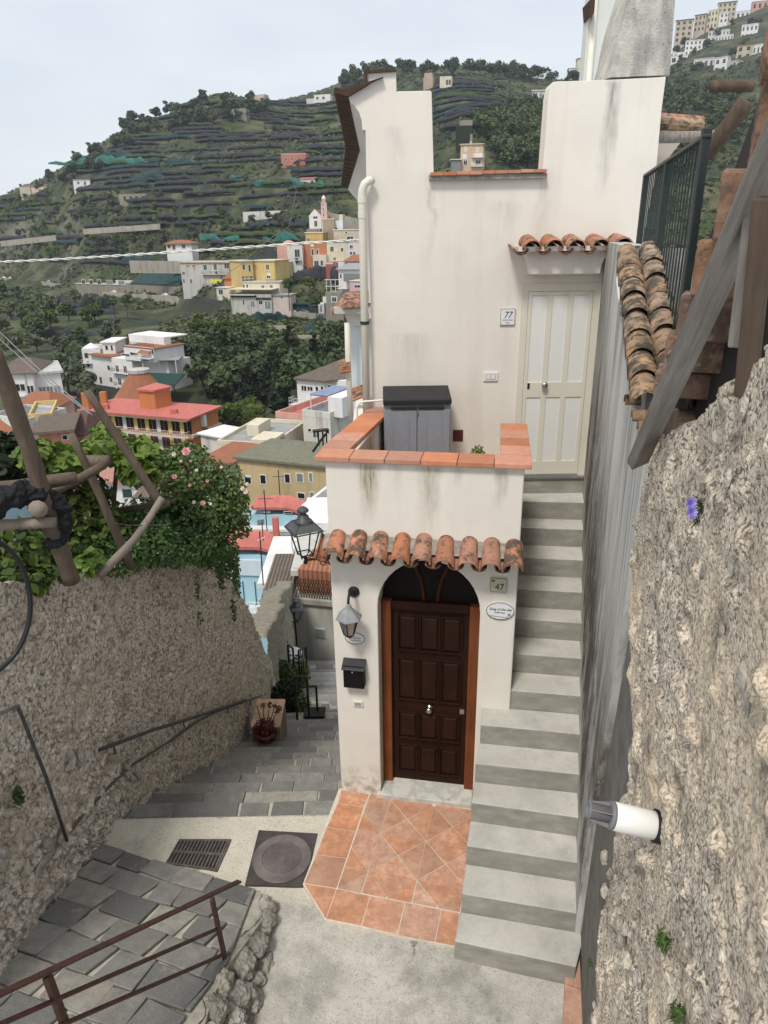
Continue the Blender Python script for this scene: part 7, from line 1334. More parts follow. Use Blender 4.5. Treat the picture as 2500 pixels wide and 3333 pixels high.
mass(110, [(2150, 270), (2330, 300), (2480, 330), (2400, 470), (2280, 560), (2160, 600)], 9, 13, ['dark', 'olive'], 'tree on the steep wooded slope right of the house', 'trees on the right slope')
grove(20, [(2180, 110), (2500, 60), (2500, 240), (2180, 260)], 8, 12, ['dark', 'olive'], 'tree between the white hillside houses at the upper right', 'trees among the upper right houses')
grove(24, [(560, 700), (900, 690), (960, 780), (600, 790)], 4, 6, ['bright', 'olive'], 'small orchard tree on the middle terraces', 'orchard trees on the terraces')
grove(14, [(640, 1060), (860, 1075), (850, 1110), (620, 1120)], 4, 6, ['bright'], 'bright green citrus tree under the road', 'citrus trees under the road')
for (x, y, h, lb) in ((940, 935, 6, 'yellow-green tree right of the tall yellow house'), (1010, 930, 6, 'round yellow-green tree below the orange village house'), (1030, 985, 6, 'bright tree on the lane below the village'), (350, 985, 0, ''), (412, 985, 6, 'pale yellow-green tree under the road wall'), (372, 992, 6, 'dark little tree under the road wall')):
    if lb: tree(aY(x, y + 18, 270) - np.array([0, 0, .3]), h, 'bright' if 'dark' not in lb else 'dark', lb, None, rs)
grove(1, [(1915, 215), (1935, 215), (1935, 222), (1915, 222)], 13, 14, ['pine'], 'umbrella-shaped dark tree on the ridge left of the tall wall', None)
mass(150, [(330, 640), (560, 500), (900, 420), (1120, 480), (1130, 640), (980, 690), (620, 800), (430, 860), (0, 870), (0, 680)], 2.6, 4.6, ['olive'], '', 'trees on the lemon terraces', False, 1.4)
mass(90, [(0, 640), (350, 620), (560, 690), (500, 800), (0, 870)], 3.5, 6, ['bright'], '', 'trees on the left slope', False, 1.4)
# scrub that covers the terraces between the trees
Vs, Fs = [], []; r = np.random.RandomState(8); n = 30000; P = []
while len(P) < n:
    i = r.randint(20, len(AG) - 20); Y = 205 + 640 * r.uniform() ** 1.5; x = AG[i] * Y + r.uniform(-2, 2); P.append((x, Y, tz_at(x, Y)))
P = np.array(P); den = fbm(P * np.array([1, 1, 0]), 1 / 45., 3, 70); P = P[den > -.45]
V, F = leaf_cloud(len(P) * 7, [((0, 0, 0), 1.0)], 1.0, 'clump', 5, .1, .1, .5); off_ = V.reshape(len(P), -1, 3); sc_k = r.uniform(.6, 1.5, len(P))[:, None, None]; V = (off_ * sc_k * np.array([1.1, 1.1, .75]) + P[:, None, :] + np.array([0, 0, .5])).reshape(-1, 3)
o = bigmesh('scrub', V, F, leaf_mat('scrub_leaf', (.12, .145, .055), (.07, .095, .036), (.026, .036, .018))); tag(o, 'low scrub and vines covering the hillside terraces', 'scrub', kind='stuff')
# ------------------------------------------------------------------ netted lemon terraces
def netm(n_, a): t = NT(n_); c = t.mix(t.ramp(t.noise(.5, 5, .7), (.35, 0.0), (.68, 1.0)), a, tuple(x * .5 for x in a)); return t.out(c, .9, t.noise(1.2, 6, .7), .9, .3)
N_D = netm('dark_net', (.042, .046, .052)); N_T = netm('teal_net', (.035, .16, .125)); N_B = netm('blue_green_net', (.025, .06, .062))
def net(x0, y0, x1, y1, hp, m=N_D):
    k = max(4, int((x1 - x0) / 7)); Pn = []
    for i in range(k + 1):
        u = i / k; p = land(x0 + (x1 - x0) * u, y0 + (y1 - y0) * u + hp * .5, 150)
        if p is not None: Pn.append(p)
    if len(Pn) < 3: return
    Pn = np.array(Pn); med = np.median(Pn[:, 1]); Pn[:, 1] = np.clip(Pn[:, 1], med - 12, med + 12)
    for _ in range(2): Pn[1:-1] = (Pn[:-2] + 2 * Pn[1:-1] + Pn[2:]) / 4
    H = hp / FOC * med * 1.06; D = max(3.5, H * 1.3); prof = np.linspace(0, math.pi, 9); Gn = np.zeros((len(Pn), 9, 3)); e = np.minimum(1, np.minimum(np.arange(len(Pn)), np.arange(len(Pn))[::-1]) / 2 + .35)
    for j, q in enumerate(prof): Gn[:, j, 0] = Pn[:, 0]; Gn[:, j, 1] = Pn[:, 1] - math.cos(q) * D / 2; Gn[:, j, 2] = Pn[:, 2] - .6 + (math.sin(q) ** .55) * H * e + .6 * (j > 0) * (j < 8)
    nn_ = fbm(Gn, .30, 4, 5); sg = np.clip(.72 + fbm(Gn * np.array([1, 0, 0]), .16, 3, int(x0)) * .55, .25, 1.15); Gn[..., 2] = Pn[:, None, 2] - .6 + (Gn[..., 2] - Pn[:, None, 2] + .6) * sg + nn_ * H * .26; Gn[..., 1] += nn_ * .9
    o = sheet('crop_net', Gn, m); lb = 'dark' if m is N_D else ('bright teal' if m is N_T else 'blue-green'); wd_ = 'long ' if x1 - x0 > 150 else ('short ' if x1 - x0 < 70 else ''); l_ = '%s%s terrace net %s' % (wd_, lb, where((x0 + x1) / 2, y0)); n_ = seen_labels[l_] = seen_labels.get(l_, 0) + 1
    tag(o, l_ + ('' if n_ == 1 else [', the lower one', ', the third down', ', the fourth down', ', the fifth down', ', the sixth down'][min(n_ - 2, 4)]), 'crop net', lb + ' crop nets on the hillside')
c1 = lambda x0, y0, x1, y1, h=14, m=N_D: net(x0 / 1.843, 200 + y0 / 1.843, x1 / 1.843, 200 + y1 / 1.843, h, m)
for a in [(360, 1440, 660, 1420, 46), (310, 1512, 720, 1500, 18), (210, 1645, 600, 1620, 24)]: c1(*a)
def pxl(p):                                      # where a point of the valley falls on the photograph
    v = p[1] * _st + p[2] * _ct; z = p[1] * _ct - p[2] * _st; u, v = p[0] / z, v / z; u, v = u * _c - v * _s, v * _c + u * _s; return CX + u * FOC, CY - v * FOC
def strip_net(Pn, H, m, lb, x, y):
    n_ = len(Pn); Gn = np.zeros((n_, 7, 3)); wv = fbm(Pn, .22, 3, 12); e = np.minimum(1, np.minimum(np.arange(n_), np.arange(n_)[::-1]) / 2 + .45)
    for j, (dy, dz) in enumerate(((-1.9, .5), (-1.85, .82), (-1.5, 1.0), (-.3, 1.12), (.9, 1.05), (1.9, .95), (2.0, .3))): Gn[:, j, 0] = Pn[:, 0]; Gn[:, j, 1] = Pn[:, 1] + dy; Gn[:, j, 2] = Pn[:, 2] + dz * H * e * (1 + .22 * wv)
    Gn += (fbm(Gn, .5, 3, 5) * .32)[..., None] * np.array([.2, .5, 1]); o = sheet('crop_net', Gn, m); l_ = '%s terrace net %s' % (lb, where(x, y)); k = seen_labels[l_] = seen_labels.get(l_, 0) + 1; tag(o, l_ + ('' if k == 1 else ', number %d counted downhill' % k if k > 6 else [', the lower one', ', the third down', ', the fourth down', ', the fifth down', ', the sixth down'][k - 2]), 'crop net', lb + ' crop nets on the hillside')
N_G = netm('green_vines', (.055, .08, .03)); rsn = random.Random(77); made = 0; nm_ = 0
for zl in np.arange(122, -16, -3.4):
    run_ = []; 
    for i in range(30, len(AG) - 30):
        j = np.nonzero((ZG[i] >= zl) & (YG > 240))[0]; ok = len(j) > 0
        if ok:
            Y = float(YG[j[0]]); p = np.array([AG[i] * Y, Y, zl]); x, y = pxl(p); ok = (-20 < x < 1170 and 330 < y < 1120 and not (560 < x < 1170 and 835 < y < 1060) and not (900 < x < 1170 and 640 < y < 1010)) or (1400 < x < 1660 and 250 < y < 470)
            ok = ok and (y < 800 or vnoise(np.array([x / 60., y / 40., 3.]), 1, 5) > .0) and vnoise(np.array([p[0] / 34., zl * 3.1, 1.]), 1, 31) > -.12 and (not run_ or abs(run_[-1][1] - Y) < 6)
        if ok: run_.append(p)
        if (not ok or len(run_) > rsn.randint(12, 34)) and run_:
            if len(run_) >= 5 and made < 240:
                P_n = np.array(run_); P_n[1:-1] = (P_n[:-2] + 2 * P_n[1:-1] + P_n[2:]) / 4; x, y = pxl(P_n[len(P_n) // 2]); k = rsn.random(); m, lb = (N_D, 'charcoal') if k < .66 else ((N_B, 'blue-green') if k < .8 else (N_G, 'leaf-green')); strip_net(P_n - np.array([0, 0, .9]), rsn.uniform(2.2, 3.2), m, ('long ' if len(run_) > 20 else '') + lb, x, y); made += 1
            run_ = []
for a in [(370, 622, 600, 590, 12), (600, 598, 900, 592, 15), (490, 578, 600, 566, 10), (1380, 688, 1500, 682, 12), (1540, 738, 1700, 738, 13), (1230, 1052, 1440, 1055, 18), (1580, 1062, 1800, 1050, 20)]: c1(*a, m=N_T)
for a in [(640, 560, 800, 545, 16), (800, 705, 1000, 692, 20), (780, 1185, 1150, 1178, 13), (900, 590, 1150, 590, 12)]: c1(*a, m=N_B)
c2 = lambda x0, y0, x1, y1, h, m=N_D: net(600 + x0 / 2.552, 550 + y0 / 2.552, 600 + x1 / 2.552, 550 + y1 / 2.552, h, m)
for a in [(570, 1245, 840, 1240, 26, N_B), (1010, 1255, 1165, 1255, 20, N_B), (1000, 1330, 1140, 1325, 26, N_B), (680, 1445, 1100, 1440, 26, N_B), (900, 870, 1280, 870, 34, N_D), (580, 440, 1030, 430, 26, N_D), (600, 125, 1160, 122, 16, N_T)]: c2(*a)
# ------------------------------------------------------------------ road, its walls and cars
def roadpts(): return [(-60, 905, 580), (60, 912, 540), (150, 922, 480), (245, 938, 430), (330, 955, 395), (430, 962, 372), (540, 968, 350), (640, 976, 330), (720, 992, 306), (800, 1012, 288), (900, 1020, 283), (1000, 1026, 280), (1100, 1030, 278)]
RD = np.array([aY(*p) for p in roadpts()]); rdm = np.zeros((len(RD), 2, 3))
for i in range(len(RD)): a, c = RD[max(i - 1, 0)], RD[min(i + 1, len(RD) - 1)]; t_ = (c - a)[:2] / np.linalg.norm((c - a)[:2]); n_ = np.array([-t_[1], t_[0]]); rdm[i, 0] = RD[i]; rdm[i, 1] = RD[i] + np.array([*n_ * 7.5, .1])
road = sheet('road', rdm + np.array([0, 0, .25]), mat('asphalt', (.10, .10, .10), (.075, .075, .075), .5, .9)); tag(road, kind='structure')
M_rw = wallm('road_wall', (.38, .35, .29), .9)
def rwall(name, label, pts, hs, th=.8, m=M_rw, up_=.9):
    o = thing(name, label, 'wall', pts[len(pts) // 2]); mb = MB()
    for i in range(len(pts) - 1):
        p, q = pts[i], pts[i + 1]; mb.add([p + np.array([0, 0, -hs[i]]), q + np.array([0, 0, -hs[i + 1]]), q + np.array([0, 0, up_]), p + np.array([0, 0, up_])] + [v + np.array([0, th, 0]) for v in (p + np.array([0, 0, -hs[i]]), q + np.array([0, 0, -hs[i + 1]]), q + np.array([0, 0, up_]), p + np.array([0, 0, up_]))], [(0, 1, 2, 3), (4, 5, 6, 7), (3, 2, 6, 7), (0, 1, 5, 4)])
    link('masonry', mb, m, o); return o
rwall('retaining_wall', 'long grey stone retaining wall carrying the coast road', [p - np.array([0, .4, 0]) for p in RD[:9]], [2, 3, 4, 5, 8, 9, 10, 8, 6]); rwall('retaining_wall', 'concrete retaining wall under the green car shelter', [p - np.array([0, .4, 0]) for p in RD[8:]], [6, 6, 8, 9, 9])
def lw(label, x0, y0, Y0_, x1, y1, Y1_, h, m=M_rw):
    rwall('terrace_wall', label, [aY(x0 + (x1 - x0) * u, y0 + (y1 - y0) * u, Y0_ + (Y1_ - Y0_) * u) for u in (0, .33, .66, 1)], [h] * 4, .7, m, .0)
lw('pale dry-stone terrace wall zigzagging left of the summit road', 0, 785, 440, 180, 765, 440, 3); lw('light terrace wall below the dark net, mid hill', 270, 745, 440, 520, 728, 430, 3); lw('stone terrace wall under the hip-roofed white house', 420, 848, 352, 590, 850, 352, 5.5); lw('stone terrace wall with fence right of the vegetable plots', 790, 1062, 240, 935, 1060, 238, 4); lw('low wall under the blue-green net by the white ruin', 790, 1092, 222, 1040, 1092, 220, 4); lw('grey garden wall left of the vine pergola', 615, 1100, 216, 790, 1120, 208, 5); lw('stone wall above the dark wood', 620, 1150, 196, 720, 1140, 196, 4); lw('grey wall with white posts, right of the church', 1068, 690, 345, 1165, 712, 342, 8); lw('ruined pale farm wall along the middle terrace', 790, 690, 402, 975, 682, 398, 5, WHD)
M_tyre = mat('tyre', (.015, .015, .015), k=3)
def car(p, rz, colr, label, cat='car'):
    o = thing('parked_car', label, cat, p, 'cars on the coast road', rz); M = Matrix.Translation(Vector(p)) @ Matrix.Rotation(rz, 4, 'Z'); pb = [(-2.1, .35), (-2.1, .85), (-1.3, .95), (-.7, 1.45), (.9, 1.45), (1.6, .95), (2.1, .8), (2.1, .35)]
    link('body', MB().prism([np.array(M @ Vector((x, -.8, z))) for x, z in pb], np.zeros(3), np.array(M @ Vector((0, .8, 0))) - np.array(M @ Vector((0, -.8, 0)))), colr, o, bevel=.08)
    gl_ = [(-1.1, .98), (-.68, 1.36), (.85, 1.36), (1.4, .98)]
    for s_ in (-.82, .82): link('window', MB().prism([np.array(M @ Vector((x, s_, z))) for x, z in gl_], np.zeros(3), np.array(M @ Vector((0, s_ * .02, 0))) - np.array(M @ Vector((0, 0, 0)))), GLS, o)
    for x in (-1.35, 1.35):
        for s_ in (-.78, .78): link('wheel', MB().tube([M @ Vector((x, s_ - .1, .33)), M @ Vector((x, s_ + .1, .33))], .33, 10), M_tyre, o)
CC = {'white': mat('car_white', (.75, .75, .75), k=9, rough=.3), 'silver': mat('car_silver', (.42, .43, .44), k=9, rough=.3, metal=.4), 'black': mat('car_black', (.02, .02, .022), k=9, rough=.25), 'blue': mat('car_blue', (.04, .06, .16), k=9, rough=.3), 'grey': mat('car_grey', (.13, .13, .135), k=9, rough=.3)}
rx = np.array([p[0] for p in roadpts()])
def oncar(x, colr, label, back=1.6):
    i = int(np.clip(np.searchsorted(rx, x) - 1, 0, len(RD) - 2)); u = (x - rx[i]) / (rx[i + 1] - rx[i]); p = RD[i] * (1 - u) + RD[i + 1] * u; t_ = (RD[i + 1] - RD[i])[:2]; t_ = t_ / np.linalg.norm(t_); n_ = np.array([-t_[1], t_[0]]); p = p + np.array([*n_ * back, .3]); car(p, math.atan2(t_[1], t_[0]), CC[colr], label)
for x, c_, lb in ((8, 'white', 'white car at the far left end of the coast road'), (28, 'white', 'second white car from the left end of the coast road'), (62, 'grey', 'dark grey car at the left, before the blue ones'), (80, 'blue', 'blue car left of its twin on the far road'), (96, 'blue', 'blue car behind the first blue one'), (112, 'grey', 'dark car right after the blue ones'), (130, 'white', 'white car on the far bend of the road'), (150, 'silver', 'silver car on the far bend'), (172, 'black', 'black car before the big dark trees'), (207, 'white', 'white car left of the arcaded garages'), (235, 'black', 'black car left of the arcaded garages'), (362, 'white', 'white car in front of the grey garage doors'), (420, 'black', 'black car right of the garage doors'), (460, 'silver', 'silver car in front of the long stone wall'), (492, 'black', 'black car right of the silver one'), (528, 'white', 'white car by the end of the stone wall'), (556, 'black', 'black car right beside the white one'), (598, 'white', 'white car below the long grey building'), (650, 'white', 'first white car on the bend below the grey building'), (672, 'white', 'second white car on the bend below the grey building'), (694, 'white', 'third white car on the bend'), (735, 'white', 'white car below the orange gable house'), (945, 'white', 'white car parked before the green shelter'), (985, 'silver', 'silver-lilac car parked before the green shelter'), (1080, 'white', 'white car half hidden right of the green shelter')): oncar(x, c_, lb)
# ------------------------------------------------------------------ village beyond the valley
b = B('garage_row', 'long low stone garage row with arched openings along the road', (242, 905), (500, 932), 404, 374, 8, 6, STN, 'garages'); b.flat(GRW, .3, .3)
for x in (272, 297, 323): b.win([(x - 6, 912, x + 6, 926, GLS)], frame=BEI, fr=.5, name='archway')
b.win([(345, 912, 368, 932, SHY), (385, 914, 406, 934, SHY)], frame=GRW, fr=.2, name='garage_door'); b.block(.5, .7, 2.2, 2.2, -2, WHD, 'hut', 4)
b = B('stone_wall_house', 'long rough stone wall with a green net roof beside the road', (408, 918), (585, 930), 378, 352, 9, 8, STN, 'building'); q = [b.pt(.1, .3, .3), b.pt(.98, .3, .3), b.pt(.95, 5, -9), b.pt(.15, 5, -9)]; roofpoly(b.o, q, N_B, .4, 'net_roof')
b = B('long_grey_building', 'long grey-stained building with arches, behind the road bend', (586, 858), (745, 855), 325, 318, 18, 14, GRW); b.flat(BEI, .5, .4); b.win([(606, 862, 618, 870, RED), (625, 862, 637, 870, RED), (662, 862, 674, 878, SHG), (695, 860, 706, 878, SHG), (701, 882, 708, 895, SHG), (730, 858, 746, 873, SHB), (593, 884, 602, 894, SHB), (596, 908, 602, 920, SHB), (618, 908, 626, 922, SHB)], fr=.15); b.win([(684, 908, 722, 920, wallm('yellow_banner', (.75, .68, .06), .1))], fr=.05, name='banner'); b.win([(664, 935, 684, 957, GLS), (690, 935, 702, 957, GLS)], frame=WHD, fr=.3, name='archway'); b.balcony(.45, .98, -4.6, 1.2, 1, WHD, M_iron); b.balcony(.45, .98, -9.5, 1.2, 1, WHD, M_iron)
b = B('orange_gable_house', 'small orange house with a sloping tile roof left of the yellow house', (730, 918), (780, 908), 305, 303, 10, 8, ORG); b.shed(R_TIL, 2.4, .6)
b = B('yellow_house', 'tall yellow house with dark shutters above the road', (822, 850), (893, 850), 298, 294, 22, 11, YEL); b.flat(CRM, .4, .4); b.win([(866, 861, 876, 877, SHG), (870, 890, 880, 896, WHT), (868, 898, 880, 905, GLS)], fr=.2); b.block(-.02, .0, 0, 22, .2, CRM, 'corner_band', 1)
b = B('yellow_wing', 'narrow front wing of the yellow house with six tall windows', (781, 847), (822, 850), 293, 296, 24, 10, YEL); b.flat(CRM, .4, .4); b.win([(789, 861, 797, 877, SHG), (808, 862, 816, 884, SHG), (788, 899, 794, 915, SHB), (801, 898, 806, 918, SHB), (814, 899, 821, 920, SHB)], fr=.15); b.balcony(.1, .9, -6.4, .8, .9, CRM, M_iron)
b = B('cream_annex', 'cream annex with green shutters below the yellow house', (790, 922), (910, 920), 290, 286, 11, 9, CRM); b.flat(GRW, .3, .3); b.win([(791, 926, 797, 940, SHG), (802, 926, 808, 940, SHG), (851, 929, 861, 944, SHG), (879, 928, 888, 944, SHG)], fr=.15); b.balcony(.65, 1, .3, .3, 1, CRM, M_iron)
b = B('cream_corner_house', 'little cream corner house on the road below the long grey building', (704, 942), (748, 938), 300, 297, 13, 8, CRM); b.win([(712, 942, 726, 958, SHG), (724, 962, 732, 980, SHB), (708, 964, 712, 982, SHB)], fr=.2); b.flat(WHD, .3, .3)
b = B('terrace_restaurant', 'grey ground-floor building with a dark awning terrace under the yellow house', (750, 962), (882, 958), 284, 280, 12, 9, GRW, 'building'); b.flat(CRM, .8, .3, 1.6); b.win([(752, 964, 832, 966, M_iron), (835, 971, 880, 975, SHB)], frame=M_iron, fr=.3, name='awning'); b.win([(790, 976, 796, 992, SHG), (815, 980, 830, 1000, SHY), (842, 978, 855, 990, GLS), (862, 980, 882, 1006, SHY)], fr=.2); b.balcony(0, .62, -.2, 1.2, 1, WHD, M_iron)
b = B('pink_cube_house', 'pale pink cube house with a grey roof beside the green shelter', (884, 966), (945, 962), 281, 280, 9, 8, wallm('pale_pink', (.62, .52, .47), .3)); b.flat(R_GRY, .4, .3); b.win([(915, 966, 920, 971)], fr=.1)
b = B('car_shelter', 'long dark green car shelter along the road', (890, 992), (1046, 992), 284, 281, 6, 5, N_B, 'shelter'); b.flat(mat('green_sheet', (.015, .05, .042), k=1), .6, .4); b.win([(1004, 992, 1036, 994, WHT)], frame=WHT, fr=.1, name='white_beam')
b = B('white_gate_house', 'small white gatehouse at the right end of the green shelter', (1036, 990), (1054, 988), 279, 279, 7, 4, WHT); b.win([(1042, 994, 1048, 1014, SHY)], fr=.1)
b = B('church', 'white gabled church with a round-arched window', (1006, 704), (1045, 704), 338, 336, 12, 14, WHT, 'church'); q = [b.pt(-.06, 0, .1), b.pt(.5, 3.0, .1), b.pt(1.06, 0, .1)]; link('gable', MB().prism(q, np.zeros(3), np.array([0, .5, 0])), WHT, b.o); roofpoly(b.o, [b.pt(.5, 2.8, -.6), b.pt(1.1, -.2, -.6), b.pt(1.1, -.2, -14), b.pt(.5, 2.8, -14)], R_TIL); roofpoly(b.o, [b.pt(-.1, -.2, -.6), b.pt(.5, 2.8, -.6), b.pt(.5, 2.8, -14), b.pt(-.1, -.2, -14)], R_TIL); b.win([(1020, 702, 1033, 711), (1023, 719, 1033, 737, SHB)], fr=.15)
q = [b.W.at(b.W.hit(1026.5 + 6.2 * math.cos(a), 0)[0], b.W.hit(1026, 702)[1] + .9 * math.sin(a), .06) for a in np.linspace(0, math.pi, 9)]; link('window_arch', MB().prism(q, np.zeros(3), np.array([*(b.W.n * .03), 0])), GLS, b.o)
b.block(-.05, 1.05, -5, 4, 2.0, STN, 'forecourt', 3)
b = B('bell_tower', 'pink striped bell tower beside the white church', (1045, 662), (1062, 660), 334, 334, 12, 3, PNK, 'bell tower'); b.block(.12, .88, 1.6, 1.8, -.3, PNK, 'top_stage', 2.4); link('cupola', MB().lathe([(1.0, 1.5), (.9, 2.2), (.0, 3.2)], c=b.pt(.5, 0, -1.5), n=8), TRM, b.o); b.win([(1050, 676, 1054, 685), (1050, 695, 1055, 704), (1050, 664, 1053, 669)], frame=TRM, fr=.18)
for u in (0, .25, .75, 1): link('pilaster', MB().prism([b.pt(u - .04, 0, .0), b.pt(u + .04, 0, 0), b.pt(u + .04, -12, 0), b.pt(u - .04, -12, 0)], np.zeros(3), np.array([*(b.W.n * .15), 0])), TRM, b.o)
b = B('brown_tall_house', 'tall bare brown-grey wall under the bell tower', (1047, 715), (1087, 714), 332, 331, 14, 8, wallm('umber', (.36, .29, .20), .6)); b.flat(CRM, .2, .4); b.block(0, .06, 0, 14, .1, CRM, 'corner_band', 1)
b = B('white_parish_house', 'white block right of the bell tower', (1085, 718), (1115, 717), 333, 332, 8, 7, WHT); b.block(.6, 1, 2.4, 2.4, -.5, CRM, 'roof_hut', 4); b.win([(1088, 741, 1098, 748)], fr=.2)
b = B('mustard_house', 'mustard yellow house below the church forecourt', (994, 760), (1050, 758), 324, 322, 9, 7, wallm('mustard', (.50, .36, .13), .5)); b.flat(CRM, .3, .4); b.win([(1000, 775, 1008, 788, SHG)], frame=CRM, fr=.2)
b = B('rust_red_house', 'rust-red house in the middle of the village row', (983, 790), (1062, 787), 314, 312, 10, 8, wallm('rust', (.48, .19, .10), .3)); b.flat(CRM, .2, .3); b.win([(1013, 793, 1020, 801, WHT), (1014, 811, 1021, 830, SHG), (1030, 812, 1037, 828, SHG)], frame=CRM, fr=.3); b.balcony(.42, 1, -8.2, 1.2, 1, GRW, M_iron)
b = B('pink_white_house', 'pink and white house with arched roofline, left end of the village row', (901, 800), (983, 796), 312, 311, 13, 8, WHD); b.flat(PNK, .2, .5, .0); b.block(0, .38, 0, 6, .1, PNK, 'pink_front', 1); b.win([(914, 816, 922, 831, SHG)], frame=WHT, fr=.5); b.win([(959, 812, 976, 836, SHG), (962, 839, 972, 858, SHG)], fr=.15); b.balcony(.68, .95, -6, 1.2, 1, GRW, M_iron); link('vault', MB().lathe([(2.4, .4), (2.2, 1.0), (1.2, 1.5), (.0, 1.7)], c=b.pt(.42, .0, -3), n=12), PNK, b.o); b.block(0, .6, -6.5, 8, 1.2, STN, 'stone_base', 2)
b = B('cream_lower_house', 'cream house with green shutters below the rust-red one', (1018, 832), (1062, 830), 310, 309, 12, 8, CRM); b.win([(1023, 849, 1037, 864, SHG), (1044, 848, 1051, 863, SHG)], fr=.2)
b = B('beige_upper_house', 'beige house with stained upper wall right of the mustard house', (1086, 752), (1170, 748), 322, 320, 9, 8, BEI); b.flat(WHT, .3, .3); b.win([(1124, 754, 1130, 760), (1130, 770, 1150, 783, GLS)], fr=.2)
b = B('cream_square_house', 'cream house with a satellite box right of the rust-red house', (1063, 790), (1126, 787), 312, 311, 11, 8, CRM); b.flat(BEI, .3, .3); b.win([(1075, 803, 1086, 818, SHG), (1110, 807, 1117, 818, SHG), (1092, 810, 1097, 816, WHT), (1085, 838, 1093, 847, SHG)], fr=.15); b.block(0, 1, -7.2, 8, 1.5, CRM, 'lower_front', 2)
b = B('white_rail_house', 'white house with balconies at the right end of the village row', (1126, 796), (1180, 792), 309, 308, 14, 8, WHD); b.win([(1139, 798, 1148, 808), (1139, 820, 1146, 828), (1150, 820, 1156, 828), (1141, 836, 1148, 842)], fr=.2); b.balcony(0, .6, -6.2, 1.3, 1, WHT); b.balcony(0, .6, -9.5, 1.3, 1, WHT)
b = B('red_shop_house', 'low brick-red house with a white-green awning, foot of the village', (1060, 852), (1122, 852), 305, 305, 7, 6, wallm('dark_red', (.36, .11, .09), .4)); b.win([(1060, 856, 1082, 858, wallm('mint', (.35, .6, .5), .1))], frame=WHT, fr=.2, name='awning'); b.win([(1094, 855, 1100, 866, SHB)], fr=.1); b.block(.66, 1.0, 0, 7, 1.0, WHT, 'white_bay', 3)
b = B('tile_roof_barn', 'house with an orange tile roof at the lower right of the village', (1122, 856), (1190, 850), 300, 298, 5, 8, WHD); b.hip(R_TIL, 2.4, .8)
b = B('white_terraced_villa', 'white villa with a grey canopy terrace right of the netted gardens', (1102, 893), (1185, 878), 262, 258, 12, 9, WHT); b.shed(R_GRY, 1.6, .8); b.win([(1107, 892, 1112, 905), (1138, 890, 1150, 896, SHY)], fr=.2); b.balcony(0, .4, -6.2, 1.6, 1, WHT); b.block(.3, 1.0, -1.2, 2.6, 2.2, SHY, 'canopy', 2)
b = B('pink_cottage', 'rose-pink cottage above the white ruin', (1138, 918), (1190, 916), 248, 246, 9, 7, wallm('rose', (.62, .38, .40), .2)); b.win([(1154, 928, 1172, 936)], fr=.3); b.flat(CRM, .2, .2)
b = B('grey_pergola_house', 'grey stone house with white pergola posts below the village', (1058, 956), (1116, 952), 258, 256, 10, 8, STN); b.win([(1081, 967, 1095, 982, SHG), (1053, 968, 1060, 983, WHT)], frame=WHT, fr=.3)
for u in (.1, .35, .6, .9): link('pergola_post', MB().tube([b.pt(u, 0, .0), b.pt(u, 4.2, 0)], .13, 5), TRM, b.o)
for z in (2.0, 4.2): link('pergola_beam', MB().tube([b.pt(0, z, 0), b.pt(1, z, 0)], .13, 5), TRM, b.o)
b = B('white_ruin', 'ivy-grown white ruin tower with a dark doorway', (1056, 1083), (1106, 1078), 200, 198, 8.5, 5, WHD, 'ruin', base=2); b.hip(R_GRY, .9, .5); b.win([(1086, 1134, 1098, 1152, GLS)], fr=.1, name='doorway'); c = aY(1064, 1125, 198.6)
plant('ivy', 'ivy climbing the left half of the white ruin', 'ivy', 700, [(aY(1058, 1110, 198), np.array((1.6, .6, 3.6))), (aY(1072, 1135, 198), np.array((1.5, .5, 2.2)))], .6, LV['dark'], 'clump', 51)
b = B('hip_roof_house', 'low white house with a terracotta hip roof on the middle terraces', (540, 795), (622, 792), 362, 360, 4.2, 8, WHT); b.hip(R_TIL, 1.6, 1.0); b.win([(545, 797, 555, 808, SHB), (561, 797, 571, 812, SHB), (592, 796, 603, 808, SHB)], frame=CRM, fr=.25)
b = B('red_farmhouse', 'red two-storey farmhouse with arches among the nets', (914, 500), (996, 502), 480, 478, 9.5, 9, wallm('farm_red', (.46, .19, .14), .4)); b.parapet(wallm('farm_trim', (.55, .28, .22), .3), .8); b.grid((.2, .45, .72), (2.3,), 1.1, 1.6, SHG, CRM, .15); b.grid((.2, .42, .62), (6.5,), 1.4, 2.4, SHB, CRM, .1); b.block(.78, 1.0, -4, 8, 2.6, RED, 'stair_bay', 3)
b = B('red_roof_hut', 'little hut with a flat red roof on the terraces', (976, 578), (1025, 582), 440, 438, 3, 6, WHD, 'hut'); b.shed(R_RED, 1.6, .4)
b = B('pink_ridge_house', 'pale pink house with a grey roof on the left skyline', (62, 598), (182, 606), 560, 556, 7, 7, wallm('ridge_pink', (.62, .47, .42), .5)); b.shed(R_OLD, 2.0, .3); b.grid((.5, .62, .75), (3.6,), 1.2, 2.2, WHT, PNK, .1); b.block(0, .3, -.02, 7, .8, BEI, 'side_wall', 2)
b = B('white_hill_house', 'small white house among the olives on the left slope', (236, 582), (292, 584), 545, 545, 7, 7, WHT); b.flat(R_GRY, .5, .3); b.grid((.3, .7), (2,), 1.4, 1.4)
b = B('stone_barn', 'low stone barn with dark arches on the mid slope', (385, 626), (478, 630), 455, 452, 5.5, 6, STN, 'barn'); b.grid((.2, .42, .62, .85), (2.6,), 1.6, 2.6, GLS, STN, .05, name='archway')
b = B('beige_summit_house', 'beige block house on the hill summit', (822, 300), (860, 306), 640, 636, 6.5, 7, BEI); b.grid((.6,), (2,), .8, 3, CRM)
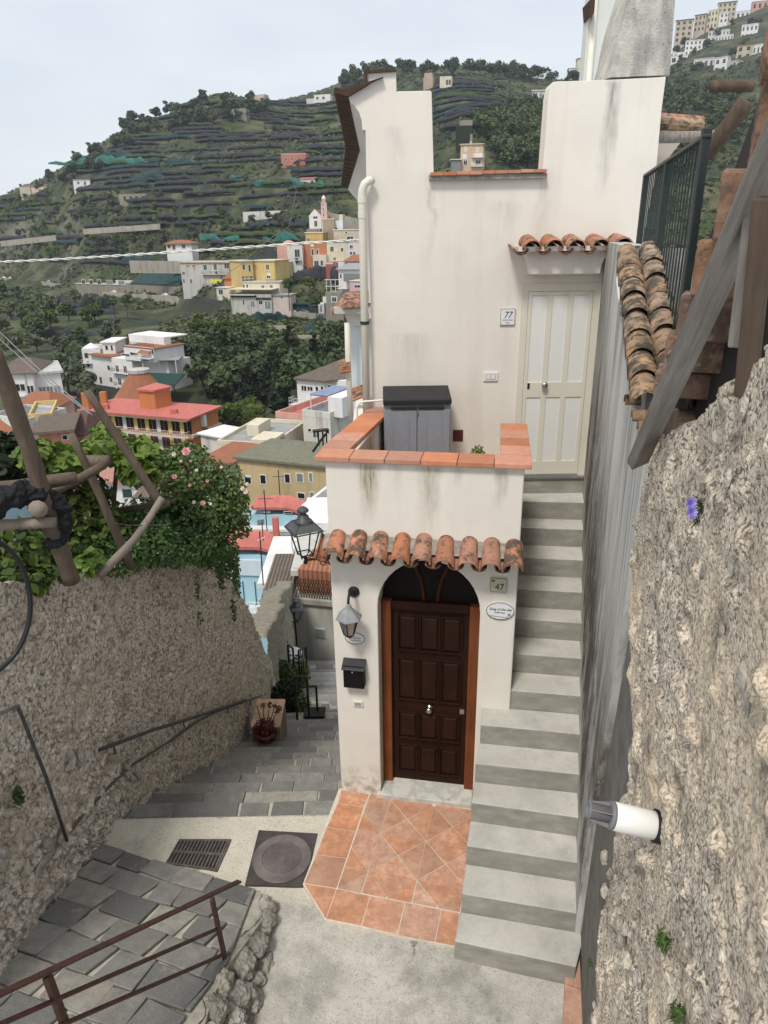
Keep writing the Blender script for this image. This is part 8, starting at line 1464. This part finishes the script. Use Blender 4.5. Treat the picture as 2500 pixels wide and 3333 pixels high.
b = B('hill_ruin', 'roofless stone ruin with empty windows just below the summit', (736, 348), (800, 352), 610, 606, 10, 6, STN, 'ruin'); b.grid((.28, .62), (3.6,), 1.6, 2.8, GLS, STN, .05); b.grid((.3,), (8,), 1.4, 2.2, GLS, STN, .05)
b = B('white_crest_house', 'white two-storey house on the crest left of the gable', (1022, 306), (1075, 306), 715, 712, 10, 8, WHT); b.grid((.2, .58), (2.6, 7.2), 2.0, 1.8, GLS, TRM, .1); b.block(-.5, 0, -2.5, 8, -1, WHD, 'annex', 6)
b = B('arched_ruin', 'pink ruin with a rounded gable on the far hill', (1378, 250), (1410, 250), 720, 718, 13, 9, wallm('ruin_pink', (.46, .34, .27), .6), 'ruin'); b.block(.1, .9, 3, 3, 0, wallm('ruin_pink', (0, 0, 0)), 'gable')
b = B('yellow_hill_house', 'yellowish roofless house beside the pink ruin', (1432, 246), (1470, 247), 712, 710, 14, 9, CRM); b.grid((.62, .85), (4, 9.5), 1.4, 3.2, GLS, BEI, .1)
b = B('three_storey_house', 'three-storey beige house framed by the parapet notch', (1500, 468), (1573, 470), 340, 338, 13.5, 9, wallm('peach', (.60, .44, .29), .3)); b.flat(BEI, .5, .5); b.win([(1512, 477, 1521, 492, CRM), (1508, 503, 1519, 516, WHT), (1545, 500, 1570, 514, WHT), (1510, 522, 1520, 536), (1532, 516, 1544, 536, WHT), (1550, 522, 1564, 534), (1550, 480, 1558, 494, CRM)], fr=.15); b.balcony(.5, 1.1, -4.9, 1.4, 1, CRM); b.balcony(.5, 1.1, -8.4, 1.4, 1, CRM); b.block(.4, .48, 1.5, 14, .25, wallm('peach', (0, 0, 0)), 'pilaster', 1)
b = B('white_shelter', 'small white open shelter left of the three-storey house', (1470, 522), (1500, 520), 338, 338, 4, 4, SHY, 'shelter'); b.flat(WHT, .5, .3); b = B('ivy_tower', 'ivy-covered stone stump above the three-storey house', (1488, 412), (1538, 408), 400, 400, 12, 7, LV['dark'], 'ruin'); b.block(.2, 1.0, 2.4, 2.4, 0, STN, 'wall_top', 5); link('chimney', MB().prism([b.pt(.85, -4, .3), b.pt(1.0, -4, .3), b.pt(1.0, -14, .3), b.pt(.85, -14, .3)], np.zeros(3), np.array([0, -1.2, 0])), STN, b.o)
b = B('white_porch_house', 'white house with a columned porch at the right of the notch', (1733, 298), (1790, 294), 640, 638, 8, 8, WHT); b.flat(WHT, .8, .6); b.grid((.22, .5, .78), (3,), 2.2, 2.6, SHY, TRM, .2)
o = thing('terrace_fence', 'white concrete walkway with thin posts on the slope, right of the notch', 'fence', aY(1745, 365, 540)); link('walk', MB().prism([aY(1698, 363, 545), aY(1800, 358, 540), aY(1800, 362, 540), aY(1698, 367, 545)], np.zeros(3), np.array([0, 2, 0])), WHT, o)
for i in range(8): p = aY(1703 + i * 12, 364, 544); link('post', MB().tube([p + np.array([0, 0, -4]), p + np.array([0, 0, 4.4])], .12, 4), TRM, o)
for i, (x, y, w_, h_, Y_) in enumerate([(1905, 190, 46, 36, 880), (1868, 222, 30, 14, 870), (1760, 236, 26, 12, 840)]):
    b = B('ridge_villa', ['cream villa on the ridge left of the tall wall', 'low white house on the ridge below the cream villa', 'little white house on the ridge above the notch'][i], (x - w_ / 2, y), (x + w_ / 2, y), Y_, Y_, h_ / FOC * Y_, 9, [CRM, WHT, WHT][i]); b.grid((.25, .55, .8), (3,), 1.8, 2.4, GLS, TRM, .1); b.flat(R_OLD if i == 0 else WHT, .5, .5)
# hillside town at the upper right
UR = [(2200, 78, 2258, 62, 52, BEI, 'pinkish palace with tiers of windows at the left of the hill town', 3, 4), (2262, 60, 2300, 45, 40, BEI, 'tall old stone house behind the palace', 3, 3), (2306, 38, 2340, 30, 44, CRM, 'pale stone house high on the hill town', 3, 3), (2338, 18, 2400, 4, 46, BEI, 'big beige hotel at the top of the hill town', 4, 4), (2318, 50, 2372, 40, 24, WHT, 'white arcaded house under the beige hotel', 4, 2), (2382, 42, 2442, 34, 18, WHT, 'long white house right of the arcades', 4, 1), (2262, 92, 2330, 74, 14, WHT, 'row of white terraces in the middle of the hill town', 6, 1), (2306, 110, 2376, 96, 26, WHD, 'stacked white terrace houses, centre of the hill town', 6, 2), (2232, 140, 2300, 128, 34, WHT, 'white stepped house group left of the yellow rock', 5, 3), (2180, 186, 2240, 178, 20, WHT, 'white house with a bare wall beside the chimney', 2, 1), (2190, 178, 2250, 168, 12, WHT, 'low white roof terrace under the stepped group', 3, 1), (2260, 192, 2326, 188, 24, WHD, 'grey-white long house on the lower hill town', 4, 1), (2328, 187, 2370, 184, 38, WHT, 'white two-storey villa with four tall windows', 2, 2), (2370, 200, 2400, 196, 18, WHD, 'white annex right of the four-window villa', 2, 1), (2400, 150, 2452, 143, 36, BEI, 'beige house with a reddish roof at the right', 2, 2), (2415, 88, 2470, 76, 36, WHT, 'white house with tall dark windows at the right edge', 4, 2), (2452, 150, 2490, 142, 24, WHT, 'white arched house partly behind the clay blocks', 3, 1), (2450, 8, 2520, 0, 20, PNK, 'pink house at the top right corner of the hill town', 4, 1), (2330, 120, 2388, 112, 14, WHT, 'narrow white terrace row above the yellow rock', 6, 1), (2290, 62, 2322, 52, 30, WHD, 'grey-white house between palace and arcades', 3, 2)]
for (x0, y0, x1, y1, hp, m, lb, nc_, nr) in UR:
    p = land((x0 + x1) / 2, min((y0 + y1) / 2 + hp, 640), 300); Y_ = float(np.clip(p[1], 480, 1000)) if p is not None else 960
    H_ = hp / FOC * Y_; b = B('hill_house', lb, (x0, y0), (x1, y1), Y_ + 3, Y_ - 4, H_, 10, m, base=10); b.grid([(i + .5) / nc_ for i in range(nc_)], [H_ * (j + .5) / nr for j in range(nr)], b.W.L / nc_ * .42, H_ / nr * .52, GLS, m, .05)
    if 'reddish' in lb or m is BEI: b.flat(R_TIL if 'reddish' in lb else R_OLD, .6, .6)
    else: b.flat(m, .3, .5)
# ------------------------------------------------------------------ neighbour houses next to ours
b = B('tall_neighbour', 'tall pale wall with a cream corner pipe rising behind the roof terrace', (1930, -150), (2060, -160), 15, 15, 5, .3, wallm('tall_pale', (.62, .64, .60), .15)); link('pipe', MB().tube([b.pt(.13, 0, .05), b.pt(.13, -9, .05)], .055, 10), M_pvc, b.o, smooth=True)
c = aY(1930, 25, 14.7); link('eave_tile', MB().prism([c + np.array(p) for p in ((-.06, 0, .12), (.03, 0, .14), (.03, 0, -.08), (-.02, 0, -.12))], np.zeros(3), np.array([0, .5, 0])), M_eave, b.o)
b = B('white_neighbour', 'white stuccoed neighbour with a small tiled turret left of the drainpipe', (1132, 1050), (1182, 1050), 13.0, 12.6, 9, 6, plaster('white_stucco', (.66, .68, .69), grime=.1, vert=.1)); t_ = lambda x, y, Y: aY(x, y, Y)
roofpoly(b.o, [t_(1075, 1010, 12.6), t_(1125, 950, 12.8), t_(1200, 945, 13.4), t_(1200, 985, 12.3), t_(1125, 985, 12.2)], M_tile, .08); link('cornice', MB().box(t_(1150, 1003, 12.7), (.62, .8, .10)), GRW, b.o); link('cove', MB().prism([t_(1118, 1015, 12.6), t_(1200, 1015, 12.6), t_(1200, 1060, 12.6), t_(1135, 1060, 12.6)], np.zeros(3), np.array([0, .6, 0])), WHT, b.o)
link('pipe', MB().tube([t_(1130, 1050, 12.4), t_(1134, 1200, 12.4), t_(1146, 1420, 12.4)], .05, 10), M_pvc, b.o, smooth=True)
for (x0, y0, x1, y1, Y) in ((1104, 1180, 1140, 1172, 12.4), (1144, 1270, 1180, 1256, 11.6)):
    a, c = t_(x0, y0, Y), t_(x1, y1, Y)
    for i in range(5): u = i / 5; link('roof_tile', MB().tube([a * (1 - u) + t_(x0 + 5, y0 + 40, Y - .15) * u, c * (1 - u) + t_(x1 + 2, y1 + 42, Y - .15) * u], .028, 8), M_tile, b.o)
r0, r1_b = t_(1020, 1475, 10.0), t_(1062, 1470, 10.0); o = thing('balcony_railing', 'black balcony railing left of the little terrace', 'railing', r0); link('rail', MB().tube([t_(1018, 1403, 10), t_(1068, 1398, 10)], .025, 6), M_iron, o)
link('rail', MB().tube([t_(1018, 1470, 10), t_(1060, 1412, 10)], .02, 6), M_iron, o)
for x in (1036, 1050, 1062): link('bar', MB().tube([t_(x, 1402, 10), t_(x + 2, 1450, 10)], .012, 5), M_iron, o)
# eave and logs right of the chimney
nb = thing('tiled_eave', 'red tiled eave of a neighbouring wall right of the house', 'eave', aY(2200, 380, 9)); link('wall', MB().prism([aY(x, y, 9.2) for x, y in ((2120, 395), (2262, 410), (2262, 428), (2230, 445), (2140, 560), (2120, 560))], np.zeros(3), np.array([0, .5, 0])), wallm('eave_wall', (.50, .46, .40), .3), nb)
for i in range(4): link('roof_tile', MB().tube([aY(2125, 388 + i * 5, 8.9 - .05 * i), aY(2284, 400 + i * 6, 8.9 - .05 * i)], .07, 10), M_tile_old if i > 1 else M_tile, nb)
pole('rough round log crossing behind the railing towards the house', [aY(2120, 445, 8.6), aY(2220, 448, 8.6), aY(2330, 440, 8.6)], .06, W_gr, 'log', 'log'); pole('old log slanting up behind the clay blocks', [aY(2300, 500, 5.4), aY(2350, 440, 5.3), aY(2430, 330, 5.2)], .06, W_br, 'log', 'log'); pole('dark split log sticking out beside the top clay block', [aY(2315, 282, 5.0), aY(2370, 280, 5.0), aY(2450, 282, 5.0)], .034, W_br, 'log', 'log')
# cables over the valley
cb_ = thing('overhead_cable', 'white twisted overhead cable crossing the valley to the house', 'cable', aY(600, 815, 12)); Pc = [aY(x, y, 12 - x / 1200) for x, y in ((-120, 857), (0, 852), (150, 846), (300, 837), (450, 828), (600, 818), (750, 808), (900, 798), (1050, 788), (1175, 780))]; Pc = smoothp(Pc, 4)
for ph_ in (0, math.pi): q = np.array([p + np.array([0, .012 * math.cos(i * .75 + ph_), .012 * math.sin(i * .75 + ph_)]) for i, p in enumerate(Pc)]); link('strand', MB().tube(q, .009, 5), M_wht, cb_)
for k, (a, c) in enumerate([((-60, 1022), (300, 1350)), ((-60, 1050), (290, 1346))]): o = thing('overhead_wire', ['upper thin wire dropping to the leaning chestnut pole', 'lower thin wire dropping to the leaning chestnut pole'][k], 'wire', aY(*a, 9)); link('strand', MB().tube(smoothp([aY(*a, 9), aY((a[0] + c[0]) / 2, (a[1] + c[1]) / 2 + 12, 8), aY(*c, 6.6)], 3), .006, 5), SHY, o)
# far wires of the village
o = thing('overhead_cable', 'thin cables strung from a pole above the yellow house to the village', 'cable', aY(868, 784, 250))
for A in ([(800, 845), (868, 784), (905, 797)], [(868, 784), (940, 738), (965, 620), (930, 540)], [(740, 890), (800, 850)]): link('strand', MB().tube([aY(x, y, 260) for x, y in A], .09, 4), SHY, o)
# ------------------------------------------------------------------ the air of the valley
hz = link('haze', MB().box((20, 640, (np.min(ZT_) - 2 + 330) / 2), (2360, 1400, 330 - np.min(ZT_) + 2)), None); hm = bpy.data.materials.new('valley_air'); hm.use_nodes = True; hn = hm.node_tree; hn.nodes.clear()
pv = hn.nodes.new('ShaderNodeVolumePrincipled'); pv.inputs['Color'].default_value = (.80, .88, .97, 1); pv.inputs['Density'].default_value = .00013; pv.inputs['Anisotropy'].default_value = .2; mo = hn.nodes.new('ShaderNodeOutputMaterial'); hn.links.new(pv.outputs[0], mo.inputs['Volume'])
hz.data.materials.append(hm); tag(hz, 'thin bluish haze filling the whole valley', 'haze', kind='stuff')
